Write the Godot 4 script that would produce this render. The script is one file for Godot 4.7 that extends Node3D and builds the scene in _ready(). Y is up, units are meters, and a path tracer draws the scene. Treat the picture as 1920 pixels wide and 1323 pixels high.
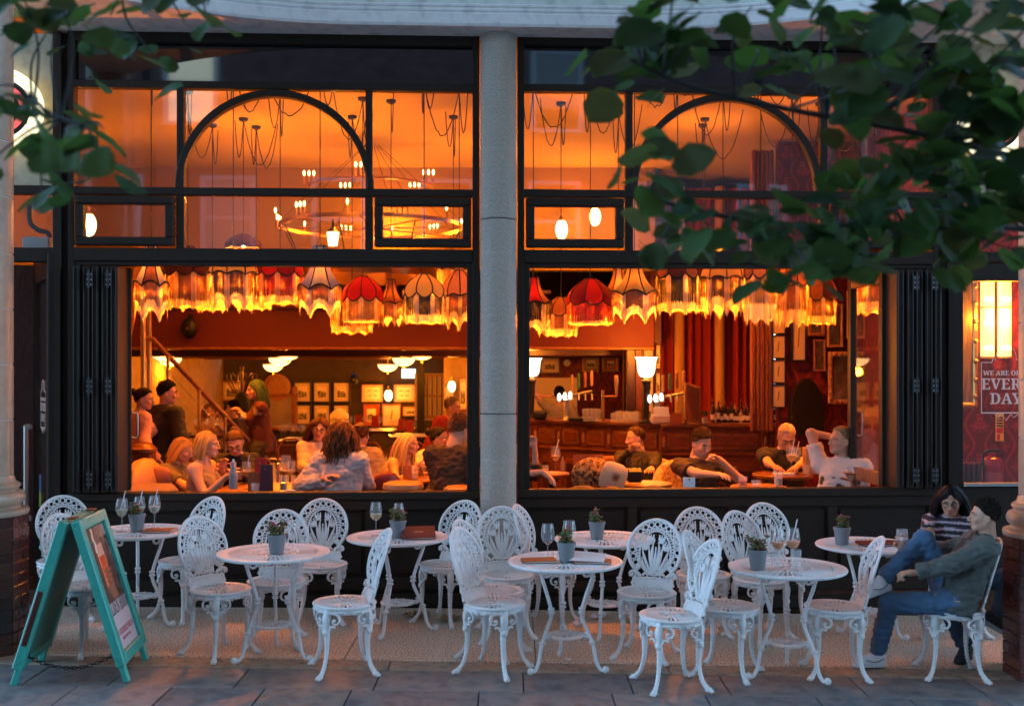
extends Node3D
# Victorian shopfront bar at dusk. Camera at the origin's x/z, 1.95 m up, looking along -Z. Units metres.
const F := 2000.0
const EYE := 1.95
const HZ := 690.0
var rng := RandomNumberGenerator.new()
var mats := {}
var texs := {}
var names := {}
var Tf: Transform3D          # the shopfront's own axes: x along it, y up, z towards the street

func _ready():
	rng.seed = 7
	var cam := Camera3D.new(); cam.name = "camera"
	cam.projection = Camera3D.PROJECTION_FRUSTUM
	cam.near = 0.05; cam.far = 200.0
	cam.size = 2.0 * 0.05 * (661.5 / F)
	cam.frustum_offset = Vector2(0, 0.05 * (HZ - 661.5) / F)
	cam.position = Vector3(0, EYE, 0)
	add_child(cam); cam.current = true
	var we := WorldEnvironment.new(); we.name = "world_environment"
	var env := Environment.new()
	env.background_mode = Environment.BG_SKY
	var sky := Sky.new(); var sm := ProceduralSkyMaterial.new()
	sm.sky_top_color = Color(0.50, 0.72, 0.93); sm.sky_horizon_color = Color(0.70, 0.81, 0.90); sm.sky_curve = 0.18
	sm.ground_bottom_color = Color(0.10, 0.10, 0.11); sm.ground_horizon_color = Color(0.30, 0.32, 0.36)
	sm.sun_angle_max = 1.0
	sky.sky_material = sm; env.sky = sky
	env.background_energy_multiplier = SKY_E
	env.tonemap_mode = Environment.TONE_MAPPER_LINEAR
	env.tonemap_exposure = 2.2
	env.sdfgi_enabled = true; env.ssao_enabled = true; env.ssil_enabled = true
	var ca := CameraAttributesPhysical.new()
	ca.frustum_focal_length = 35.0; ca.frustum_focus_distance = 7.6; ca.exposure_aperture = 2.4
	we.camera_attributes = ca
	we.environment = env; add_child(we)
	var dusk_sky_light := DirectionalLight3D.new(); dusk_sky_light.name = "dusk_sky_light"  # weak wide-angle light standing for the bright dusk sky
	dusk_sky_light.light_energy = 0.03; dusk_sky_light.light_color = Color(0.85, 0.92, 1.0); dusk_sky_light.light_angular_distance = 60.0; dusk_sky_light.shadow_enabled = true
	dusk_sky_light.rotation_degrees = Vector3(-62, 12, 0); add_child(dusk_sky_light)
	Tf = Transform3D(Basis(Vector3.UP, deg_to_rad(2.6)), Vector3(0, 0, -8.66))
	make_materials()
	build_ground()
	build_facade()
	build_street_behind()
	build_room()
	build_bar()
	build_lamps()
	build_terrace()
	build_inside_furniture()
	build_people()
	build_branches()

const SKY_E := 4.4

# ---------------------------------------------------------------- placing
func P(px: float, py: float, d: float) -> Vector3:
	return Vector3((px - 960.0) * d / F, EYE + (HZ - py) * d / F, -d)
func PX(px: float, d: float) -> float:
	return (px - 960.0) * d / F
func HY(py: float, d: float) -> float:
	return EYE + (HZ - py) * d / F
func FP(px: float, py: float, z := 0.0) -> Vector3:
	var inv := Tf.affine_inverse()
	var o := inv * Vector3(0, EYE, 0)
	var d := inv.basis * Vector3((px - 960.0) / F, (HZ - py) / F, -1)
	return o + d * ((z - o.z) / d.z)
func gy(x: float) -> float:
	return -0.015 * x
# ---------------------------------------------------------------- nodes
func numbered(called: String) -> String:
	if not names.has(called):
		names[called] = 0
		return called
	names[called] += 1
	return "%s_%03d" % [called, names[called]]
func tag(o: Node3D, label := "", category := "", group := "", kind := ""):
	if label: o.set_meta("label", label)
	if category: o.set_meta("category", category)
	if group: o.set_meta("group", group)
	if kind: o.set_meta("kind", kind)
	return o
func thing(called: String, label: String, category: String, xf := Transform3D(), group := "") -> Node3D:
	var o := Node3D.new(); o.name = numbered(called); add_child(o); o.transform = xf
	tag(o, label, category, group)
	return o
func part(called: String, mb, m: Material, parent: Node3D, xf := Transform3D(), kind := "") -> MeshInstance3D:
	var o := MeshInstance3D.new(); o.name = called
	o.mesh = mb if mb is Mesh else mb.mesh()
	o.material_override = m; o.transform = xf
	parent.add_child(o, true)
	if kind: o.set_meta("kind", kind)
	return o
func solo(called: String, label: String, category: String, mb, m: Material, xf := Transform3D(), group := "") -> MeshInstance3D:
	var o := MeshInstance3D.new(); o.name = numbered(called)
	o.mesh = mb if mb is Mesh else mb.mesh()
	o.material_override = m; o.transform = xf
	add_child(o); tag(o, label, category, group)
	return o
func struct(called: String, mb, m: Material, xf := Transform3D(), kind := "structure") -> MeshInstance3D:
	var o := MeshInstance3D.new(); o.name = numbered(called)
	o.mesh = mb if mb is Mesh else mb.mesh()
	o.material_override = m; o.transform = xf
	add_child(o); o.set_meta("kind", kind)
	return o
func dup(root: Node3D, xf: Transform3D, label := "", group := "") -> Node3D:
	var base := String(root.name).rstrip("0123456789").rstrip("_")
	var r: Node3D = root.duplicate(); r.name = numbered(base); add_child(r); r.transform = xf
	if label: r.set_meta("label", label)
	if group: r.set_meta("group", group)
	return r
func at(p: Vector3, yaw := 0.0, s := 1.0) -> Transform3D:
	return Transform3D(Basis(Vector3.UP, yaw).scaled(Vector3(s, s, s)), p)
func omni(parent: Node3D, p: Vector3, energy: float, col: Color, size := 0.03):
	var l := OmniLight3D.new(); l.name = "glow"
	l.light_energy = energy; l.light_color = col; l.omni_range = 14.0; l.omni_attenuation = 2.0
	l.light_size = size; l.shadow_enabled = true; l.position = p
	parent.add_child(l, true)
# ---------------------------------------------------------------- mesh builder
class MB:
	var v := PackedVector3Array(); var n := PackedVector3Array(); var c := PackedColorArray(); var uv := PackedVector2Array(); var ix := PackedInt32Array()
	var col := Color.WHITE
	func vert(p: Vector3, nn: Vector3, t := Vector2.ZERO) -> int:
		v.append(p); n.append(nn); c.append(col); uv.append(t)
		return v.size() - 1
	func tri(a: int, b: int, d: int):
		var g := (v[b] - v[a]).cross(v[d] - v[a])
		if g.dot(n[a] + n[b] + n[d]) > 0.0: ix.append_array([a, d, b])
		else: ix.append_array([a, b, d])
	func face(a: Vector3, b: Vector3, d: Vector3, e: Vector3, nn: Vector3, uvs := true):
		var i := vert(a, nn, Vector2(0, 1)); vert(b, nn, Vector2(1, 1)); vert(d, nn, Vector2(1, 0)); vert(e, nn, Vector2(0, 0))
		tri(i, i + 1, i + 2); tri(i, i + 2, i + 3)
	func poly3(a: Vector3, b: Vector3, d: Vector3, nn: Vector3):
		var i := vert(a, nn); vert(b, nn); vert(d, nn); tri(i, i + 1, i + 2)
	func box(ctr: Vector3, size: Vector3, bev := 0.0, B := Basis()):
		var h := size * 0.5
		if bev <= 0.0:
			for k in 3:
				for s: float in [-1.0, 1.0]:
					var nn := Vector3.ZERO; nn[k] = s
					var i := (k + 1) % 3; var j := (k + 2) % 3
					var q := []
					for e in [[-1, -1], [1, -1], [1, 1], [-1, 1]]:
						var p := Vector3.ZERO; p[k] = s * h[k]; p[i] = e[0] * h[i]; p[j] = e[1] * h[j]
						q.append(ctr + B * p)
					face(q[0], q[1], q[2], q[3], (B * nn).normalized())
			return
		bev = minf(bev, minf(h.x, minf(h.y, h.z)) * 0.9)
		for k in 3:
			var i := (k + 1) % 3; var j := (k + 2) % 3
			for s: float in [-1.0, 1.0]:
				var nn := Vector3.ZERO; nn[k] = s
				var q := []
				for e in [[-1, -1], [1, -1], [1, 1], [-1, 1]]:
					var p := Vector3.ZERO; p[k] = s * h[k]; p[i] = e[0] * (h[i] - bev); p[j] = e[1] * (h[j] - bev)
					q.append(ctr + B * p)
				face(q[0], q[1], q[2], q[3], (B * nn).normalized())
			for si: float in [-1.0, 1.0]:
				for sj: float in [-1.0, 1.0]:
					var nn := Vector3.ZERO; nn[i] = si; nn[j] = sj
					var q := []
					for e in [[-1, 0], [1, 0], [1, 1], [-1, 1]]:
						var p := Vector3.ZERO; p[k] = e[0] * (h[k] - bev)
						p[i] = si * (h[i] - (bev if e[1] == 1 else 0.0)); p[j] = sj * (h[j] - (0.0 if e[1] == 1 else bev))
						q.append(ctr + B * p)
					face(q[0], q[1], q[2], q[3], (B * nn).normalized())
		for sx: float in [-1.0, 1.0]:
			for sy: float in [-1.0, 1.0]:
				for sz: float in [-1.0, 1.0]:
					var s := Vector3(sx, sy, sz); var q := []
					for k in 3:
						var p := s * (h - Vector3.ONE * bev); p[k] = s[k] * h[k]
						q.append(ctr + B * p)
					poly3(q[0], q[1], q[2], (B * s).normalized())
	func bar(a: Vector3, b: Vector3, w: float, d: float, bev := 0.0, up := Vector3.UP):
		var y := (b - a).normalized(); var x := y.cross(up)
		if x.length() < 0.01: x = y.cross(Vector3.RIGHT)
		x = x.normalized(); var z := x.cross(y).normalized()
		box((a + b) * 0.5, Vector3(w, a.distance_to(b), d), bev, Basis(x, y, z))
	# a smooth skin over rows of points (each row as long as the others)
	func skin(rows: Array, close := false, flip := 1.0):
		var nu: int = rows[0].size(); var nr := rows.size(); var i0 := v.size()
		for r in nr:
			var ra: PackedVector3Array = rows[maxi(r - 1, 0)]; var rb: PackedVector3Array = rows[mini(r + 1, nr - 1)]; var rr: PackedVector3Array = rows[r]
			for u in nu:
				var ua := (u - 1 + nu) % nu if close else maxi(u - 1, 0)
				var ub := (u + 1) % nu if close else mini(u + 1, nu - 1)
				var g := (rr[ub] - rr[ua]).cross(rb[u] - ra[u]) * flip
				v.append(rr[u]); n.append(g.normalized() if g.length_squared() > 1e-16 else Vector3.UP); c.append(col)
				uv.append(Vector2(float(u) / maxi(nu - 1, 1), float(r) / maxi(nr - 1, 1)))
		for r in nr - 1:
			for u in (nu if close else nu - 1):
				var a := i0 + r * nu + u; var b := i0 + r * nu + (u + 1) % nu
				var d := a + nu; var e := b + nu
				if flip > 0: ix.append_array([a, d, b, b, d, e])
				else: ix.append_array([a, b, d, b, e, d])
	func tube(pts: Array, rad, sides := 6, caps := true, flat := 1.0, up := Vector3(0.13, 0.98, 0.21)):
		var m := pts.size(); var rows := []
		var x := Vector3.ZERO
		for i in m:
			var t: Vector3 = (pts[mini(i + 1, m - 1)] - pts[maxi(i - 1, 0)]).normalized()
			if i == 0:
				x = t.cross(up)
				if x.length() < 0.05: x = t.cross(Vector3.RIGHT)
				x = x.normalized()
			else:
				x = (x - t * x.dot(t)).normalized()
			var y := t.cross(x)
			var r: float = rad if rad is float else rad[i]
			var row := PackedVector3Array()
			for s in sides:
				var a := TAU * s / sides
				row.append(pts[i] + (x * cos(a) + y * sin(a) * flat) * r)
			rows.append(row)
		skin(rows, true, 1.0)
		if caps:
			for e in [0, m - 1]:
				var nn: Vector3 = ((pts[0] - pts[1]) if e == 0 else (pts[m - 1] - pts[m - 2])).normalized()
				var i := vert(pts[e], nn)
				for p in rows[e]: vert(p, nn)
				for s in sides: tri(i, i + 1 + s, i + 1 + (s + 1) % sides)
	func lathe(prof: Array, segs := 16, xf := Transform3D(), smooth := false, a0 := 0.0, a1 := TAU):
		var full := a1 - a0 > TAU - 0.001
		if smooth:
			var rows := []
			for p in prof:
				var row := PackedVector3Array()
				for s in (segs if full else segs + 1):
					var a := a0 + (a1 - a0) * s / segs
					row.append(xf * Vector3(p.x * cos(a), p.y, p.x * sin(a)))
				rows.append(row)
			skin(rows, full, -1.0)
			return
		for k in prof.size() - 1:
			var p: Vector2 = prof[k]; var q: Vector2 = prof[k + 1]
			var d := (q - p).normalized(); var i0 := v.size()
			for s in segs + 1:
				var a := a0 + (a1 - a0) * s / segs
				var nn := (xf.basis * Vector3(d.y * cos(a), -d.x, d.y * sin(a))).normalized()
				vert(xf * Vector3(p.x * cos(a), p.y, p.x * sin(a)), nn, Vector2(float(s) / segs, 0)); vert(xf * Vector3(q.x * cos(a), q.y, q.x * sin(a)), nn, Vector2(float(s) / segs, 1))
			for s in segs:
				var i := i0 + s * 2
				if p.x > 0.0001: tri(i, i + 1, i + 2)
				if q.x > 0.0001: tri(i + 1, i + 2, i + 3)
	func ell(ctr: Vector3, r: Vector3, B := Basis(), nu := 12, nv := 8):
		var rows := []
		for j in nv + 1:
			var b := PI * j / nv - PI / 2; var row := PackedVector3Array()
			for i in nu:
				var a := TAU * i / nu
				row.append(ctr + B * (Vector3(cos(b) * cos(a), sin(b), cos(b) * sin(a)) * r))
			rows.append(row)
		skin(rows, true, -1.0)
	func add(o: MB, xf := Transform3D(), tint := Color.WHITE):
		var i0 := v.size(); var nb := xf.basis.inverse().transposed()
		var mirrored := xf.basis.determinant() < 0
		for i in o.v.size():
			v.append(xf * o.v[i]); n.append((nb * o.n[i]).normalized()); c.append(o.c[i] * tint); uv.append(o.uv[i])
		for k in range(0, o.ix.size(), 3):
			if mirrored: ix.append_array([o.ix[k] + i0, o.ix[k + 2] + i0, o.ix[k + 1] + i0])
			else: ix.append_array([o.ix[k] + i0, o.ix[k + 1] + i0, o.ix[k + 2] + i0])
	func mesh() -> ArrayMesh:
		var a := []; a.resize(Mesh.ARRAY_MAX)
		a[Mesh.ARRAY_VERTEX] = v; a[Mesh.ARRAY_NORMAL] = n; a[Mesh.ARRAY_COLOR] = c; a[Mesh.ARRAY_TEX_UV] = uv; a[Mesh.ARRAY_INDEX] = ix
		var m := ArrayMesh.new()
		if ix.size(): m.add_surface_from_arrays(Mesh.PRIMITIVE_TRIANGLES, a)
		return m
func bx(ctr: Vector3, size: Vector3, bev := 0.0, B := Basis()) -> MB:
	var m := MB.new(); m.box(ctr, size, bev, B); return m
func lt(prof: Array, segs := 16, smooth := false) -> MB:
	var m := MB.new(); m.lathe(prof, segs, Transform3D(), smooth); return m
func curve(pts: Array, steps: int) -> Array:
	# Catmull-Rom through the points (Vector2 or Vector3)
	var out := []; var k := pts.size()
	for i in k - 1:
		var a = pts[maxi(i - 1, 0)]; var b = pts[i]; var c = pts[i + 1]; var d = pts[mini(i + 2, k - 1)]
		for s in steps:
			var t := float(s) / steps
			out.append(b.cubic_interpolate(c, a, d, t))
	out.append(pts[k - 1])
	return out
# ---------------------------------------------------------------- materials
func C(r: float, g: float, b: float, a := 1.0) -> Color:
	var q := Color(r, g, b).linear_to_srgb(); q.a = a
	return q
func mat(key: String, col: Color, rough := 0.7, metal := 0.0) -> StandardMaterial3D:
	if mats.has(key): return mats[key]
	var m := StandardMaterial3D.new(); m.resource_name = key
	m.albedo_color = col; m.roughness = rough; m.metallic = metal
	mats[key] = m
	return m
func vc(key: String, rough := 0.7, metal := 0.0) -> StandardMaterial3D:
	var m := mat(key, Color.WHITE, rough, metal); m.vertex_color_use_as_albedo = true
	return m
func ntex(key: String, freq: float, stops: Array, sd := 1, size := 256, kind := FastNoiseLite.TYPE_SIMPLEX_SMOOTH, octaves := 4, bump := 0.0) -> NoiseTexture2D:
	if texs.has(key): return texs[key]
	var t := NoiseTexture2D.new(); t.width = size; t.height = size; t.seamless = true
	var f := FastNoiseLite.new(); f.noise_type = kind; f.frequency = freq; f.seed = sd; f.fractal_octaves = octaves
	t.noise = f
	if bump > 0.0:
		t.as_normal_map = true; t.bump_strength = bump
	elif stops:
		var g := Gradient.new(); var offs := PackedFloat32Array(); var cols := PackedColorArray()
		for s in stops: offs.append(s[0]); cols.append(s[1])
		g.offsets = offs; g.colors = cols; t.color_ramp = g
	texs[key] = t
	return t
func grain(m: StandardMaterial3D, tex: Texture2D, scale: float, norm: Texture2D = null, nscale := 0.5, world := false):
	m.albedo_texture = tex; m.uv1_triplanar = true; m.uv1_world_triplanar = world
	m.uv1_scale = Vector3(scale, scale, scale)
	if norm:
		m.normal_enabled = true; m.normal_texture = norm; m.normal_scale = nscale
	return m
func G(a: float) -> Color: return Color(a, a, a)
func make_materials():
	var dirt := ntex("dirt", 0.012, [[0.0, G(0.82)], [0.35, G(0.95)], [0.6, G(1.0)], [1.0, G(0.92)]], 3, 512)
	var fine := ntex("fine", 0.05, [[0.0, G(0.8)], [0.5, G(1.0)], [1.0, G(0.86)]], 4)
	var nfine := ntex("nfine", 0.06, [], 5, 256, FastNoiseLite.TYPE_SIMPLEX_SMOOTH, 3, 4.0)
	var ncoarse := ntex("ncoarse", 0.02, [], 6, 256, FastNoiseLite.TYPE_SIMPLEX_SMOOTH, 5, 6.0)
	var speck := ntex("speck", 0.11, [[0.0, Color(0.16, 0.13, 0.11)], [0.22, Color(0.34, 0.28, 0.24)], [0.30, Color(0.80, 0.74, 0.68)], [0.7, Color(1, 0.93, 0.86)], [1.0, Color(0.9, 0.72, 0.6)]], 8, 512, FastNoiseLite.TYPE_SIMPLEX, 2)
	grain(mat("terrazzo", C(0.84, 0.82, 0.76), 0.55), speck, 0.9, null, 0.5, true)
	var gran := ntex("gran", 0.16, [[0.0, G(0.45)], [0.35, G(0.74)], [0.5, G(0.95)], [1.0, Color(1, 0.94, 0.87)]], 9, 512, FastNoiseLite.TYPE_SIMPLEX, 3)
	grain(mat("granite", C(0.56, 0.51, 0.44), 0.75), gran, 1.2, nfine, 0.6)
	var flag := ntex("flag", 0.010, [[0.0, Color(0.72, 0.72, 0.72)], [0.4, Color(0.88, 0.88, 0.88)], [0.6, Color(1, 0.98, 0.95)], [0.8, Color(0.95, 0.90, 0.85)], [1.0, Color(0.78, 0.78, 0.77)]], 10, 512)
	for k in 4:
		var cc: Color = [C(0.20, 0.205, 0.215), C(0.24, 0.235, 0.24), C(0.22, 0.20, 0.19), C(0.175, 0.185, 0.20)][k]
		grain(mat("flag%d" % k, cc, 0.5), flag, 0.9, ncoarse, 0.35, true)
	mat("mortar", C(0.10, 0.10, 0.10), 0.9)
	grain(mat("border_stone", C(0.38, 0.31, 0.24), 0.7), flag, 1.3, ncoarse, 0.4, true)
	grain(mat("paint_black", C(0.036, 0.026, 0.020), 0.5), fine, 2.0, nfine, 0.06)
	grain(mat("paint_panel", C(0.032, 0.023, 0.018), 0.6), fine, 2.0, nfine, 0.08)
	grain(mat("fascia", C(0.78, 0.77, 0.76), 0.6), dirt, 0.8, nfine, 0.1)
	grain(mat("fascia_wall", C(0.66, 0.70, 0.64), 0.7), dirt, 0.7, nfine, 0.1)
	grain(mat("cream_render", C(0.48, 0.42, 0.30), 0.8), dirt, 0.8)
	grain(mat("terracotta", C(0.42, 0.30, 0.21), 0.32), dirt, 1.2, nfine, 0.15)
	for k in 4:
		grain(mat("glazed%d" % k, [C(0.12, 0.028, 0.020), C(0.15, 0.036, 0.025), C(0.095, 0.022, 0.018), C(0.135, 0.045, 0.03)][k], 0.2), fine, 3.0, ncoarse, 0.18)
	grain(mat("grout", C(0.33, 0.27, 0.23), 0.9), fine, 3.0)
	var rust := ntex("wear", 0.02, [[0.0, Color(0.55, 0.45, 0.36)], [0.13, Color(0.86, 0.83, 0.78)], [0.2, G(0.98)], [1.0, G(1.0)]], 12, 512)
	grain(mat("white_iron", C(0.80, 0.80, 0.79), 0.38), rust, 1.7, nfine, 0.12)
	var teal := ntex("tealwear", 0.014, [[0.0, Color(0.45, 0.42, 0.33)], [0.13, Color(0.7, 0.75, 0.66)], [0.2, G(0.93)], [1.0, G(1.0)]], 14, 512)
	grain(mat("teal", C(0.045, 0.42, 0.335), 0.42), teal, 2.2, nfine, 0.15)
	for k in ["paint_black", "paint_panel"]: mats[k].metallic_specular = 0.25
	mat("teal_dark", C(0.02, 0.17, 0.13), 0.6)
	mat("steel", C(0.55, 0.54, 0.52), 0.3, 1.0)
	mat("black_metal", C(0.015, 0.015, 0.016), 0.4, 0.3)
	mat("brass", C(0.62, 0.38, 0.12), 0.28, 1.0)
	mat("rubber", C(0.02, 0.02, 0.02), 0.8)
	var wood := ntex("wood", 0.02, [[0.0, Color(0.55, 0.42, 0.34)], [0.4, Color(0.85, 0.78, 0.72)], [0.65, Color(1, 1, 1)], [1.0, Color(0.7, 0.58, 0.5)]], 15, 512)
	var wm := StandardMaterial3D.new()
	for w in [["wood_red", C(0.28, 0.085, 0.03), 0.35], ["wood_dark", C(0.085, 0.026, 0.013), 0.35], ["wood_mid", C(0.38, 0.16, 0.055), 0.4], ["wood_light", C(0.55, 0.33, 0.15), 0.45]]:
		var m = grain(mat(w[0], w[1], w[2]), wood, 1.0); m.uv1_scale = Vector3(7, 0.6, 7)
		var h := mat(w[0] + "_h", w[1], w[2]); grain(h, wood, 1.0); h.uv1_scale = Vector3(0.6, 7, 7)
	mat("ceiling", C(0.37, 0.27, 0.055), 0.85)
	grain(mat("wall_ochre", C(0.42, 0.29, 0.09), 0.85), dirt, 0.4)
	grain(mat("wall_dark", C(0.055, 0.040, 0.036), 0.8), dirt, 0.4)
	mat("beam_red", C(0.125, 0.012, 0.008), 0.6)
	grain(mat("floor_wood", C(0.10, 0.045, 0.02), 0.4), wood, 0.8)
	var g := mat("pane", Color(1, 1, 1, 0.008), 0.02); g.transparency = BaseMaterial3D.TRANSPARENCY_ALPHA
	g = mat("glassware", Color(1, 1, 1, 0.03), 0.02); g.refraction_enabled = true; g.refraction_scale = 0.04; g.transparency = BaseMaterial3D.TRANSPARENCY_ALPHA
	g = mat("thin_glass", Color(1, 1, 1, 0.10), 0.03); g.transparency = BaseMaterial3D.TRANSPARENCY_ALPHA
	mat("spandrel", C(0.004, 0.004, 0.005), 0.04).metallic_specular = 0.7
	mat("pot", C(0.20, 0.215, 0.23), 0.6)
	mat("soil", C(0.03, 0.02, 0.015), 0.95)
	mat("paper", C(0.75, 0.74, 0.76), 0.8)
	mat("menu_red", C(0.11, 0.014, 0.02), 0.55)
	mat("menu_tan", C(0.33, 0.095, 0.03), 0.55)
	mat("leather_tan", C(0.50, 0.21, 0.06), 0.45)
	mat("kraft", C(0.42, 0.25, 0.13), 0.9)
	vc("vc", 0.75); vc("vc_gloss", 0.3); vc("skin", 0.5); vc("cloth", 0.9); vc("hair", 0.62).metallic_specular = 0.3
# ================================================================ ground and shopfront
func slope_sheet(x0: float, x1: float, z0: float, z1: float, y: float) -> MB:
	var m := MB.new()
	m.face(Vector3(x0, gy(x0) + y, z0), Vector3(x1, gy(x1) + y, z0), Vector3(x1, gy(x1) + y, z1), Vector3(x0, gy(x0) + y, z1), Vector3.UP)
	return m
func build_ground():
	var m := MB.new()
	m.box(Vector3(0, -0.30, -20), Vector3(120, 0.2, 120))
	struct("ground", m, mats["mortar"])
	var B := Basis(Vector3(0, 0, 1), -0.015)
	# terrazzo forecourt in big slabs with open joints
	var ter := struct("forecourt", bx(Vector3(0, -0.115, -7.86), Vector3(7.8, 0.2, 1.56), 0.0, B), mats["mortar"])
	var xs := [-3.7, -1.12, 0.16, 1.92, 3.7]
	for i in 4:
		var w: float = xs[i + 1] - xs[i] - 0.006
		var xc: float = (xs[i] + xs[i + 1]) * 0.5
		part("terrazzo_slab", bx(Vector3(xc, gy(xc) - 0.02, -7.86), Vector3(w, 0.04, 1.53), 0.003, B), mats["terrazzo"], ter)
	var kerb := struct("edging", bx(Vector3(0, -0.07, -6.98), Vector3(8.4, 0.08, 0.21), 0.0, B), mats["mortar"])
	var x := -4.0
	while x < 4.0:
		var w := rng.randf_range(1.2, 1.9)
		part("edging_stone", bx(Vector3(x + w * 0.5, gy(x + w * 0.5) - 0.028, -6.982), Vector3(w - 0.006, 0.05, 0.205), 0.005, B), mats["border_stone"], kerb)
		x += w
	var pave := struct("pavement", slope_sheet(-9, 9, -6.87, 2.2, -0.03), mats["mortar"])
	var z := -6.868; var row := 0
	while z < 1.6:
		var d: float = [0.42, 0.52, 0.38, 0.60][row % 4]
		x = -4.6 + [0.0, 0.34, 0.14, 0.47][row % 4]
		var far := z + d < -4.6
		while x < 4.6:
			var w := rng.randf_range(0.5, 0.92)
			if far:
				part("paving_slab", bx(Vector3(x + w * 0.5, gy(x + w * 0.5) - 0.022 + rng.randf_range(-0.002, 0.002), z + d * 0.5), Vector3(w - 0.008, 0.03, d - 0.008), 0.004, B), mats["flag%d" % rng.randi_range(0, 3)], pave)
			x += w
		z += d
	# the nearer pavement, out of the frame, as one joined surface
	var near := MB.new(); z = -5.0; row = 0
	while z < 2.0:
		x = -7.0 + (row % 3) * 0.23
		while x < 7.0:
			near.box(Vector3(x + 0.4, gy(x + 0.4) - 0.026, z + 0.3), Vector3(0.79, 0.03, 0.59), 0.004, B)
			x += 0.8
		z += 0.6; row += 1
	part("paving", near, mats["flag0"], pave, Transform3D(), "stuff")
	struct("carriageway", slope_sheet(-30, 30, 2.2, 7.0, -0.12), mat("asphalt", C(0.05, 0.05, 0.052), 0.9))
	# litter on the forecourt
	for l in [[782, 1160, 0.10, "kraft", "torn brown paper bag lying under the table behind the burgundy menu"], [846, 1166, 0.10, "kraft", "crumpled brown paper bag beside the burgundy menu table's right foot"], [1125, 1158, 0.07, "paper", "crumpled white napkin near the wall behind the paper menu table"], [1186, 1160, 0.05, "paper", "flat white scrap of paper at the foot of the panelled wall"], [1064, 1238, 0.03, "paper", "tiny white scrap of tissue near the front table's leg"]]:
		var g := MB.new(); var rows := []
		var fx := FastNoiseLite.new(); fx.seed = int(l[0]); fx.frequency = 9.0
		for j in 9:
			var r := PackedVector3Array()
			for i in 11:
				var u: float = (i / 10.0 - 0.5) * l[2] * 1.9; var w: float = (j / 8.0 - 0.5) * l[2]
				r.append(Vector3(u, 0.012 + absf(fx.get_noise_2d(u, w)) * l[2] * 0.9, w))
			rows.append(r)
		g.skin(rows, false, -1.0)
		var d: float = F * EYE / (l[1] - HZ)
		var p := P(l[0], l[1], d); p.y = gy(p.x) + 0.002
		solo("litter", l[4], "litter", g, mats[l[3]], at(p, l[0]))

func fbox(x0: float, x1: float, y0: float, y1: float, z0: float, z1: float, bev := 0.004) -> MB:
	return bx(Vector3((x0 + x1) * 0.5, (y0 + y1) * 0.5, (z0 + z1) * 0.5), Vector3(absf(x1 - x0), absf(y1 - y0), absf(z1 - z0)), bev)

func arch_mb(cx: float, cy: float, r0: float, r1: float, z0: float, z1: float) -> MB:
	var m := MB.new(); var prof := [Vector2(r0, z0), Vector2(r1 - 0.006, z0), Vector2(r1, z0 + 0.006), Vector2(r1, z1 - 0.008), Vector2(r1 - 0.008, z1), Vector2(r0 + 0.012, z1), Vector2(r0, z1 - 0.012), Vector2(r0, z0)]
	for k in prof.size() - 1:
		var p: Vector2 = prof[k]; var q: Vector2 = prof[k + 1]; var d := (q - p).normalized()
		for s in 40:
			var a := PI * s / 40; var b := PI * (s + 1) / 40
			var na := Vector3(d.y * cos(a), d.y * sin(a), -d.x); var nb := Vector3(d.y * cos(b), d.y * sin(b), -d.x)
			var i := m.vert(Vector3(cx + p.x * cos(a), cy + p.x * sin(a), p.y), na); m.vert(Vector3(cx + q.x * cos(a), cy + q.x * sin(a), q.y), na)
			m.vert(Vector3(cx + p.x * cos(b), cy + p.x * sin(b), p.y), nb); m.vert(Vector3(cx + q.x * cos(b), cy + q.x * sin(b), q.y), nb)
			m.tri(i, i + 1, i + 2); m.tri(i + 1, i + 2, i + 3)
	return m

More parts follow.
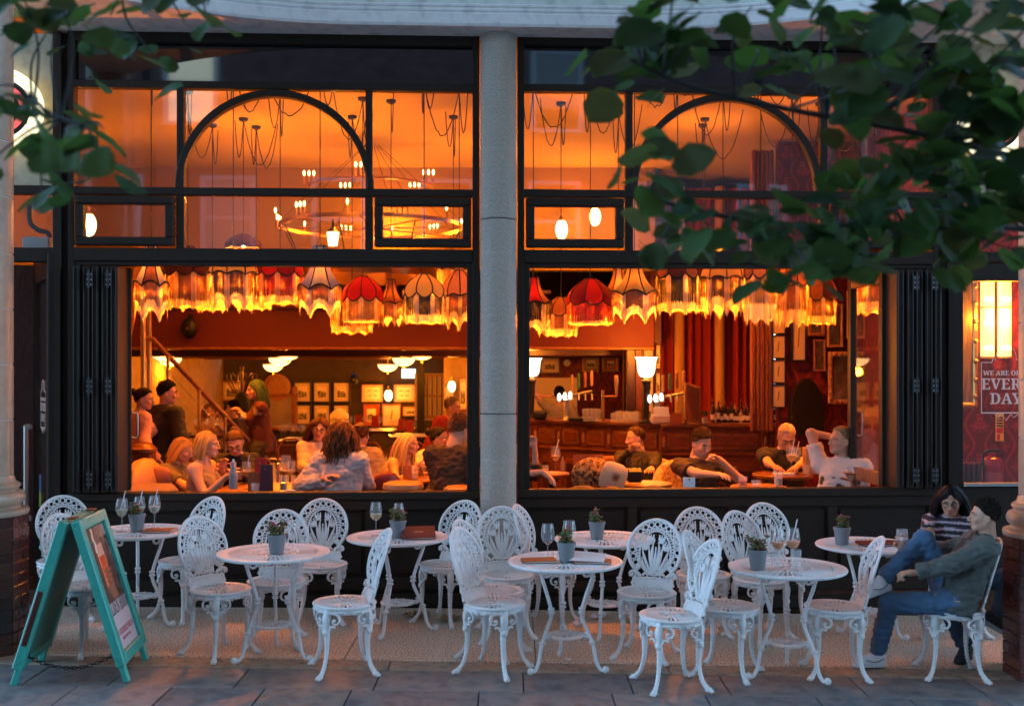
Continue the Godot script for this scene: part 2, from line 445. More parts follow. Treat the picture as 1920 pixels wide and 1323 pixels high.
func bay(px: Dictionary, label: String):
	var X := func(p): return FP(p, 710, 0).x
	var H := func(p): return FP(px.ref, p, 0).y
	var t := thing("shop_window", label, "shop window", Tf)
	var pb = mats["paint_black"]
	var xl: float = X.call(px.l); var xr: float = X.call(px.r)
	var il: float = X.call(px.il); var ir: float = X.call(px.ir)
	var y = {}
	for k in px.y: y[k] = H.call(px.y[k])
	# jambs, rails
	part("jamb", fbox(xl, il, 0.02, y.top + 0.30, -0.10, 0.0), pb, t); part("jamb", fbox(ir, xr, 0.02, y.top + 0.30, -0.10, 0.0), pb, t)
	part("head_rail", fbox(il, ir, y.top, y.top + 0.09, -0.09, -0.004), pb, t)
	part("recessed_board", fbox(il, ir, y.top + 0.092, y.top + 0.30, -0.09, -0.05), mats["paint_panel"], t)
	part("transom", fbox(il, ir, y.b1, y.b0, -0.09, -0.004), pb, t)
	part("transom", fbox(il, ir, y.c1, y.c0, -0.09, -0.002), pb, t)
	part("transom", fbox(il, ir, y.d1, y.d0, -0.10, 0.004), pb, t)
	part("spandrel_pane", fbox(il, ir, y.b0, y.top, -0.075, -0.060, 0.0), mats["spandrel"], t)
	part("sill", fbox(xl, xr, y.s1, y.s0, -0.10, 0.03), pb, t)
	var m1: float = X.call(px.m1a); var m2: float = X.call(px.m1b); var m3: float = X.call(px.m2a); var m4: float = X.call(px.m2b)
	part("mullion", fbox(m1, m2, y.c0, y.b1, -0.085, -0.008), pb, t); part("mullion", fbox(m3, m4, y.c0, y.b1, -0.085, -0.008), pb, t)
	part("mullion", fbox(m1 - 0.005, m2 + 0.004, y.d0, y.c1, -0.085, -0.008), pb, t); part("mullion", fbox(m3 - 0.004, m4 + 0.005, y.d0, y.c1, -0.085, -0.008), pb, t)
	var cx := (m1 + m4) * 0.5; var r := minf((m4 - m1) * 0.5 + 0.012, y.b1 - y.c0 - 0.004)
	part("arch", arch_mb(cx, y.c0 + 0.001, r - 0.055, r, -0.08, 0.006), pb, t)
	var gl = mats["pane"]
	for s in [[il, m1], [m2, m3], [m4, ir]]:
		part("pane", fbox(s[0] + 0.002, s[1] - 0.002, y.c0 + 0.002, y.b1 - 0.002, -0.055, -0.049, 0.0), gl, t)
	part("pane", fbox(m2 + 0.006, m3 - 0.006, y.d0 + 0.002, y.c1 - 0.002, -0.055, -0.049, 0.0), gl, t)
	for s in [[il, m1 - 0.006], [m4 + 0.006, ir]]:
		var ca := Node3D.new(); ca.name = "casement"; t.add_child(ca, true)
		var a: float = s[0] + 0.015; var b: float = s[1] - 0.012; var lo: float = y.d0 + 0.02; var hi: float = y.c1 - 0.012; var w := 0.068
		part("frame", fbox(a, b, hi - w, hi, -0.06, 0.022, 0.010), pb, ca); part("frame", fbox(a, b, lo, lo + w, -0.06, 0.022, 0.010), pb, ca)
		part("frame", fbox(a, a + w, lo + w, hi - w, -0.06, 0.0215, 0.006), pb, ca); part("frame", fbox(b - w, b, lo + w, hi - w, -0.06, 0.0215, 0.006), pb, ca)
		part("pane", fbox(a + w, b - w, lo + w, hi - w, -0.03, -0.024, 0.0), gl, ca)
	# inner frame of the opening
	for s in [[il, il + 0.045], [ir - 0.045, ir]]:
		part("opening_frame", fbox(s[0], s[1], y.s0, y.d1, -0.11, -0.012), pb, t)
	part("opening_frame", fbox(il + 0.045, ir - 0.045, y.d1 - 0.035, y.d1, -0.11, -0.012), pb, t)
	# panelled riser under the sill
	var base := FP(px.ref, 1142, 0).y - 0.01
	part("riser_board", fbox(xl, xr, base, y.s1, -0.09, -0.03), mats["paint_panel"], t)
	part("riser_rail", fbox(xl, xr, y.s1 - 0.085, y.s1 - 0.002, -0.03, 0.004), pb, t)
	part("riser_rail", fbox(xl, xr, base + 0.02, base + 0.12, -0.03, 0.012), pb, t)
	part("riser_rail", fbox(xl, xr, base + 0.16, base + 0.25, -0.03, 0.002), pb, t)
	var st: Array = px.stiles
	for i in st.size():
		var sx: float = X.call(st[i])
		part("riser_stile", fbox(sx - 0.035, sx + 0.035, base + 0.251, y.s1 - 0.086, -0.03, 0.0), pb, t)
		if i + 1 < st.size():
			var x2: float = X.call(st[i + 1])
			part("riser_panel", fbox(sx + 0.065, x2 - 0.065, base + 0.285, y.s1 - 0.115, -0.03, -0.016, 0.008), mats["paint_panel"], t)
	return y

func bifold(px: Array, y0: float, y1: float, label: String, lean: float):
	# folded door leaves standing edge on at the side of the opening
	var t := thing("folding_door", label, "folding door", Tf)
	var xa := FP(px[0], 710, -0.1).x; var xb := FP(px[1], 710, -0.1).x
	var k := 5; var w := (xb - xa) / k
	for i in k:
		var x := xa + w * (i + 0.5)
		var leaf := part("door_leaf", bx(Vector3(0, (y0 + y1) * 0.5, -0.08), Vector3(w * 0.80, y1 - y0 - 0.02, 0.34), 0.006), mats["paint_black"], t, Transform3D(Basis(Vector3.UP, lean * (1 if i % 2 else -1)), Vector3(x, 0, 0)))
		for s: int in [-1, 1]:
			part("glazing_bead", bx(Vector3(s * w * 0.24, (y0 + y1) * 0.5, 0.094), Vector3(w * 0.10, y1 - y0 - 0.06, 0.012), 0.002), mats["black_metal"], leaf)
	for x in [xa + w * 2.0, xa + w * 4.0]:
		for yy in [y0 + 0.12, lerpf(y0, y1, 0.47), y1 - 0.12]:
			var h := part("hinge", bx(Vector3(x, yy, 0.118), Vector3(0.05, 0.12, 0.012), 0.003), mats["black_metal"], t)
			for a: int in [-1, 1]:
				for b in 3:
					part("screw", bx(Vector3(x + a * 0.014, yy - 0.04 + b * 0.04, 0.126), Vector3(0.008, 0.008, 0.006), 0.002), mats["steel"], h)
			part("hinge_pin", lt([Vector2(0.009, yy - 0.07), Vector2(0.009, yy + 0.07)], 8), mats["black_metal"], h, Transform3D(Basis(), Vector3(x, 0, 0.126)))

func glass_leaf(hx: float, y0: float, y1: float, w: float, yaw: float, label: String, warm: bool):
	var t := thing("folding_door", label, "folding door", Tf * Transform3D(Basis(Vector3.UP, yaw), Vector3(hx, 0, -0.16)))
	var m = mats["wood_mid"] if warm else mats["paint_black"]
	var f := 0.075
	part("stile", fbox(0, f, y0, y1, -0.03, 0.03), mats["paint_black"], t); part("stile", fbox(w - f, w, y0, y1, -0.03, 0.03), mats["paint_black"], t)
	part("rail", fbox(f, w - f, y0, y0 + 0.11, -0.03, 0.029), m, t); part("rail", fbox(f, w - f, y1 - 0.1, y1, -0.03, 0.029), m, t)
	part("pane", fbox(f, w - f, y0 + 0.11, y1 - 0.1, -0.004, 0.002, 0.0), mats["pane"], t)
	var h := MB.new(); h.tube(curve([Vector3(w - 0.03, 1.55, 0.03), Vector3(w - 0.03, 1.56, 0.085), Vector3(w - 0.03, 1.5, 0.095), Vector3(w - 0.03, 1.40, 0.095), Vector3(w - 0.03, 1.34, 0.085), Vector3(w - 0.03, 1.35, 0.03)], 4), 0.009, 8)
	part("handle", h, mats["steel"], t)

func build_facade():
	var yl = bay({"ref": 515, "l": 126, "r": 899, "il": 137, "ir": 886, "m1a": 330, "m1b": 343, "m2a": 685, "m2b": 697, "stiles": [137, 385, 693, 890],
		"y": {"top": 81, "b0": 153, "b1": 166.5, "c0": 352, "c1": 366, "d0": 466, "d1": 490, "s0": 923, "s1": 937}}, "left shopfront window in dark frame, open to orange bar room of blonde women")
	bay({"ref": 1370, "l": 971, "r": 1762, "il": 983, "ir": 1750, "m1a": 1174, "m1b": 1187, "m2a": 1540, "m2b": 1553, "stiles": [977, 1186, 1375, 1562, 1752],
		"y": {"top": 88, "b0": 161, "b1": 174.5, "c0": 357, "c1": 371, "d0": 470, "d1": 494, "s0": 915.5, "s1": 930}}, "right shopfront window in dark frame, half hidden by green leaves")
	var ylo: float = yl.s0 + 0.005; var yhi: float = yl.d1 - 0.04
	bifold([150, 236], ylo, yhi, "folded dark door leaves stacked at left side of left window", 0.03)
	bifold([1664, 1750], ylo, yhi, "folded dark door leaves stacked at right side of right window", 0.03)
	glass_leaf(FP(238, 710, -0.16).x, ylo, yhi, 0.74, deg_to_rad(108), "glazed door leaf folded inwards beside left window's dark stack", false)
	glass_leaf(FP(1661, 710, -0.16).x, ylo, yhi, 0.74, deg_to_rad(92), "glazed door leaf standing ajar beside right window's dark stack", true)
	# octagonal granite pier between the windows
	var t := thing("stone_pier", "speckled grey octagonal granite pier between the two windows", "pillar", Tf)
	var pcx := (FP(901, 710, 0.05).x + FP(968, 710, 0.05).x) * 0.5; var pr := (FP(968, 710, 0.05).x - FP(901, 710, 0.05).x) * 0.5 / cos(PI / 8)
	var cuts := [-0.1, FP(935, 776, 0.1).y, FP(935, 410, 0.1).y, 4.70]
	for i in 3:
		var a: float = cuts[i] + 0.004; var b: float = cuts[i + 1] - 0.004
		var m := MB.new(); m.lathe([Vector2(0.0, a), Vector2(pr - 0.006, a), Vector2(pr, a + 0.006), Vector2(pr, b - 0.006), Vector2(pr - 0.006, b), Vector2(0, b)], 8, Transform3D(Basis(Vector3.UP, PI / 8), Vector3.ZERO))
		part("stone_block", m, mats["granite"], t, Transform3D(Basis(), Vector3(pcx, 0, -0.0)))
	part("joint", lt([Vector2(pr - 0.012, -0.05), Vector2(pr - 0.012, 4.6)], 8), mats["mortar"], t, Transform3D(Basis(Vector3.UP, PI / 8), Vector3(pcx, 0, 0)))
	# cornice: a moulding that bows out towards both piers, with its soffit and the wall above
	var zp := func(x: float) -> float:
		var e := maxf(0.0, absf(x + 0.1) - 1.15) / 2.4
		return 0.235 + 1.05 * e * e
	var co := thing("cornice", "white painted moulded cornice curving out over the shopfront", "cornice", Tf)
	var profs := {"moulding": [[0.0, 4.640], [0.02, 4.640], [0.03, 4.660], [0.03, 4.735], [0.012, 4.747], [0.012, 4.757], [0.022, 4.762], [0.022, 4.775], [0.0, 4.787], [-0.01, 4.787], [-0.01, 4.800], [0.0, 4.805], [0.0, 4.820], [-0.03, 4.835]], "frieze": [[-0.03, 4.835], [-0.03, 5.485], [0.06, 5.535], [0.06, 5.735]]}
	for nm in profs:
		var m := MB.new(); var pr2: Array = profs[nm]
		for k in pr2.size() - 1:
			var rows := []
			for e in [pr2[k], pr2[k + 1]]:
				var r := PackedVector3Array()
				for i in 49:
					var x := -3.75 + 7.5 * i / 48.0
					r.append(Vector3(x, e[1], zp.call(x) + e[0]))
				rows.append(r)
			m.skin(rows, false, 1.0)
		part(nm, m, mats["fascia"] if nm == "moulding" else mats["fascia_wall"], co)
	var so := MB.new(); var ra := PackedVector3Array(); var rb := PackedVector3Array()
	for i in 49:
		var x := -3.75 + 7.5 * i / 48.0
		ra.append(Vector3(x, 4.6402, -0.1)); rb.append(Vector3(x, 4.6402, zp.call(x)))
	so.skin([ra, rb], false, 1.0)
	part("soffit", so, mats["fascia"], co)
	var wl := thing("unseen_upper_building", "upper storey out of view above the white cornice, shading the terrace", "building", Tf)  # out of view; its mass keeps overhead sky light off the terrace
	part("wall", bx(Vector3(0, 8.7, -0.5), Vector3(13, 6.2, 1.0)), mats["fascia_wall"], wl)
	part("beam", bx(Vector3(0, 5.3, -0.22), Vector3(13, 1.0, 0.2)), mats["paint_panel"], wl)
	part("slab", bx(Vector3(0, 4.93, -4.2), Vector3(13, 0.2, 8.2)), mats["mortar"], wl)
	for s: int in [-1, 1]:
		part("side_wall", bx(Vector3(s * 6.6, 2.5, -0.25), Vector3(3.2, 5.2, 0.4)), mats["cream_render"], wl)
	# corner piers with glazed brick plinths
	corner_pier(Vector3(PX(-42, 7.2), 0, -7.2), "left terracotta column on glazed red brick plinth behind green sign board", 22.5)
	corner_pier(Vector3(PX(1980, 6.95), 0, -6.95), "right terracotta column on glazed red brick plinth beside seated couple", 22.5)
	build_doors(yl)

func corner_pier(p: Vector3, label: String, turn: float):
	p.y = gy(p.x) - 0.02
	var t := thing("corner_column", label, "column", at(p))
	var R := 0.315; var H := 0.93
	var core := lt([Vector2(R - 0.014, 0), Vector2(R - 0.014, H)], 8)
	part("plinth_core", core, mats["grout"], t, Transform3D(Basis(Vector3.UP, deg_to_rad(turn)), Vector3.ZERO))
	var fw := 2.0 * R * sin(PI / 8)     # facet width
	var ap := R * cos(PI / 8)
	var rows := 12; var bh := H / rows
	for f in 8:
		var B := Basis(Vector3.UP, f * PI / 4 + 0.0)
		var nrm := B * Vector3(0, 0, 1)
		if nrm.z < -0.5: continue
		for r in rows:
			var cut: float = [0.35, 0.62, 0.5, 0.28][(r + f) % 4]
			for q in [[0.0, cut], [cut, 1.0]]:
				var w: float = (q[1] - q[0]) * fw - 0.006
				var cx: float = ((q[0] + q[1]) * 0.5 - 0.5) * fw
				var b := bx(Vector3(cx, bh * (r + 0.5), ap - 0.012 + rng.randf_range(-0.001, 0.001)), Vector3(w, bh - 0.006, 0.026), 0.003)
				part("brick", b, mats["glazed%d" % rng.randi_range(0, 3)], t, Transform3D(B, Vector3.ZERO))
	# moulded base, drum by drum
	var bp := []
	for q in [[0.315, 0.93], [0.315, 0.965], [0.27, 0.975], [0.265, 0.99], [0.285, 1.01], [0.295, 1.04], [0.285, 1.075], [0.255, 1.09], [0.25, 1.10], [0.262, 1.115], [0.262, 1.13], [0.235, 1.15], [0.222, 1.19]]: bp.append(Vector2(q[0], q[1]))
	part("moulded_base", lt(curve(bp, 3), 32, true), mats["terracotta"], t)
	part("shaft_core", lt([Vector2(0.212, 1.15), Vector2(0.212, 5.4)], 32), mat("joint_white", C(0.62, 0.56, 0.5), 0.8), t)
	var y := 1.19; var k := 0
	while y < 5.4:
		var h := 0.375
		var e := [Vector2(0.214, y + 0.003), Vector2(0.2195, y + 0.006), Vector2(0.2195, y + h - 0.006), Vector2(0.214, y + h - 0.003)]
		var off := 0.4 if k % 2 else 0.0
		for s in 4:
			var m := MB.new(); m.lathe(e, 8, Transform3D(Basis(Vector3.UP, off), Vector3.ZERO), false, s * TAU / 4 + 0.012, (s + 1) * TAU / 4 - 0.012)
			part("terracotta_block", m, mats["terracotta"], t)
		y += h; k += 1

func text_mesh(s: String, size: float, depth := 0.001, font := "Droid Serif", bold := true) -> TextMesh:
	var t := TextMesh.new(); t.text = s; t.depth = depth
	var f := SystemFont.new(); f.font_names = PackedStringArray([font]); f.font_weight = 700 if bold else 400
	t.font = f; t.font_size = 64; t.pixel_size = size / 64.0; t.curve_step = 2.0
	return t

func build_doors(y):
	var pb = mats["paint_black"]
	# ---- left: frame, top light, open door leaf
	var t := thing("left_doorway", "dark left doorway frame with rendered panel and small orange top light", "doorway", Tf)
	var X := func(p): return FP(p, 710, 0).x
	var H := func(p): return FP(80, p, 0).y
	part("post", fbox(X.call(99), X.call(114), 0, 4.63, -0.12, 0.015), pb, t); part("post", fbox(X.call(114), X.call(126), 0, 4.63, -0.12, -0.03), mats["paint_panel"], t)
	part("rendered_panel", fbox(X.call(-120), X.call(99), H.call(346), 4.63, -0.12, -0.05), mats["cream_render"], t)
	part("transom", fbox(X.call(-120), X.call(99), H.call(363), H.call(347), -0.1, 0.0), pb, t)
	part("transom", fbox(X.call(-120), X.call(99), H.call(490), H.call(464), -0.1, 0.0), pb, t)
	part("pane", fbox(X.call(-120), X.call(99), H.call(464), H.call(363), -0.06, -0.054, 0.0), mats["pane"], t)
	part("added_dark_partition", fbox(X.call(-200), X.call(112), 0.02, H.call(476), -1.05, -0.95), mats["wood_dark"], t)  # added dark board hiding the lit room so the doorway stays dark
	var vent := thing("wall_unit", "pale grey boxed unit with black pipe inside left doorway's top light", "vent unit", Tf)
	part("casing", fbox(X.call(28), X.call(80), H.call(463), H.call(440), -0.45, -0.12, 0.01), mat("grey_plastic", C(0.35, 0.34, 0.33), 0.6), vent)
	var pp := MB.new(); pp.tube(curve([Vector3(X.call(36), H.call(368), -0.2), Vector3(X.call(36), H.call(408), -0.2), Vector3(X.call(52), H.call(425), -0.2), Vector3(X.call(70), H.call(430), -0.2), Vector3(X.call(74), H.call(441), -0.2)], 6), 0.02, 8)
	part("pipe", pp, mats["black_metal"], vent)
	var door := thing("open_door", "open black glazed door with steel pull handle by left column", "door", Tf * Transform3D(Basis(Vector3.UP, deg_to_rad(-62)), Vector3(X.call(97), 0, 0.02)))
	var W := 0.92; var y0 := 0.05; var y1: float = H.call(474); var f := 0.10
	part("stile", fbox(-f, 0, y0, y1, -0.025, 0.025), pb, door); part("stile", fbox(-W, -W + f, y0, y1, -0.025, 0.025), pb, door)
	part("rail", fbox(-W + f, -f, y1 - 0.2, y1, -0.025, 0.0245), pb, door); part("rail", fbox(-W + f, -f, y0, y0 + 0.26, -0.025, 0.0245), pb, door)
	part("pane", fbox(-W + f, -f, y0 + 0.26, y1 - 0.2, -0.003, 0.003, 0.0), mats["pane"], door)
	var hd := MB.new(); hd.box(Vector3(-W + 0.13, 1.06, 0.10), Vector3(0.045, 0.82, 0.04), 0.01); hd.box(Vector3(-W + 0.09, 1.45, 0.075), Vector3(0.12, 0.05, 0.05), 0.008); hd.box(Vector3(-W + 0.09, 0.67, 0.075), Vector3(0.12, 0.05, 0.05), 0.008)
	part("handle", hd, mats["steel"], door)
	var gold := mat("etched", C(0.75, 0.68, 0.62), 0.6)
	door_sign(door, -W * 0.5, 1.62, 0.006, gold, 0.30)
	var st := MB.new(); st.box(Vector3(-W + 0.28, 0.98, 0.006), Vector3(0.11, 0.14, 0.002)); part("sticker", st, mat("sticker_blue", C(0.05, 0.2, 0.45), 0.5), door)
	var st2 := MB.new(); st2.box(Vector3(-W + 0.28, 0.84, 0.006), Vector3(0.11, 0.13, 0.002)); part("sticker", st2, mat("sticker_green", C(0.35, 0.5, 0.12), 0.5), door)
	# ---- right doorway
	var r := thing("right_doorway", "closed right glazed door in dark frame behind the seated couple", "doorway", Tf)
	var Hr := func(p): return FP(1850, p, 0).y
	part("post", fbox(X.call(1763), X.call(1778), -0.1, 4.63, -0.12, -0.02), mats["paint_panel"], r); part("post", fbox(X.call(1778), X.call(1806), -0.1, 4.63, -0.12, 0.01), pb, r)
	part("head_board", fbox(X.call(1806), X.call(2050), Hr.call(526), Hr.call(492), -0.1, 0.0), pb, r)
	part("transom", fbox(X.call(1806), X.call(2050), Hr.call(491), Hr.call(472), -0.1, 0.02), pb, r)
	part("transom", fbox(X.call(1806), X.call(2050), Hr.call(382), Hr.call(366), -0.1, 0.02), pb, r)
	part("pane", fbox(X.call(1806), X.call(2050), Hr.call(472), Hr.call(382), -0.06, -0.054, 0.0), mats["pane"], r)
	part("rendered_panel", fbox(X.call(1806), X.call(2100), Hr.call(366), Hr.call(76), -0.12, -0.05), mats["cream_render"], r)
	part("lintel", fbox(X.call(1740), X.call(2100), Hr.call(74), 4.95, -0.1, 0.30), mats["cream_render"], r)
	part("lintel_trim", fbox(X.call(1744), X.call(2100), Hr.call(76) - 0.01, Hr.call(71), -0.1, 0.335), mats["fascia"], r)
	part("pane", fbox(X.call(1806), X.call(2050), Hr.call(905), Hr.call(526), -0.06, -0.054, 0.0), mats["pane"], r)
	part("push_bar", fbox(X.call(1806), X.call(2050), Hr.call(912), Hr.call(905), -0.05, 0.03, 0.006), mats["steel"], r)
	part("bottom_panel", fbox(X.call(1806), X.call(2050), -0.1, Hr.call(913), -0.1, -0.01), pb, r)
	part("kick_rail", fbox(X.call(1806), X.call(2050), Hr.call(1120), Hr.call(1113), -0.05, 0.02, 0.006), mats["steel"], r)
	var ds := Node3D.new(); ds.name = "etched_sign"; r.add_child(ds, true)
	door_sign(r, X.call(1893), Hr.call(722), -0.050, gold, 0.42)
	# ---- round illuminated signs over the doors
	round_sign(FP(6, 206, 0.02) + Vector3(0, 0, 0.05), 0.32, "round cream lit sign with red and black rings over left door")
	round_sign(FP(1862, 232, 0.02) + Vector3(0, 0, 0.05), 0.30, "round cream lit sign behind leaves over right door")

func door_sign(parent: Node3D, cx: float, cy: float, z: float, m: Material, s: float):
	# etched scrolled border with the lettering, a flat print on the glass
	var b := MB.new(); var w := s * 0.5; var lw := 0.006
	for e in [[-1, 0], [1, 0]]: b.box(Vector3(cx + e[0] * w, cy - s * 0.05, z), Vector3(lw, s * 1.0, 0.001))
	b.box(Vector3(cx, cy - s * 0.55, z), Vector3(s, lw * 1.6, 0.001))
	for e: int in [-1, 1]:
		b.box(Vector3(cx + e * w * 0.78, cy + s * 0.45, z), Vector3(w * 0.42, lw, 0.001))
		b.tube(curve([Vector3(cx + e * w * 0.58, cy + s * 0.45, z), Vector3(cx + e * w * 0.52, cy + s * 0.52, z), Vector3(cx + e * w * 0.42, cy + s * 0.5, z), Vector3(cx + e * w * 0.40, cy + s * 0.6, z), Vector3(cx + e * w * 0.28, cy + s * 0.72, z), Vector3(cx, cy + s * 0.78, z)], 4), 0.003, 5, false, 0.3)
		b.tube(curve([Vector3(cx + e * w * 0.5, cy - s * 0.57, z), Vector3(cx + e * w * 0.3, cy - s * 0.64, z), Vector3(cx + e * w * 0.2, cy - s * 0.58, z), Vector3(cx, cy - s * 0.70, z)], 4), 0.004, 5, false, 0.3)
	part("sign_border", b, m, parent)
	var lines := [["WE ARE OPEN", 0.13, 0.24], ["EVERY", 0.30, 0.02], ["DAY", 0.30, -0.27]]
	for l in lines:
		part("lettering", text_mesh(l[0], s * l[1]), m, parent, Transform3D(Basis(), Vector3(cx, cy + s * l[2], z)))

func round_sign(p: Vector3, r: float, label: String):
	var t := thing("round_sign", label, "sign", Tf * Transform3D(Basis(Vector3.RIGHT, PI / 2), p))
	var em := mat("sign_cream", C(0.85, 0.78, 0.5), 0.5); em.emission_enabled = true; em.emission = C(0.95, 0.83, 0.5); em.emission_energy_multiplier = 0.8
	var bulb := mat("sign_bulb", C(0.9, 0.6, 0.02), 0.5); bulb.emission_enabled = true; bulb.emission = C(0.95, 0.62, 0.02); bulb.emission_energy_multiplier = 0.7
	var red := mat("sign_red", C(0.55, 0.08, 0.07), 0.5); red.emission_enabled = true; red.emission = C(0.6, 0.09, 0.08); red.emission_energy_multiplier = 0.6
	part("rim", lt([Vector2(r * 0.72, 0.0), Vector2(r * 0.74, 0.02), Vector2(r * 0.97, 0.02), Vector2(r, 0.01), Vector2(r, -0.05), Vector2(0.01, -0.05)], 48), em, t)
	part("black_ring", lt([Vector2(0.0, 0.004), Vector2(r * 0.725, 0.004)], 48), mats["black_metal"], t, Transform3D(Basis(Vector3.RIGHT, PI), Vector3(0, 0.008, 0)))
	part("red_ring", lt([Vector2(r * 0.61, 0.006), Vector2(r * 0.60, 0.014), Vector2(r * 0.47, 0.014), Vector2(r * 0.46, 0.006)], 48), red, t)
	part("centre", lt([Vector2(r * 0.34, 0.006), Vector2(r * 0.33, 0.014), Vector2(0.001, 0.014)], 32), em, t)
	for i in 28:
		var a := TAU * i / 28
		part("bulb", bulb_mesh(), bulb, t, Transform3D(Basis().scaled(Vector3(1, 1, 1) * r / 0.32), Vector3(cos(a) * r * 0.86, 0.021, sin(a) * r * 0.86)))
var _bulb: ArrayMesh
func bulb_mesh() -> ArrayMesh:
	if _bulb == null:
		var m := MB.new(); m.ell(Vector3.ZERO, Vector3(0.008, 0.006, 0.008), Basis(), 8, 4); _bulb = m.mesh()
	return _bulb

func build_street_behind():
	# the brick terrace across the street, seen only as a reflection in the dark top panes
	var t := thing("brick_terrace", "dark brick terrace with white sash windows mirrored in the top panes", "building", Transform3D(Basis(Vector3.UP, PI), Vector3(0, 0, 7.0)))
	part("wall", bx(Vector3(0, 5.0, -0.22), Vector3(40, 10.4, 0.4)), mat("brick_mortar", C(0.07, 0.06, 0.055), 0.9), t)
	var mm := MultiMesh.new(); mm.transform_format = MultiMesh.TRANSFORM_3D; mm.use_colors = true
	mm.mesh = bx(Vector3.ZERO, Vector3(0.215, 0.066, 0.05), 0.005).mesh()
	var xs := []; var y := 0.1; var row := 0
	while y < 10.1:
		var x := -9.0 + (0.1125 if row % 2 else 0.0)
		while x < 9.0:
			xs.append(Vector3(x, y, -0.02)); x += 0.225
		y += 0.075; row += 1
	mm.instance_count = xs.size()
	for i in xs.size():
		mm.set_instance_transform(i, Transform3D(Basis(), xs[i]))
		var k := rng.randf_range(0.6, 1.15); mm.set_instance_color(i, Color(0.13 * k, 0.065 * k, 0.055 * k))
	var mi := MultiMeshInstance3D.new(); mi.name = "bricks"; mi.multimesh = mm; mi.material_override = vc("brick_vc", 0.85); mi.set_meta("kind", "stuff"); t.add_child(mi, true)
	var wm := mat("sash_white", C(0.27, 0.28, 0.29), 0.5); var lit := mat("lit_window", C(0.5, 0.5, 0.42), 0.5); lit.emission_enabled = true; lit.emission = C(0.62, 0.62, 0.42); lit.emission_energy_multiplier = 1.6
	for lv in [1.2, 4.4, 7.4]:
		for i in (2 if lv > 7 else 7):
			var x: float = -7.3 + i * 2.45 if lv < 7 else [5.77, -2.46][i]
			var w := Node3D.new(); w.name = "window"; t.add_child(w, true); w.position = Vector3(x, lv, 0.03)
			for s: int in [-1, 1]: part("frame", bx(Vector3(s * 0.55, 0.9, 0.03), Vector3(0.12, 1.8, 0.08), 0.01), wm, w)
			for yy in [0.0, 0.9, 1.8]: part("frame", bx(Vector3(0, yy, 0.03), Vector3(1.22, 0.1, 0.07), 0.01), wm, w)
			part("pane", bx(Vector3(0, 0.9, 0.0), Vector3(1.0, 1.7, 0.03)), lit if (lv > 7 and i == 0) else mats["spandrel"], w)
# ================================================================ the room behind the windows
const CEIL := 4.75
var damask_tex: ImageTexture
func damask() -> ImageTexture:
	if damask_tex: return damask_tex
	var n := 192; var im := Image.create(n, n, false, Image.FORMAT_RGB8)
	for j in n:
		for i in n:
			var u := float(i) / n; var w := float(j) / n
			var best := 0.0
			for o in [Vector2(0.5, 0.5), Vector2(0, 0), Vector2(1, 0), Vector2(0, 1), Vector2(1, 1)]:
				var dx: float = absf(u - o.x); var dy: float = w - o.y
				var r := sqrt(dx * dx * 1.6 + dy * dy * 0.7); var a := atan2(dy, dx)
				var petal := 0.20 + 0.07 * sin(a * 3.0 + 0.6) + 0.035 * sin(a * 9.0)
				if r < petal and not (r > petal * 0.72 and r < petal * 0.84) and not (r < petal * 0.35 and r > petal * 0.22): best = 1.0
				var og := absf(dx - 0.25 - 0.11 * sin((dy + 0.25) * TAU))
				if og < 0.028 + 0.012 * sin(dy * 40.0): best = maxf(best, 0.75)
			var k := 0.5 + 0.5 * best
			im.set_pixel(i, j, Color(pow(k, 0.6), pow(k, 0.8) , pow(k, 0.8)))
	damask_tex = ImageTexture.create_from_image(im)
	return damask_tex
func plain_wall(called: String, a: Vector3, b: Vector3, m: Material):
	return struct(called, bx((a + b) * 0.5, (b - a).abs()), m)
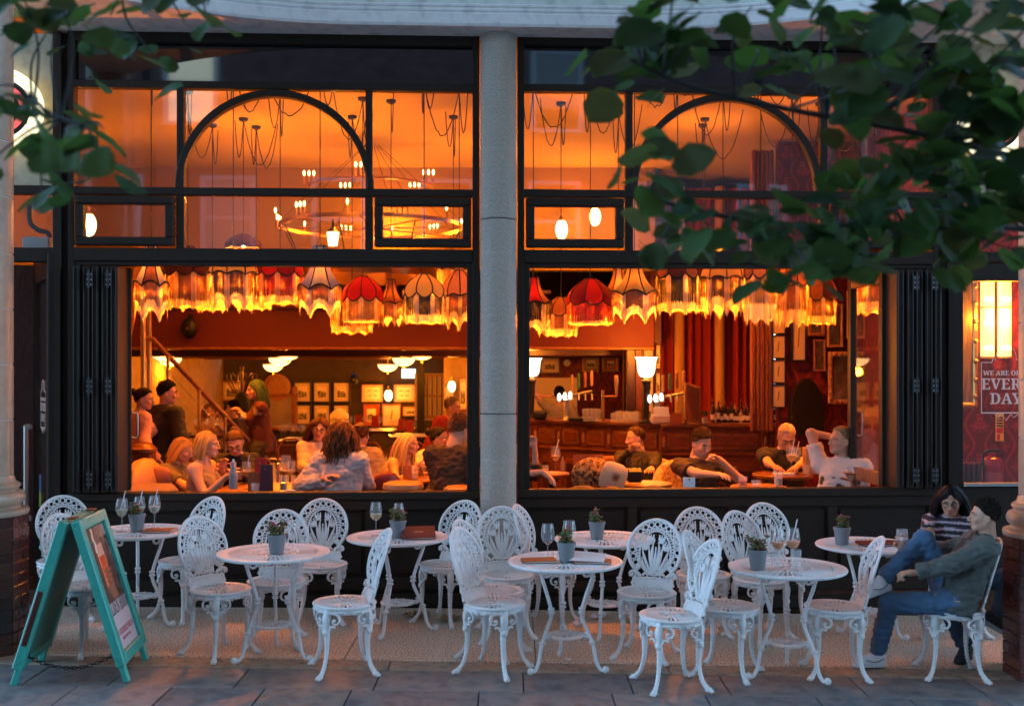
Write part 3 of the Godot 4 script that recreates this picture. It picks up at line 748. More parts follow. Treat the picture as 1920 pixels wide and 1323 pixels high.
func build_room():
	var dm := mat("damask", C(0.26, 0.014, 0.012), 0.6); grain(dm, damask(), 2.5, null, 0.5, true)
	plain_wall("floor", Vector3(-8, -0.10, -8.80), Vector3(8, 0.12, -25), mats["floor_wood"])
	plain_wall("ceiling", Vector3(-8, CEIL, -8.5), Vector3(8, CEIL + 0.06, -25), mats["ceiling"])
	plain_wall("room_wall", Vector3(-6.6, 0.012, -8.9), Vector3(-6.4, CEIL, -24.6), mats["wall_ochre"])
	plain_wall("room_wall", Vector3(7.0, 0.012, -8.9), Vector3(7.2, CEIL, -24.6), dm)
	plain_wall("back_wall", Vector3(-6.4, 0.012, -23.6), Vector3(2.6, 2.25, -23.8), mats["wall_dark"])
	plain_wall("upper_back_wall", Vector3(-6.4, 2.9, -20.0), Vector3(2.6, CEIL, -20.2), mats["wall_ochre"])
	plain_wall("bulkhead", Vector3(-6.4, 3.32, -14.9), Vector3(2.0, CEIL, -15.15), mat("bulkhead_paint", C(0.25, 0.16, 0.04), 0.7))
	# mezzanine with its red front, posts and beams beneath
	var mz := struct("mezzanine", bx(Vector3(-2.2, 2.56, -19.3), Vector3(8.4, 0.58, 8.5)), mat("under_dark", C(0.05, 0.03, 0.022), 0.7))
	part("mezzanine_front", bx(Vector3(-2.2, 2.52, -15.0), Vector3(8.4, 0.62, 0.08), 0.01), mats["beam_red"], mz)
	part("mezzanine_trim", bx(Vector3(-2.2, 2.79, -14.95), Vector3(8.4, 0.05, 0.06), 0.015), mats["wood_dark"], mz)
	part("mezzanine_trim", bx(Vector3(-2.2, 2.225, -14.97), Vector3(8.4, 0.04, 0.12), 0.012), mats["wood_mid_h"], mz)
	for d in [16.8, 18.6, 20.4, 22.2]:
		part("ceiling_beam", bx(Vector3(-2.2, 2.20, -d), Vector3(8.4, 0.14, 0.26), 0.02), mats["wood_dark_h"], mz)
	for i in 9:
		var x := -5.9 + i * 0.9
		var p := MB.new(); p.box(Vector3(0, 0.13, 0), Vector3(0.035, 0.26, 0.035), 0.005); p.box(Vector3(0, 0.2, 0), Vector3(0.30, 0.05, 0.03), 0.012)
		part("balcony_post", p, mats["brass"], mz, Transform3D(Basis(), Vector3(x, 2.82, -15.0)))
	# walls of the bar side
	plain_wall("bar_back_wall", Vector3(0.0, 0.012, -19.0), Vector3(2.6, 2.25, -19.15), dm)
	plain_wall("picture_wall", Vector3(3.3, 0.012, -13.2), Vector3(4.45, CEIL, -13.35), dm)
	plain_wall("return_wall", Vector3(4.33, 0.012, -10.6), Vector3(4.45, CEIL, -13.2), dm)
	plain_wall("lobby_wall", Vector3(4.33, 0.012, -10.48), Vector3(7.0, CEIL, -10.6), dm)
	plain_wall("curtain_wall", Vector3(1.7, 0.012, -16.2), Vector3(3.6, CEIL, -16.35), mats["wood_dark"])
	plain_wall("mezzanine_wall", Vector3(1.95, 2.3, -15.0), Vector3(2.1, CEIL, -20), mats["wood_dark"])
	# dark red wall panels either side of the curtain
	var pier := thing("timber_pier", "broad red-brown pier of upright planks at right edge of curtain", "pillar")
	for i in 5:
		var x0 := PX(1408 + i * 8.4, 13.3)
		part("plank", bx(Vector3(x0 + 0.026, 1.16 + 1.75, -13.3 - (0.03 if i % 2 else 0.0)), Vector3(0.050, 3.5, 0.12), 0.012), mats[["wood_red", "wood_mid", "wood_red", "wood_mid", "wood_red"][i]], pier)
	var p2 := thing("timber_pier", "dark red timber pier with small framed prints behind the tall lamp", "pillar")
	for i in 4:
		part("plank", bx(Vector3(PX(1184 + i * 16, 15.2), 2.2, -15.25 - (0.04 if i % 2 else 0.0)), Vector3(0.125, 4.3, 0.12), 0.012), mats[["wood_dark", "wood_red", "wood_dark", "wood_red"][i]], p2)
	# stage curtain
	var cu := thing("stage_curtain", "floor length red velvet curtain in deep folds behind the bar", "curtain")
	var x := PX(1241, 15.6); var k := 0
	var reds := [C(0.22, 0.012, 0.010), C(0.30, 0.018, 0.012), C(0.17, 0.009, 0.009), C(0.42, 0.21, 0.08)]
	var xe := PX(1412, 15.6)
	var rows := []
	for j in 2:
		var r := PackedVector3Array()
		for i in 181:
			var t := i / 180.0
			r.append(Vector3(lerpf(x, xe, t), 0.9 if j == 0 else 4.6, -15.7 + 0.055 * sin(t * 62.0) + 0.03 * sin(t * 23.0 + 1.0)))
		rows.append(r)
	var mc := MB.new(); mc.skin(rows, false, 1.0)
	var vel := mat("velvet", C(0.30, 0.014, 0.010), 0.85); vel.rim_enabled = true; vel.rim = 0.5
	part("cloth", mc, vel, cu)
	for q in [[1276, 9], [1352, 7]]:
		var bb := MB.new(); var rr := []
		for j in 2:
			var r := PackedVector3Array()
			for i in 17:
				var a := PI * i / 16.0
				r.append(Vector3(PX(q[0], 15.5) - cos(a) * 0.075, 1.0 if j == 0 else 4.6, -15.58 + sin(a) * 0.07))
			rr.append(r)
		bb.skin(rr, false, 1.0); part("gold_drape", bb, mat("gold_cloth", C(0.45, 0.24, 0.08), 0.8), cu)
	build_stairs()
	build_pictures()

func frame_pic(px: float, py: float, d: float, wpx: float, hpx: float, fr: String, style: int, label: String, cat := "picture", group := "", thick := 0.16):
	var w := wpx * d / F; var h := hpx * d / F
	var p := P(px, py, d)
	var t := thing("framed_picture", label, cat, Transform3D(Basis(), p), group)
	var b := minf(w, h) * thick
	var fm = mats[fr]
	var fmesh := MB.new()
	for s: int in [-1, 1]:
		fmesh.box(Vector3(s * (w - b) * 0.5, 0, 0), Vector3(b, h, 0.045), b * 0.25); fmesh.box(Vector3(0, s * (h - b) * 0.5, 0.0005), Vector3(w - 2 * b, b, 0.0445), b * 0.25)
	if style == 9:
		for i in 26:
			var a := TAU * i / 26
			fmesh.ell(Vector3(clampf(cos(a) * 1.3, -1, 1) * (w - b) * 0.5, clampf(sin(a) * 1.3, -1, 1) * (h - b) * 0.5, 0.02), Vector3(b, b, 0.03) * 0.55, Basis(), 8, 4)
	part("frame", fmesh, fm, t)
	part("mount", bx(Vector3(0, 0, -0.006), Vector3(w - 2 * b, h - 2 * b, 0.012)), mat("mount%d" % (style % 3), [C(0.62, 0.5, 0.34), C(0.5, 0.42, 0.26), C(0.40, 0.07, 0.035)][style % 3], 0.8), t)
	var im: Material = print_mat(style, px + py)
	var k := 0.98 if style >= 8 else (0.66 if style % 3 != 1 else 0.78)
	var q := MB.new(); q.face(Vector3(-0.5, -0.5, 0) * Vector3(w - 2 * b, h - 2 * b, 0) * k, Vector3(0.5, -0.5, 0) * Vector3(w - 2 * b, h - 2 * b, 0) * k, Vector3(0.5, 0.5, 0) * Vector3(w - 2 * b, h - 2 * b, 0) * k, Vector3(-0.5, 0.5, 0) * Vector3(w - 2 * b, h - 2 * b, 0) * k, Vector3(0, 0, 1))
	part("print", q, im, t, Transform3D(Basis(), Vector3(0, 0, 0.003)))
	return t
func print_mat(style: int, sd: float) -> Material:
	var v := int(sd) % 4
	var key := "print%d_%d" % [style, v]
	if mats.has(key): return mats[key]
	var im := Image.create(64, 64, false, Image.FORMAT_RGB8)
	var f := FastNoiseLite.new(); f.seed = style * 7 + v; f.frequency = 0.045; f.fractal_octaves = 4
	var g := FastNoiseLite.new(); g.seed = style + v * 5; g.frequency = 0.16
	for j in 64:
		for i in 64:
			var u := i / 63.0 - 0.5; var w := j / 63.0 - 0.5
			var k := 0.9
			match style:
				8: k = 0.30 + 0.18 * f.get_noise_2d(i, j)                      # old painting or glass
				9: k = 0.34 + 0.15 * f.get_noise_2d(i, j) + 0.2 * w
				7: k = 0.9 - (0.55 if absf(absf(u) - 0.22) < 0.13 and absf(absf(w) - 0.2) < 0.035 + 0.04 * f.get_noise_2d(i, j) else 0.0)   # four small sketches
				6: k = 0.82 - 0.5 * maxf(0.0, 1.0 - absf(u + w * 0.2) * 9.0) * (1.0 if absf(w) < 0.35 else 0.0)
				_:
					var hill := f.get_noise_2d(i * 1.3, 5.0) * 0.35 - 0.05
					k = 0.92 if w < -hill * 0.6 - 0.1 else 0.42 + 0.6 * f.get_noise_2d(i, j * 1.7) + 0.4 * g.get_noise_2d(i, j)
					if absf(u) > 0.44 or absf(w) > 0.44: k = 0.92
			k = clampf(k, 0.06, 0.95)
			im.set_pixel(i, j, Color(k, k * 0.9, k * 0.74))
	var m := mat(key, Color.WHITE, 0.5 if style < 8 else 0.35); m.albedo_texture = ImageTexture.create_from_image(im)
	return m
func build_pictures():
	var bw := 23.5
	var G2 := "small framed prints on the dark back wall"
	for q in [[567, 735, "top left of six right of arched mirror"], [603, 735, "top middle of six right of arched mirror"], [640, 735, "top right of six right of arched mirror"], [567, 777, "bottom left of six right of arched mirror"], [603, 777, "bottom middle of six prints, above the woman in white"], [640, 777, "bottom right of six prints, behind the fringed table lamp"]]:
		frame_pic(q[0], q[1], bw, 33, 40, "black_metal", 3, "pale landscape print in black frame, " + q[2], "picture", G2, 0.09)
	for q in [[371, 733, 32, 38, "beside the stair post, above the seated far woman"], [400, 733, 30, 38, "second along the upper row behind the stair rail"], [437, 733, 44, 38, "wide one behind the coat stand"], [371, 775, 32, 36, "lowest left behind the stair rail"], [404, 775, 30, 36, "behind the far woman's head"], [441, 778, 32, 36, "behind the dark haired far guest"]]:
		frame_pic(q[0], q[1], bw, q[2], q[3], "wood_mid", 4, "cream print in thin wooden frame, " + q[4], "picture", G2, 0.08)
	frame_pic(698, 737, bw, 40, 33, "wood_light", 7, "print of four small sketches left of the lit wall lamp", "picture", G2, 0.06)
	frame_pic(758, 737, bw, 40, 33, "wood_light", 7, "print of four small sketches right of the lit wall lamp", "picture", G2, 0.06)
	frame_pic(696, 778, bw, 31, 42, "wood_red", 2, "red mounted portrait print below the four-sketch print", "picture", G2, 0.1)
	frame_pic(734, 778, bw, 36, 43, "wood_mid", 6, "tall cream certificate in brown frame below the wall lamp", "picture", G2, 0.08)
	frame_pic(769, 771, bw, 28, 18, "wood_light", 3, "small wide landscape print under the exit sign", "picture", G2, 0.08)
	frame_pic(1031, 685, 18.9, 40, 33, "wood_dark", 3, "dark framed group print on red damask left of the clock", "picture", "prints on the damask bar wall", 0.1)
	frame_pic(1108, 682, 18.9, 33, 30, "wood_light", 4, "grey mounted landscape print right of the clock", "picture", "prints on the damask bar wall", 0.22)
	frame_pic(1145, 682, 18.9, 33, 30, "wood_light", 5, "grey mounted landscape print nearest the tall lamp", "picture", "prints on the damask bar wall", 0.22)
	for i in 5:
		frame_pic(1216, 585 + i * 52 - 20, 15.15, 22, 45, "wood_dark", 3, "narrow cream print in timber pier, number %s from the top" % ["one", "two", "three", "four", "five"][i], "picture", "prints set in the timber pier", 0.12)
		frame_pic(1234, 585 + i * 52 - 20, 15.14, 9, 45, "wood_dark", 3, "thin cream print strip on pier's right edge, number %s down" % ["one", "two", "three", "four", "five"][i], "picture", "prints set in the timber pier", 0.1)
	for i in 4:
		frame_pic(1460, 604 + i * 46, 13.1, 27, 45, "black_metal", 6, "dark framed certificate in the tall strip beside plank pier, %s down" % ["first", "second", "third", "fourth"][i], "picture", "certificates in a tall strip", 0.09)
	frame_pic(1498, 632, 13.1, 30, 92, "black_metal", 6, "tall black framed drawing highest left on damask wall", "picture", "", 0.12)
	frame_pic(1531, 604, 13.1, 32, 52, "wood_mid", 8, "stepped brown frame with dark picture under the last lamp", "picture", "", 0.2)
	frame_pic(1566, 610, 13.1, 30, 82, "wood_light", 8, "tall pale wooden framed painting beside ornate frame top", "picture", "", 0.16)
	frame_pic(1537, 666, 13.1, 23, 60, "wood_mid", 8, "narrow framed figure painting above the black arch", "picture", "", 0.16)
	frame_pic(1592, 708, 13.08, 78, 98, "wood_light", 9, "large ornate gilt framed brown painting right of black arch", "picture", "", 0.1)
	frame_pic(1606, 590, 13.1, 36, 90, "wood_light", 9, "ornate gilt framed dark painting above the large brown painting", "picture", "", 0.12)
	# arched hearth opening at the bar end, drawn as one flat near-black face
	var ar := MB.new(); var c := P(1513, 790, 13.1); var ra := 0.0
	var pts := [Vector2(-0.20, -0.15), Vector2(-0.20, 0.10), Vector2(-0.17, 0.30), Vector2(-0.10, 0.46), Vector2(0, 0.53), Vector2(0.10, 0.46), Vector2(0.17, 0.30), Vector2(0.20, 0.10), Vector2(0.20, -0.15)]
	var cp := curve(pts, 5)
	for i in cp.size() - 1:
		var a: Vector2 = cp[i]; var b: Vector2 = cp[i + 1]
		ar.poly3(Vector3(0, -0.15, 0.04), Vector3(a.x, a.y, 0.04), Vector3(b.x, b.y, 0.04), Vector3(0, 0, 1))
		ar.face(Vector3(a.x, a.y, 0.04), Vector3(b.x, b.y, 0.04), Vector3(b.x, b.y, -0.1), Vector3(a.x, a.y, -0.1), Vector3(a.x, a.y, 0).normalized())
	solo("arched_hearth", "black arched hearth opening in damask wall at bar end", "hearth", ar, mat("opening_black", C(0.002, 0.002, 0.002), 1.0), Transform3D(Basis(), c))
	# clock, switch plates, exit sign
	var ck := thing("wall_clock", "small round cream wall clock on the red damask", "clock", Transform3D(Basis(Vector3.RIGHT, PI / 2), P(1063, 680, 18.95)))
	part("case", lt([Vector2(0.055, 0.015), Vector2(0.065, 0.03), Vector2(0.07, 0.02), Vector2(0.07, -0.03)].slice(0, 4), 24), mats["wood_light"], ck); part("face", lt([Vector2(0.06, 0.012), Vector2(0.001, 0.012)], 24), mats["paper"], ck)
	for a in [0.4, 2.2]: part("hand", bx(Vector3(sin(a), 0.0, cos(a)) * 0.018 + Vector3(0, 0.014, 0), Vector3(0.005, 0.003, 0.04), 0.0, Basis(Vector3.UP, a)), mats["black_metal"], ck)
	solo("switch_plate", "small cream thermostat plate at left end of damask wall", "switch", bx(P(999, 666, 18.96), Vector3(0.09, 0.09, 0.03), 0.008), mats["paper"])
	var ex := thing("exit_sign", "glowing white and green exit sign on dark back wall", "sign", Transform3D(Basis(), P(766, 700, 23.2)))
	var em := mat("exit_glow", C(0.75, 0.9, 0.8), 0.5); em.emission_enabled = true; em.emission = C(0.55, 0.95, 0.75); em.emission_energy_multiplier = 1.3
	part("box", bx(Vector3.ZERO, Vector3(0.30, 0.20, 0.05), 0.01), em, ex)
	part("lettering", text_mesh("EXIT", 0.12, 0.004, "Droid Sans"), mat("exit_green", C(0.02, 0.32, 0.12), 0.5), ex, Transform3D(Basis(), Vector3(0, -0.01, 0.027)))
	part("hanger", bx(Vector3(0, 0.13, 0), Vector3(0.03, 0.08, 0.03)), mats["black_metal"], ex)
	# arched mirror surround on the back wall
	var mi := thing("arched_mirror", "mirror in red-brown oval topped wooden surround behind the waitress", "mirror", Transform3D(Basis(), P(526, 755, 23.4)))
	var o := MB.new(); o.lathe([Vector2(0.31, 0.0), Vector2(0.30, 0.05), Vector2(0.22, 0.06), Vector2(0.21, 0.02), Vector2(0.001, 0.02)], 32, Transform3D(Basis(Vector3.RIGHT, PI / 2), Vector3(-0.08, 0.34, 0)))
	part("oval_top", o, mats["wood_mid"], mi)
	for s: int in [-1, 1]: part("side", bx(Vector3(s * 0.30, -0.12, 0.0), Vector3(0.11, 0.95, 0.06), 0.015), mats["wood_red"], mi)
	part("shelf", bx(Vector3(0, 0.17, 0.02), Vector3(0.76, 0.06, 0.12), 0.015), mats["wood_red_h"], mi); part("shelf", bx(Vector3(0, -0.56, 0.02), Vector3(0.76, 0.08, 0.12), 0.015), mats["wood_red_h"], mi)
	part("glass", bx(Vector3(0, -0.2, -0.01), Vector3(0.5, 0.68, 0.01)), mat("mirror", C(0.6, 0.6, 0.6), 0.04, 1.0), mi)
	# small window with bars, lit box above it
	var wi := thing("inner_window", "pale barred inner window at the room's far right corner", "window", Transform3D(Basis(), P(806, 742, 21.5)))
	part("board", bx(Vector3(0, -0.02, -0.03), Vector3(0.62, 0.95, 0.03)), mat("cream_lit", C(0.62, 0.5, 0.33), 0.7), wi)
	for i in 6: part("bar", bx(Vector3(-0.24 + i * 0.095, 0, 0), Vector3(0.016, 0.84, 0.02)), mats["wood_dark"], wi)
	for yy in [-0.42, 0.0, 0.42]: part("rail", bx(Vector3(0, yy, 0.006), Vector3(0.54, 0.045, 0.024)), mats["wood_light"], wi)
	plain_wall("partition", Vector3(PX(782, 21.4), 0.012, -21.4), Vector3(PX(795, 21.4), 2.25, -21.6), mats["black_metal"])
	plain_wall("partition", Vector3(PX(832, 20), 0.012, -20), Vector3(PX(900, 20), 2.25, -20.1), mats["wall_ochre"])
	frame_pic(842, 745, 19.9, 20, 50, "wood_light", 4, "tall cream poster behind the man in red", "picture", "", 0.06)
	frame_pic(868, 738, 19.9, 16, 60, "wood_mid", 4, "narrow wooden framed poster beside the right jamb", "picture", "", 0.1)
	# wall speakers
	for s in [[355, 615, 14.85, 0.11, 0.15, "black wall speaker mounted on the red mezzanine front"], [664, 711, 23.3, 0.10, 0.13, "black wall speaker on back wall right of six prints"]]:
		var sp := thing("wall_speaker", s[5], "speaker", Transform3D(Basis(), P(s[0], s[1], s[2])))
		var m := MB.new(); m.ell(Vector3.ZERO, Vector3(s[3], s[4], 0.10), Basis(), 16, 10); part("case", m, mats["black_metal"], sp)
		part("badge", bx(Vector3(0, -0.01, 0.10), Vector3(0.03, 0.01, 0.006)), mats["wood_light"], sp); part("bracket", bx(Vector3(0, s[4], -0.05), Vector3(0.04, 0.1, 0.08)), mats["black_metal"], sp)
	# white board behind the barman
	solo("serving_hatch", "bright cream tiled hatch behind the barman", "hatch", bx(P(1037, 748, 18.85), Vector3(0.86, 0.76, 0.03), 0.01), mat("hatch", C(0.8, 0.66, 0.42), 0.5))
	# a coat stand
	var cs := thing("coat_stand", "dark bentwood coat stand with curled hooks behind the waitress", "coat stand", Transform3D(Basis(), Vector3(PX(453, 19), 0, -19)))
	var m := MB.new(); m.tube([Vector3(0, 0, 0), Vector3(0, 1.9, 0)], 0.028, 10); m.ell(Vector3(0, 1.95, 0), Vector3(0.035, 0.06, 0.035)); part("pole", m, mats["wood_dark"], cs)
	for i in 6:
		var a := TAU * i / 6; var dd := Vector3(cos(a), 0, sin(a)); var hk := MB.new()
		hk.tube(curve([Vector3(0, 1.45, 0), dd * 0.12 + Vector3(0, 1.52, 0), dd * 0.22 + Vector3(0, 1.66, 0), dd * 0.27 + Vector3(0, 1.8, 0), dd * 0.22 + Vector3(0, 1.86, 0), dd * 0.17 + Vector3(0, 1.8, 0)], 4), 0.012, 6); part("hook", hk, mats["wood_dark"], cs)
		var ft := MB.new(); ft.tube(curve([Vector3(0, 0.35, 0), dd * 0.15 + Vector3(0, 0.2, 0), dd * 0.28 + Vector3(0, 0.02, 0)], 4), 0.014, 6); part("foot", ft, mats["wood_dark"], cs)
	var bag := MB.new(); bag.ell(Vector3(0.02, 1.28, 0.1), Vector3(0.15, 0.26, 0.12)); bag.ell(Vector3(0.02, 1.05, 0.1), Vector3(0.17, 0.2, 0.13)); part("hung_coat", bag, mat("black_cloth", C(0.012, 0.011, 0.012), 0.9), cs)

func build_stairs():
	# handrail and posts of the stair on the left
	var t := thing("staircase", "wooden stair handrail with brass posts and wire infill at left", "staircase")
	var a := P(283, 633, 12.6); var b := P(505, 868, 15.2)
	var m := MB.new(); m.bar(P(262, 634, 12.5), a, 0.06, 0.045, 0.012); m.bar(a, b, 0.06, 0.05, 0.014); part("handrail", m, mats["wood_mid"], t)
	for q in [0.12, 0.36, 0.58, 0.82]:
		var p := a.lerp(b, q)
		var pm := MB.new(); pm.tube([p + Vector3(0, -1.15, 0), p + Vector3(0, -0.03, 0)], 0.022, 10); pm.ell(p + Vector3(0, -0.03, 0), Vector3(0.03, 0.03, 0.03)); part("post", pm, mats["brass"], t)
	for k in 4:
		var o := Vector3(0, -0.2 - 0.2 * k, 0); var w := MB.new(); w.tube([a + o, b + o], 0.004, 5); part("wire", w, mats["steel"], t)
	for k in 9:
		var p := a.lerp(b, k / 8.0)
		part("tread", bx(Vector3(p.x - 0.0, p.y - 1.2, p.z - 0.55), Vector3(0.3, 0.05, 1.1), 0.008), mats["wood_dark_h"], t)
	for q in [[268, 12.4], [279, 12.7]]:
		var nm := MB.new(); nm.tube([Vector3(PX(q[0], q[1]), 0.0, -q[1]), Vector3(PX(q[0], q[1]), 2.75, -q[1])], 0.03, 10); part("newel", nm, mats["brass"], t)
	part("string_board", bx(P(250, 560, 13.0), Vector3(0.12, 1.3, 0.05), 0.01, Basis(Vector3.FORWARD, 0.2)), mats["wood_mid"], t)
	# fluted red post of the bench end
	var np := thing("bench_post", "dark red fluted bench end post with moulded cap beside bifold", "post", Transform3D(Basis(), Vector3(PX(268, 10.6), 0, -10.6)))
	part("shaft", bx(Vector3(0, 0.55, 0), Vector3(0.19, 1.1, 0.19), 0.01), mats["wood_red"], np)
	for i in 6: part("flute", bx(Vector3(-0.07 + i * 0.028, 0.60, 0.098), Vector3(0.014, 0.62, 0.012), 0.004), mats["wood_dark"], np)
	part("cap", lt([Vector2(0.13, 1.1), Vector2(0.15, 1.12), Vector2(0.15, 1.15), Vector2(0.12, 1.17), Vector2(0.09, 1.2), Vector2(0.001, 1.22)], 4), mats["wood_red"], np, Transform3D(Basis(Vector3.UP, PI / 4), Vector3.ZERO))
	part("collar", bx(Vector3(0, 0.93, 0), Vector3(0.23, 0.05, 0.23), 0.01), mats["wood_mid_h"], np)

# ================================================================ the bar counter and what stands on it
func build_bar():
	var H := 1.23
	var t := thing("bar_counter", "long red-brown panelled wooden bar counter with carved oval bosses", "bar counter")
	var A := Vector3(PX(960, 15.5), 0, -15.5); var B := Vector3(PX(1240, 13.95), 0, -13.95)
	var dir := (B - A).normalized(); var Lw := A.distance_to(B)
	var Bs := Basis(dir, Vector3.UP, dir.cross(Vector3.UP).normalized())
	var X := Transform3D(Bs, A)
	if (X.basis * Vector3(0, 0, 1)).z < 0: X.basis.z = -X.basis.z
	counter_run(t, X, Lw, H, 6)
	counter_run(t, Transform3D(Basis(), Vector3(PX(1240, 13.7), 0, -13.7)), 0.42, H + 0.01, 1)
	counter_run(t, Transform3D(Basis(), Vector3(PX(1300, 13.75), 0, -13.75)), 2.7, H + 0.01, 3)
	bar_items(H)
func counter_run(t: Node3D, X: Transform3D, w: float, H: float, n: int):
	part("counter_top", bx(Vector3(w * 0.5, H - 0.025, -0.25), Vector3(w, 0.05, 0.62), 0.012), mats["wood_mid_h"], t, X)
	part("counter_body", bx(Vector3(w * 0.5, H * 0.5 - 0.03, -0.12), Vector3(w - 0.004, H - 0.06, 0.2)), mats["wood_red_h"], t, X)
	part("moulding", bx(Vector3(w * 0.5, H - 0.065, 0.0), Vector3(w, 0.03, 0.05), 0.01), mats["wood_red_h"], t, X)
	part("moulding", bx(Vector3(w * 0.5, H - 0.40, 0.005), Vector3(w, 0.035, 0.06), 0.012), mats["wood_red_h"], t, X)
	part("skirting", bx(Vector3(w * 0.5, 0.08, 0.0), Vector3(w, 0.16, 0.05), 0.01), mats["wood_dark_h"], t, X)
	var s := w / n
	for i in n:
		var cx := s * (i + 0.5)
		var up := part("drawer_panel", bx(Vector3(cx, H - 0.235, -0.008), Vector3(s - 0.12, 0.21, 0.03), 0.012), mats["wood_mid_h"], t, X)
		part("field", bx(Vector3(cx, H - 0.235, 0.008), Vector3(s - 0.20, 0.13, 0.02), 0.008), mats["wood_red_h"], up)
		part("stile", bx(Vector3(s * i + 0.03, H - 0.235, 0.0), Vector3(0.08, 0.27, 0.045), 0.008), mats["wood_red"], t, X)
		var boss := MB.new(); boss.ell(Vector3(s * i + 0.03, H - 0.235, 0.025), Vector3(0.025, 0.075, 0.018), Basis(), 12, 8); part("boss", boss, mats["wood_light"], t, X)
		var lo := part("lower_panel", bx(Vector3(cx, 0.44, -0.014), Vector3(s - 0.16, 0.5, 0.03), 0.014), mats["wood_red"], t, X)
		part("field", bx(Vector3(cx, 0.44, 0.004), Vector3(s - 0.28, 0.38, 0.02), 0.01), mats["wood_dark"], lo)
		part("pilaster", bx(Vector3(s * i + 0.03, 0.44, 0.0), Vector3(0.1, 0.56, 0.05), 0.01), mats["wood_red"], t, X)
func bottle_mb(h: float, r: float) -> MB:
	return lt([Vector2(r * 0.9, 0), Vector2(r, 0.01), Vector2(r, h * 0.6), Vector2(r * 0.85, h * 0.68), Vector2(r * 0.36, h * 0.78), Vector2(r * 0.33, h * 0.95), Vector2(r * 0.4, h * 0.955), Vector2(r * 0.4, h), Vector2(0.001, h)], 10)
func bar_items(H: float):
	# two torch lamps
	for q in [[1212, 14.0, "tall torch lamp with white glass bowl on black column on bar"], [997, 15.4, "torch lamp with white glass bowl cut by right window's jamb"]]:
		var p := P(q[0], 0, q[1]); p.y = H
		var t := thing("torch_lamp", q[2], "lamp", at(p, 0.0))
		part("base", lt([Vector2(0.11, 0), Vector2(0.11, 0.015), Vector2(0.05, 0.03), Vector2(0.03, 0.06)], 20), mats["black_metal"], t)
		part("stem", lt([Vector2(0.03, 0.05), Vector2(0.035, 0.1), Vector2(0.05, 0.5), Vector2(0.06, 0.52), Vector2(0.06, 0.54)], 8), mats["black_metal"], t)
		part("collar", lt([Vector2(0.07, 0.54), Vector2(0.075, 0.56), Vector2(0.04, 0.57), Vector2(0.03, 0.60)], 20), mats["brass"], t)
		var gm := mat("torch_glass", C(0.95, 0.9, 0.8), 0.3); gm.emission_enabled = true; gm.emission = C(1, 0.80, 0.50); gm.emission_energy_multiplier = 2.4
		var s := 0.23
		part("glass_bowl", lt(curve([Vector2(0.03, 0.60), Vector2(0.08, 0.615), Vector2(0.11, 0.68), Vector2(0.118, 0.76), Vector2(0.13, 0.83), Vector2(0.155, 0.865)], 4), 24, true), gm, t)
		omni(t, Vector3(0, 0.95, 0.0), 1.2, WARM, 0.06)
	# beer taps
	for q in [[1062, 14.75, 5, "cluster of glowing beer taps at left of the bar"], [1232, 13.95, 5, "cluster of glowing beer taps beside the tall torch lamp"]]:
		var p := P(q[0], 0, q[1]); p.y = H
		var t := thing("beer_taps", q[3], "beer taps", at(p))
		part("column", lt([Vector2(0.06, 0), Vector2(0.04, 0.03), Vector2(0.03, 0.06), Vector2(0.03, 0.26), Vector2(0.045, 0.28), Vector2(0.03, 0.3)], 14), mats["steel"], t)
		var bm := MB.new(); bm.tube([Vector3(-0.1, 0.30, 0), Vector3(0.36, 0.40, 0)], 0.025, 10); part("crossbar", bm, mats["steel"], t)
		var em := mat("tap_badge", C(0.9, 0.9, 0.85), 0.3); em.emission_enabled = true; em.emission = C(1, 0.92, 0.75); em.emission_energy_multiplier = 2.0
		for i in 3:
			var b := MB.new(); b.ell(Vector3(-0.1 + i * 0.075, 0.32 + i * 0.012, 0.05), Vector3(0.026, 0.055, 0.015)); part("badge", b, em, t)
		for i in 4:
			var x := 0.08 + i * 0.09
			var hb := MB.new(); hb.box(Vector3(x, 0.52 + i * 0.02, 0.0), Vector3(0.04, 0.22, 0.03), 0.01); part("tap_handle", hb, [mats["wood_light"], mat("tap_green", C(0.05, 0.16, 0.08), 0.4), mats["wood_mid"], mats["wood_light"]][i], t)
			var sp := MB.new(); sp.tube([Vector3(x, 0.36, 0.0), Vector3(x, 0.35, 0.07), Vector3(x, 0.28, 0.08)], 0.012, 6); part("spout", sp, mats["steel"], t)
	var hp := thing("hand_pump", "tall brass font with cream pump handle left of bar glasses", "beer pump", at(Vector3(PX(1142, 14.4), H, -14.4)))
	var c := MB.new(); c.tube([Vector3(-0.08, 0, 0), Vector3(-0.08, 0.42, 0)], 0.02, 10); c.tube([Vector3(-0.08, 0.34, 0), Vector3(0.1, 0.34, 0)], 0.014, 8); part("font", c, mats["brass"], hp)
	part("handle", lt([Vector2(0.012, 0.33), Vector2(0.018, 0.4), Vector2(0.028, 0.55), Vector2(0.024, 0.62), Vector2(0.001, 0.63)], 10), mats["wood_light"], hp, Transform3D(Basis(), Vector3(0.1, 0, 0)))
	# till, menu board on easel, printed card, trays
	var till := thing("card_till", "cream till unit on the bar right of the torch lamp", "till", at(Vector3(PX(1240, 13.85), H, -13.85)))
	part("body", bx(Vector3(0, 0.06, 0), Vector3(0.26, 0.12, 0.2), 0.02), mats["paper"], till); part("screen", bx(Vector3(0, 0.16, 0.0), Vector3(0.2, 0.12, 0.03), 0.01, Basis(Vector3.RIGHT, -0.4)), mats["paper"], till)
	var ez := thing("tabletop_easel", "leaning framed gilt mirror board on small wooden easel on bar", "easel", at(Vector3(PX(1297, 13.75), H, -13.7), 0.5))
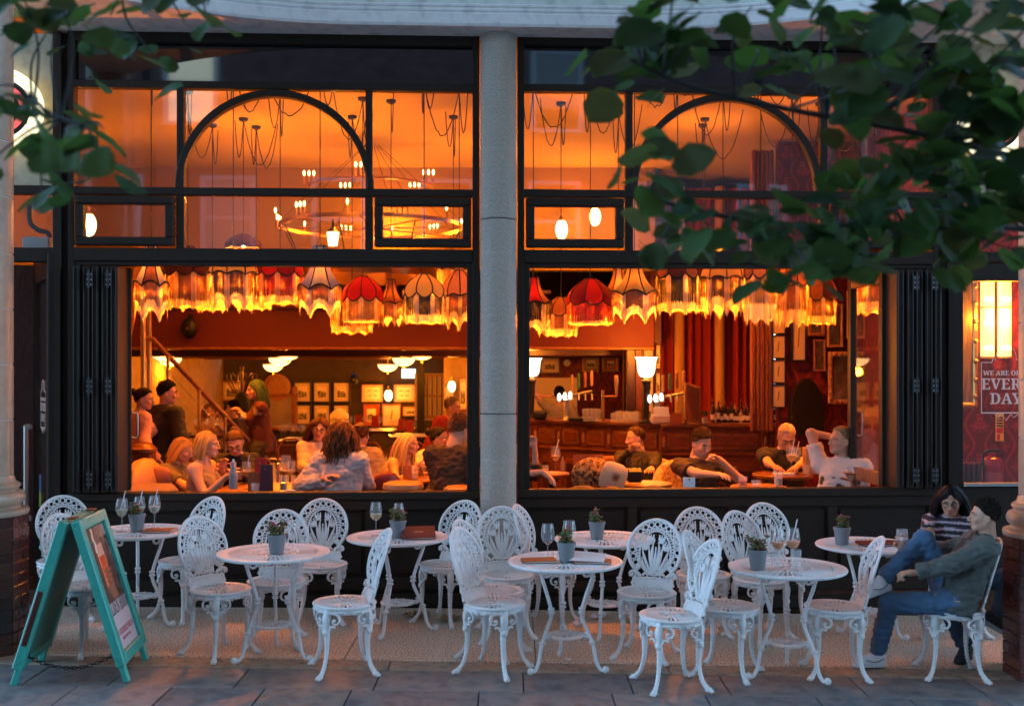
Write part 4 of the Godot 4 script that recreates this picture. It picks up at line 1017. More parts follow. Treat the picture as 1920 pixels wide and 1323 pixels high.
	part("frame", bx(Vector3(0, 0.27, 0), Vector3(0.26, 0.5, 0.025), 0.008, Basis(Vector3.FORWARD, 0.22) * Basis(Vector3.RIGHT, -0.25)), mats["wood_light"], ez)
	part("glass", bx(Vector3(0, 0.27, 0.016), Vector3(0.21, 0.44, 0.004), 0.0, Basis(Vector3.FORWARD, 0.22) * Basis(Vector3.RIGHT, -0.25)), mat("old_mirror", C(0.6, 0.45, 0.28), 0.15, 0.9), ez)
	for s: int in [-1, 1]:
		var lg := MB.new(); lg.bar(Vector3(s * 0.13, 0, 0.03), Vector3(s * 0.02, 0.3, -0.06), 0.02, 0.02); part("leg", lg, mats["wood_dark"], ez)
	solo("menu_card", "orange printed card with dark arch standing left of easel", "card", bx(Vector3(PX(1268, 13.6), H + 0.075, -13.62), Vector3(0.15, 0.15, 0.008), 0.0, Basis(Vector3.RIGHT, -0.2)), mats["menu_tan"])
	solo("folded_towels", "black folded bar towels at the counter's far left", "towels", bx(Vector3(PX(1012, 15.0), H + 0.06, -15.0), Vector3(0.2, 0.12, 0.2), 0.03), mats["black_metal"])
	solo("serving_trays", "stack of black serving trays below the left beer taps", "trays", bx(Vector3(PX(1090, 14.6), H + 0.025, -14.6), Vector3(0.36, 0.05, 0.25), 0.012), mats["black_metal"])
	var pl := thing("bar_plant", "small potted plant on bar right of easel", "plant", at(Vector3(PX(1322, 13.8), H, -13.8)))
	part("pot", lt([Vector2(0.03, 0), Vector2(0.045, 0.08), Vector2(0.04, 0.08)], 12), mats["paper"], pl)
	var lf := MB.new(); lf.col = Color(0.04, 0.09, 0.02)
	for i in 20:
		var a := rng.randf() * TAU; lf.ell(Vector3(cos(a) * rng.randf() * 0.05, 0.1 + rng.randf() * 0.06, sin(a) * 0.04), Vector3(0.02, 0.006, 0.012), Basis(Vector3.UP, a) * Basis(Vector3.RIGHT, rng.randf()), 6, 4)
	part("leaves", lf, mats["vc"], pl, Transform3D(), "stuff")
	# glasses upside down by the torch lamp; bottles along the back edge
	var gls := lt([Vector2(0.03, 0), Vector2(0.036, 0.14), Vector2(0.033, 0.14), Vector2(0.028, 0.008)], 10).mesh()
	for i in 14:
		solo("bar_glass", "clear upturned tumbler among the glasses left of the torch lamp", "glass", gls, mats["thin_glass"], at(Vector3(PX(1148 + i * 3.6, 14.2) + 0.02 * (i % 3), H, -14.1 - 0.08 * (i % 3)), 0.0, 0.9 + 0.25 * ((i * 7) % 5) / 5.0), "upturned glasses on the bar")
	for i in 4:
		solo("bar_glass", "tall clear glass in the row left of the hand pump", "glass", gls, mats["thin_glass"], at(Vector3(PX(1098 + i * 8, 14.4), H, -14.4), 0.0, 1.25), "tall glasses left of the pump")
	var bm := [mat("bottle_green", C(0.015, 0.04, 0.012), 0.1), mat("bottle_brown", C(0.05, 0.018, 0.006), 0.1), mat("bottle_clear", C(0.45, 0.33, 0.2), 0.1), mat("bottle_black", C(0.008, 0.008, 0.008), 0.15)]
	var b0 := thing("bottle", "small dark bottle in the row along right end of bar", "bottle", Transform3D(), "bottles along the bar")
	part("glass", bottle_mb(0.24, 0.03), bm[0], b0); part("label", lt([Vector2(0.0308, 0.04), Vector2(0.0308, 0.11)], 10), mats["paper"], b0)
	part("cap", lt([Vector2(0.013, 0.225), Vector2(0.013, 0.245), Vector2(0.001, 0.245)], 8), mat("foil", C(0.4, 0.08, 0.03), 0.35, 0.4), b0)
	for i in 46:
		var px := 1336.0 + (i % 23) * 5.9 + rng.randf_range(-1.5, 1.5); var d := 14.05 - 0.12 * int(i / 23.0)
		if px > 1470: continue
		var p := Vector3(PX(px, d), H + 0.01, -d)
		var o: Node3D = b0 if i == 0 else dup(b0, Transform3D())
		o.transform = Transform3D(Basis(Vector3.UP, i).scaled(Vector3(rng.randf_range(0.75, 1.1), rng.randf_range(0.65, 1.25), 1.0)), p)
		(o.get_child(0) as MeshInstance3D).material_override = bm[rng.randi_range(0, 3)]
	for i in 5:
		var o := dup(b0, Transform3D(Basis().scaled(Vector3(0.6, 0.35, 0.6)), Vector3(PX(1490 + i * 12, 13.5), H + 0.01, -13.6)), "small stub of a candle bottle before the black arch", "little bottles before the arch")
# ================================================================ fringed lamp shades, bowls, chandelier
const WARM := Color(1.0, 0.53, 0.10)
const LAMP_E := 2.0
func shade_r(kind: String, t: float) -> float:      # t 0 at the crown, 1 at the rim; share of the rim radius
	match kind:
		"dome": return sin(clampf(0.16 + t * 0.95, 0, 1.2) * PI * 0.5) * (1.0 if t < 0.8 else 1.0 - (t - 0.8) * 0.12)
		"bell": return 0.30 + 0.10 * t + 0.60 * pow(t, 2.6)
		_: return 0.72 + 0.28 * sin(t * PI * 0.5)
func shade_mb(kind: String, n: int, R: float, h: float, sc: float, cols: Array, pleat: bool) -> Dictionary:
	var m := MB.new(); var trim := MB.new(); var sub := 8; var nr := 9
	var rim := []
	var edge := func(u: float) -> float:     # drop of the rim across a panel, u 0..1
		return (sin(u * PI) * sc) if sc > 0.0 else (-(1.0 - sin(u * PI)) * sc)
	for p in n:
		m.col = cols[p % cols.size()]
		var rows := []
		for r in nr + 1:
			var t := float(r) / nr; var row := PackedVector3Array()
			for s in sub + 1:
				var u := float(s) / sub; var a := TAU * (p + u) / n
				var bulge := 1.0 + 0.05 * sin(u * PI) * t
				var rr := R * shade_r(kind, t) * bulge
				if pleat: rr *= 1.0 + 0.02 * sin(u * 50.0)
				var y: float = -t * h - edge.call(u) * t * t
				row.append(Vector3(cos(a) * rr, y, sin(a) * rr))
				if r == nr and s < sub: rim.append([a, rr, y, u])
			rows.append(row)
		m.skin(rows, false, 1.0)
		var rib := []
		for r in nr + 1: rib.append(rows[r][0] * Vector3(1.012, 1, 1.012))
		trim.tube(rib, 0.0065, 5)
	var loop := []
	for e in rim: loop.append(Vector3(cos(e[0]) * e[1] * 1.01, e[2], sin(e[0]) * e[1] * 1.01))
	loop.append(loop[0]); trim.tube(loop, 0.008, 5, false)
	var r0: float = R * shade_r(kind, 0.0); var tl := []
	for s in 25: tl.append(Vector3(cos(TAU * s / 24) * r0, 0.0, sin(TAU * s / 24) * r0))
	trim.tube(tl, 0.007, 5, false)
	return {"shade": m, "trim": trim, "rim": rim}
func fringe_mb(rim: Array, len0: float, len1: float, ca: Color, cb: Color, inset: float, drop: float) -> MB:
	var m := MB.new(); var k := rim.size()
	for i in k:
		var e: Array = rim[i]; var e2: Array = rim[(i + 1) % k]
		var da: float = wrapf(e2[0] - e[0], -PI, PI)
		for s in 3:
			var a: float = e[0] + da * s / 3.0; var r: float = (lerpf(e[1], e2[1], s / 3.0)) * inset; var y: float = lerpf(e[2], e2[2], s / 3.0) - drop
			var u: float = e[3] + s / 24.0
			var tip := absf(u - 0.5) > 0.36
			var w := absf(da) / 3.0 * r * 0.50
			var L: float = lerpf(len0, len1, pow(absf(u - 0.5) * 2.0, 2.0)) * rng.randf_range(0.93, 1.05)
			m.col = (cb * (0.7 if inset >= 1.0 else 1.0) if tip else ca * (0.5 if inset >= 1.0 else 1.0)) * rng.randf_range(0.7, 1.15)
			var c := Vector3(cos(a) * r, y, sin(a) * r); var tx := Vector3(-sin(a), 0, cos(a)) * w; var nn := Vector3(cos(a), 0, sin(a))
			var b := c + Vector3(0, -L, 0) + nn * rng.randf_range(-0.006, 0.006)
			m.face(c - tx, c + tx, b + tx * 0.9, b - tx * 0.9, nn)
	return m
func build_lamps():
	var fab := vc("shade_fabric", 0.85); fab.backlight_enabled = true; fab.backlight = Color(0.11, 0.11, 0.11)
	var fr := vc("fringe_silk", 0.6); fr.backlight_enabled = true; fr.backlight = Color(0.07, 0.07, 0.07)
	var fr2 := vc("fringe_cream", 0.6); fr2.backlight_enabled = true; fr2.backlight = Color(0.30, 0.30, 0.30)
	var trim := mat("shade_trim", C(0.035, 0.022, 0.018), 0.7)
	var bulb := mat("bulb_glass", C(1, 0.9, 0.7), 0.3); bulb.emission_enabled = true; bulb.emission = C(1.0, 0.70, 0.32); bulb.emission_energy_multiplier = 6.0
	var cream := Color(0.80, 0.62, 0.36); var brown := Color(0.28, 0.10, 0.04); var dk := Color(0.08, 0.022, 0.012); var red := Color(0.55, 0.015, 0.01); var gold := Color(0.75, 0.42, 0.09); var blk := Color(0.012, 0.008, 0.006); var rust := Color(0.42, 0.16, 0.05); var salmon := Color(0.55, 0.22, 0.10); var lilac := Color(0.45, 0.36, 0.42); var dred := Color(0.24, 0.008, 0.008)
	# px, top, rim, fringe end, width, depth, kind, panels, scallop, panel colours, fringe, gap fringe, second tier, label
	var L := [
		[283, 458, 528, 562, 62, 11.0, "bell", 6, -0.05, [cream, brown], salmon, cream, 588, "cream leaf print bell shade with brown panel, first lamp by bifold"],
		[352, 462, 510, 555, 84, 11.3, "dome", 8, 0.045, [dk, dk], rust, cream, 575, "dark brown scalloped shade with rust fringe, second in left window"],
		[437, 478, 511, 550, 86, 11.1, "drum", 8, -0.03, [gold, gold], brown, cream, 572, "pleated yellow drum shade with brown beaded fringe"],
		[525, 470, 511, 548, 86, 11.4, "dome", 8, 0.05, [red, dred], red, cream, 566, "red paisley scalloped shade with red fringe in left window"],
		[600, 462, 535, 562, 80, 11.0, "bell", 6, -0.05, [lilac, cream], rust, lilac, 580, "mauve and cream bell shade with lilac lace fringe"],
		[680, 518, 556, 592, 76, 11.6, "dome", 8, 0.055, [red, red], gold, cream, 600, "bright red petal shade with long gold fringe"],
		[660, 540, 572, 605, 82, 12.4, "dome", 8, 0.04, [salmon, salmon], rust, cream, 622, "low salmon shade half hidden behind the bright red petal shade"],
		[733, 524, 566, 592, 48, 11.7, "bell", 6, -0.03, [rust, brown], salmon, cream, 603, "small brown bell shade between red and black fringed lamps"],
		[795, 514, 550, 582, 78, 11.3, "dome", 8, 0.05, [gold, gold], blk, cream, 602, "yellow petal shade with black fringe in left window"],
		[861, 507, 552, 585, 64, 11.2, "dome", 8, -0.03, [salmon, salmon], brown, cream, 608, "salmon domed shade cut by the left window's right jamb"],
		[850, 470, 502, 540, 62, 12.4, "dome", 8, -0.03, [rust, gold], gold, cream, 560, "rust and yellow shade above the salmon domed one"],
		[1000, 520, 566, 600, 66, 11.0, "bell", 6, -0.03, [rust, red], blk, cream, 618, "orange red bell shade with black fringe at right window's jamb"],
		[1052, 557, 588, 612, 66, 11.8, "dome", 8, 0.03, [rust, brown], rust, cream, 628, "low brown domed shade left of the dark red shade"],
		[1107, 523, 566, 596, 88, 11.2, "dome", 8, 0.04, [dred, red], red, red, 606, "dark red domed shade with red fringe in right window"],
		[1190, 488, 546, 574, 84, 11.0, "bell", 6, -0.045, [gold, gold], rust, cream, 592, "gold bell shade with cream frilled fringe in right window"],
		[1160, 500, 548, 574, 60, 12.2, "bell", 6, -0.04, [rust, cream], rust, cream, 590, "rust bell shade tucked behind the gold bell shade"],
		[1271, 486, 515, 560, 82, 11.2, "dome", 8, 0.04, [dk, brown], blk, cream, 582, "dark brown shade with black fringe under the leaves"],
		[1356, 490, 520, 556, 84, 11.1, "drum", 8, -0.03, [gold, gold], dk, cream, 584, "pleated yellow drum shade with black beaded fringe"],
		[1427, 480, 514, 560, 64, 11.0, "dome", 8, 0.05, [rust, brown], gold, cream, 600, "rust petal shade with long gold fringe in right window"],
		[1486, 490, 530, 575, 60, 11.5, "dome", 8, 0.04, [rust, rust], rust, cream, 606, "rust shade with pale fringe hidden by hanging leaves"],
		[1538, 510, 556, 585, 62, 11.8, "dome", 8, 0.05, [brown, dk], brown, cream, 604, "brown petal shade last before the glazed leaf in right window"],
		[1640, 495, 530, 560, 70, 11.4, "dome", 8, 0.04, [brown, rust], rust, cream, 585, "brown shade seen through the glazed leaf of right window"],
		[398, 520, 540, 566, 60, 12.8, "dome", 8, 0.03, [salmon, rust], rust, cream, 580, "low back row shade between brown and yellow shades"],
		[480, 515, 540, 562, 60, 12.9, "dome", 8, 0.03, [rust, salmon], gold, cream, 578, "low back row shade between yellow and red shades"],
		[1318, 520, 545, 568, 60, 12.8, "dome", 8, 0.03, [rust, salmon], gold, cream, 582, "low back row shade right of black fringed lamp"],
		[456, 440, 462, 462, 66, 12.5, "dome", 8, 0.02, [dk, dk], dk, dk, 0, "high dark wire domed shade in the left window's middle pane"],
		[1322, 438, 466, 470, 66, 12.5, "dome", 8, 0.02, [gold, gold], gold, gold, 0, "high gold leaf print shade behind leaves in right middle pane"],
	]
	var lr := RandomNumberGenerator.new(); lr.seed = 21
	for qi in L.size():
		var q: Array = L[qi]
		var d: float = q[5] - (1.5 if qi % 2 == 0 and q[5] < 11.7 else 0.55); var sc: float = d / F
		var top := P(q[0], q[1], d)
		var t := thing("fringed_lamp", q[13], "lamp", Transform3D(Basis(Vector3.UP, lr.randf_range(-0.3, 0.3)), top))
		var R: float = q[4] * sc * 0.5; var h: float = (q[2] - q[1]) * sc
		var sd := shade_mb(q[6], q[7], R, h, q[8], q[9], q[6] == "drum")
		part("shade", sd.shade, fab, t); part("binding", sd.trim, trim, t)
		var fl: float = (q[3] - q[2]) * sc
		if fl > 0.03:
			part("fringe", fringe_mb(sd.rim, fl, fl * 1.25, q[10], q[11], 1.0, 0.004), fr, t, Transform3D(), "stuff")
			var f2: float = (q[12] - q[2]) * sc
			part("lower_fringe", fringe_mb(sd.rim, f2 * 0.86 - fl * 0.7, f2 * 1.12 - fl * 0.7, cream, q[10].lerp(cream, 0.6), 0.93, fl * 0.7), fr2, t, Transform3D(), "stuff")
		var b := MB.new(); b.ell(Vector3(0, -h * 0.75, 0), Vector3(0.03, 0.042, 0.03), Basis(), 10, 8); part("bulb", b, bulb, t)
		var cord := MB.new(); cord.tube([Vector3(0, -h * 0.6, 0), Vector3(0, CEIL - top.y - 0.03, 0)], 0.005, 5); part("cord", cord, mats["black_metal"], t)
		var hk := MB.new(); hk.lathe([Vector2(0.001, CEIL - top.y - 0.05), Vector2(0.05, CEIL - top.y - 0.03), Vector2(0.055, CEIL - top.y)], 12); part("ceiling_hook", hk, mats["black_metal"], t)
		# the slack of the flex, looped away along the ceiling
		var sw := MB.new(); var ex := lr.randf_range(-0.55, 0.55); var ez := lr.randf_range(0.1, 0.8); var pts := []
		for i in 21:
			var u := i / 20.0
			pts.append(Vector3(ex * u, CEIL - top.y - 0.02 - (1.0 - pow(2.0 * u - 1.0, 2.0)) * lr.randf_range(0.50, 0.53) * (0.6 + absf(ex)), ez * u))
		sw.tube(pts, 0.0055, 5); pts = []
		for i in 15:
			var u := i / 14.0
			pts.append(Vector3(-ex * 0.25 * u, CEIL - top.y - 0.02 - (1.0 - pow(2.0 * u - 1.0, 2.0)) * 0.42, -ez * 0.3 * u))
		sw.tube(pts, 0.0055, 5); part("slack_flex", sw, mats["black_metal"], t)
		omni(t, Vector3(0, -h * 0.75, 0), LAMP_E, WARM, 0.03)
	bowls(bulb); chandelier(); wall_lights()
func bowls(bulb: Material):
	var em := mat("bowl_glass", C(0.9, 0.75, 0.5), 0.4); em.emission_enabled = true; em.emission = C(1.0, 0.66, 0.27); em.emission_energy_multiplier = 1.15
	for q in [[540, 660, 17.2, 40, "nearest middle cut glass bowl light under the mezzanine"], [525, 673, 19.4, 36, "second middle cut glass bowl light under the mezzanine"], [512, 685, 21.6, 32, "farthest middle cut glass bowl light under the mezzanine"], [791, 660, 17.2, 40, "nearest right cut glass bowl light under the mezzanine"], [757, 673, 19.4, 36, "second right cut glass bowl light under the mezzanine"], [727, 685, 21.6, 32, "farthest right cut glass bowl light under the mezzanine"], [305, 660, 17.2, 42, "nearest left cut glass bowl light behind the stair rail"], [318, 673, 19.4, 36, "second left cut glass bowl light behind the stair rail"], [328, 685, 21.6, 32, "farthest left cut glass bowl light behind the stair rail"]]:
		var d: float = q[2]; var r: float = q[3] * d / F * 0.58
		var p := P(q[0], q[1], d)
		var t := thing("bowl_light", q[4], "ceiling light", at(p), "bowl lights under the mezzanine")
		var m := MB.new(); var rows := []
		for j in 9:
			var a := PI * 0.5 * j / 8.0; var row := PackedVector3Array()
			for i in 48:
				var k := 1.0 + (0.025 if i % 2 else -0.025)
				row.append(Vector3(cos(TAU * i / 48) * sin(a) * r * k, -cos(a) * r * 0.74 + 0.02, sin(TAU * i / 48) * sin(a) * r * k))
			rows.append(row)
		m.skin(rows, true, -1.0); part("bowl", m, em, t)
		part("rim", lt([Vector2(r * 0.98, 0.015), Vector2(r * 1.05, 0.02), Vector2(r * 1.05, 0.035), Vector2(r * 0.96, 0.04)], 32), mats["brass"], t)
		var st := MB.new(); st.tube([Vector3(0, 0.0, 0), Vector3(0, maxf(0.06, 2.24 - p.y), 0)], 0.012, 6); part("stem", st, mats["brass"], t)
		var f := MB.new(); f.ell(Vector3(0, -r * 0.74 + 0.005, 0), Vector3(0.02, 0.03, 0.02)); part("finial", f, mats["brass"], t)
		omni(t, Vector3(0, -r * 0.74 - 0.08, 0), 0.6, WARM, 0.08)
func chandelier():
	var em := mat("candle_flame", C(1, 0.9, 0.6), 0.3); em.emission_enabled = true; em.emission = C(1.0, 0.66, 0.22); em.emission_energy_multiplier = 5.0
	var c := P(697, 425, 13.4)
	var t := thing("ring_chandelier", "great black iron ring chandelier with candle bulbs above the lamps", "chandelier", at(c))
	var R := 1.15
	part("upper_ring", lt([Vector2(R - 0.015, -0.022), Vector2(R, -0.022), Vector2(R, 0.022), Vector2(R - 0.015, 0.022), Vector2(R - 0.015, -0.022)], 64), mats["brass"], t)
	var dr := 0.95
	part("lower_drum", lt([Vector2(dr - 0.02, -0.66), Vector2(dr, -0.66), Vector2(dr, -0.46), Vector2(dr - 0.02, -0.46), Vector2(dr - 0.02, -0.66)], 64), mat("bronze", C(0.35, 0.17, 0.05), 0.3, 1.0), t)
	for i in 8:
		var a := TAU * i / 8 + 0.2
		var ch := MB.new(); ch.tube([Vector3(cos(a) * R, 0.05, sin(a) * R), Vector3(0, 1.1, 0)], 0.004, 5); ch.tube([Vector3(cos(a) * R, -0.05, sin(a) * R), Vector3(cos(a) * dr, -0.46, sin(a) * dr)], 0.008, 5); part("chain", ch, mats["black_metal"], t)
	var sp := MB.new(); sp.tube([Vector3(0, -0.5, 0), Vector3(0, CEIL - c.y, 0)], 0.02, 8); part("spindle", sp, mats["brass"], t)
	for i in 8:
		var a := TAU * i / 8
		var arm := MB.new(); arm.tube([Vector3(0, -0.02, 0), Vector3(cos(a) * R, 0, sin(a) * R)], 0.009, 6); part("spoke", arm, mats["brass"], t)
	for i in 12:
		var a := TAU * i / 12 + 0.1
		for s in ([-1, 0, 1] if i % 2 == 0 else [0]):
			var b: float = a + s * 0.055
			var p := Vector3(cos(b) * (R + 0.06), 0, sin(b) * (R + 0.06))
			var k := part("candle", lt([Vector2(0.012, 0.0), Vector2(0.012, 0.10), Vector2(0.001, 0.10)], 8), mats["wood_light"], t, Transform3D(Basis(), p))
			var f := MB.new(); f.ell(Vector3(0, 0.135, 0), Vector3(0.014, 0.035, 0.014), Basis(), 8, 6); part("flame", f, em, k)
		if i % 3 == 0: omni(t, Vector3(cos(a) * (R + 0.06), 0.135, sin(a) * (R + 0.06)), 0.9, WARM, 0.03)
	# a second tier of candles seen above the transom
	for i in 5:
		var a := TAU * i / 5 + 0.35
		for s in [-1, 0, 1]:
			var p := Vector3(cos(a) * 0.78 + s * 0.06, 0.50, sin(a) * 0.78)
			var k := part("candle", lt([Vector2(0.012, 0.0), Vector2(0.012, 0.10), Vector2(0.001, 0.10)], 8), mats["wood_light"], t, Transform3D(Basis(), p))
			var f := MB.new(); f.ell(Vector3(0, 0.135, 0), Vector3(0.014, 0.035, 0.014), Basis(), 8, 6); part("flame", f, em, k)
	part("top_ring", lt([Vector2(0.77, 0.475), Vector2(0.79, 0.475), Vector2(0.79, 0.50), Vector2(0.77, 0.50), Vector2(0.77, 0.475)], 48), mats["brass"], t)
func wall_lights():
	var em := mat("globe_glass", C(1, 0.9, 0.7), 0.4); em.emission_enabled = true; em.emission = C(1.0, 0.70, 0.30); em.emission_energy_multiplier = 2.6
	for q in [[166, 421, 12.6, 0.085, 0.14, "glowing oval globe light on left wall, in left casement"], [1053, 430, 14.6, 0.085, 0.14, "lower glowing globe light in right window's small casement"], [1116, 406, 14.6, 0.08, 0.13, "higher glowing globe light in right window's small casement"], [728, 741, 23.3, 0.09, 0.13, "lit wall lantern between the two four-sketch prints"], [847, 724, 19.5, 0.07, 0.11, "glowing wall lamp above the man in red"]]:
		var t := thing("wall_lamp", q[5], "lamp", at(P(q[0], q[1], q[2])))
		var m := MB.new(); m.ell(Vector3.ZERO, Vector3(q[3], q[4], q[3]), Basis(), 16, 12); part("globe", m, em, t)
		part("cap", lt([Vector2(q[3] * 0.6, q[4] * 0.85), Vector2(q[3] * 0.5, q[4] * 1.05), Vector2(0.02, q[4] * 1.15), Vector2(0.015, q[4] * 1.5)], 14), mats["brass"], t)
		part("bracket", bx(Vector3(0, q[4] * 1.45, -0.08), Vector3(0.03, 0.03, 0.2), 0.006), mats["brass"], t)
		omni(t, Vector3(0, 0, q[3] + 0.05), 0.7, WARM, 0.08)
	# lanterns hung in the middle pane
	for q in [[624, 447, 12.0, "small glowing lantern hung from the ring chandelier"]]:
		var t := thing("lantern", q[3], "lamp", at(P(q[0], q[1], q[2])))
		part("glass", lt([Vector2(0.05, -0.08), Vector2(0.07, 0.07)], 6), em, t); part("cap", lt([Vector2(0.085, 0.07), Vector2(0.02, 0.13), Vector2(0.01, 0.22)], 6), mats["black_metal"], t)
	# the fringed table lamp on the far table
	var tl := thing("table_lamp", "small cream fringed table lamp in front of six prints", "lamp", at(P(636, 790, 21.8)))
	var sd := shade_mb("dome", 6, 0.19, 0.16, 0.04, [Color(0.8, 0.62, 0.36)], false)
	part("shade", sd.shade, mats["shade_fabric"], tl, Transform3D(Basis(), Vector3(0, 0.26, 0))); part("fringe", fringe_mb(sd.rim, 0.16, 0.24, Color(0.8, 0.62, 0.36), Color(0.8, 0.6, 0.3), 1.0, 0.0), mats["fringe_silk"], tl, Transform3D(Basis(), Vector3(0, 0.26, 0)), "stuff")
	var b := MB.new(); b.ell(Vector3(0, 0.14, 0), Vector3(0.04, 0.05, 0.04)); part("bulb", b, mats["bulb_glass"], tl)
	part("stem", lt([Vector2(0.08, -0.26), Vector2(0.03, -0.22), Vector2(0.02, 0.1)], 12), mats["brass"], tl)
	omni(tl, Vector3(0, 0.14, 0), 0.5, WARM, 0.04)
	# ribbed tube sconces behind the right door
	var te := mat("tube_glass", C(1, 0.9, 0.7), 0.35); te.emission_enabled = true; te.emission = C(1.0, 0.60, 0.17); te.emission_energy_multiplier = 0.9
	var ho := mat("tube_hot", C(1, 0.9, 0.7), 0.3); ho.emission_enabled = true; ho.emission = C(1.0, 0.75, 0.36); ho.emission_energy_multiplier = 3.0
	for q in [[1852, "left ribbed glass tube sconce glowing behind the right door"], [1884, "right ribbed glass tube sconce glowing behind the right door"]]:
		var p := P(q[0], 596, 10.3)
		var t := thing("tube_sconce", q[1], "lamp", at(p))
		var m := MB.new(); var rows := []
		for j in 2:
			var row := PackedVector3Array()
			for i in 48:
				var r := 0.062 if i % 2 else 0.056
				row.append(Vector3(cos(TAU * i / 48) * r, -0.37 if j == 0 else 0.40, sin(TAU * i / 48) * r))
			rows.append(row)
		m.skin(rows, true, -1.0); part("ribbed_glass", m, te, t)
		for y in [-0.29, -0.05, 0.18]:
			var h := MB.new(); h.ell(Vector3(0, y, 0.012), Vector3(0.054, 0.055, 0.054)); part("bulb", h, ho, t)
		for y in [-0.38, 0.10, 0.41]: part("band", lt([Vector2(0.064, y - 0.006), Vector2(0.066, y), Vector2(0.064, y + 0.006)], 24), mats["brass"], t)
		part("backplate", bx(Vector3(0.08, 0, -0.09), Vector3(0.05, 0.8, 0.02)), mats["wood_dark"], t)
		omni(t, Vector3(0, 0, 0.14), 0.8, WARM, 0.06)
# ================================================================ cast iron terrace furniture
func bp(u: float, v: float, o := 0.0) -> Vector3:      # a point of the chair's curved, leaning back
	return Vector3(u, v, -0.165 - (v - 0.44) * 0.27 + 1.1 * u * u + o)
func tube2(m: MB, pts: Array, rad, sides := 6, flat := 0.75):
	var q := []
	for p in pts: q.append(bp(p.x, p.y))
	m.tube(q, rad, sides, true, flat, Vector3(0, 0.3, 1))
func spiral(c: Vector2, r0: float, r1: float, a0: float, turn: float, k := 16) -> Array:
	var out := []
	for i in k + 1:
		var t := float(i) / k; var r := lerpf(r0, r1, t); var a := a0 + turn * t
		out.append(c + Vector2(cos(a), sin(a)) * r)
	return out
func taper(k: int, a: float, b: float) -> Array:
	var out := []
	for i in k: out.append(lerpf(a, b, float(i) / maxi(k - 1, 1)))
	return out
func chair_parts() -> Dictionary:
	var fr := MB.new()
	# outer rim, open below, ending in volutes
	var pts := []
	for i in 41:
		var a := deg_to_rad(lerpf(-38, 218, i / 40.0))
		pts.append(Vector2(cos(a) * 0.188, 0.695 + sin(a) * 0.198))
	tube2(fr, pts, 0.0125, 7, 0.8)
	for s: float in [-1.0, 1.0]:
		var a := deg_to_rad(-38); var e := Vector2(s * cos(a) * 0.188, 0.695 + sin(a) * 0.198)
		var c := e + Vector2(-s * 0.028, 0.006)
		var sp := spiral(c, 0.028, 0.006, (-0.2 if s > 0 else PI + 0.2), -s * 4.6)
		tube2(fr, sp, taper(17, 0.0125, 0.009), 6)
		fr.ell(bp(c.x, c.y), Vector3(0.012, 0.012, 0.012), Basis(), 8, 6)
		# the neck: S scroll from the oval to the base plate
		var neck := curve([Vector2(s * 0.098, 0.575), Vector2(s * 0.125, 0.560), Vector2(s * 0.122, 0.535), Vector2(s * 0.098, 0.512), Vector2(s * 0.105, 0.482), Vector2(s * 0.118, 0.452)], 4)
		tube2(fr, neck, 0.014, 6)
		var sc := spiral(Vector2(s * 0.150, 0.520), 0.026, 0.006, (PI if s > 0 else 0.0), -s * 5.4)
		tube2(fr, sc, taper(17, 0.012, 0.008), 6); fr.ell(bp(s * 0.150, 0.520), Vector3(0.012, 0.012, 0.012), Basis(), 8, 6)
		tube2(fr, curve([Vector2(s * 0.126, 0.515), Vector2(s * 0.132, 0.49), Vector2(s * 0.146, 0.455)], 4), 0.012, 6)
		var sc2 := spiral(Vector2(s * 0.055, 0.512), 0.022, 0.006, (0.0 if s > 0 else PI), s * 4.6)
		tube2(fr, sc2, taper(17, 0.010, 0.007), 6)
	# base plate along the rear of the seat
	var rows := []
	for j in 3:
		var r := PackedVector3Array()
		for i in 13:
			var u := lerpf(-0.145, 0.145, i / 12.0)
			r.append(bp(u, 0.432 + j * 0.03, 0.012 if j < 2 else 0.006))
		rows.append(r)
	fr.skin(rows, false, 1.0)
	rows = []
	for j in 3:
		var r := PackedVector3Array()
		for i in 13:
			var u := lerpf(-0.145, 0.145, i / 12.0)
			r.append(bp(u, 0.432 + j * 0.03, -0.010))
		rows.append(r)
	fr.skin(rows, false, -1.0)
	tube2(fr, [Vector2(-0.145, 0.492), Vector2(-0.07, 0.497), Vector2(0, 0.499), Vector2(0.07, 0.497), Vector2(0.145, 0.492)], 0.011, 6)
	# pierced border: rings, beads, inner rims
	var br := MB.new()
	for i in 17:
		var a := deg_to_rad(lerpf(-34, 214, i / 16.0))
		var c := Vector2(cos(a) * 0.160, 0.694 + sin(a) * 0.168); var ring := []
		for k in 11: ring.append(c + Vector2(cos(TAU * k / 10), sin(TAU * k / 10)) * 0.0185)
		tube2(br, ring, 0.0062, 5, 0.8)
	for rim in [[0.136, 0.142, 0.0055], [0.112, 0.150, 0.0075]]:
		pts = []
		for i in 33:
			var a := deg_to_rad(lerpf(-44, 224, i / 32.0)) if rim[0] > 0.12 else TAU * i / 32.0
			pts.append(Vector2(cos(a) * rim[0], (0.692 if rim[0] > 0.12 else 0.668) + sin(a) * rim[1]))
		tube2(br, pts, rim[2], 6, 0.9)
	for i in 34:
		var a := deg_to_rad(lerpf(-40, 220, i / 33.0))
		br.ell(bp(cos(a) * 0.125, 0.684 + sin(a) * 0.146), Vector3(0.0072, 0.0072, 0.006), Basis(), 6, 4)
	# tulips
	var tu := MB.new()
	var leaf := func(path: Array, w: float):
		var c := curve(path, 5); var rad := []
		for i in c.size():
			var t := float(i) / (c.size() - 1)
			rad.append(w * (0.35 + 0.65 * sin(PI * minf(t * 1.15 + 0.08, 1.0))) + 0.0012)
		var q := []
		for p in c: q.append(bp(p.x, p.y))
		tu.tube(q, rad, 6, true, 0.42, Vector3(0, 0, 1))
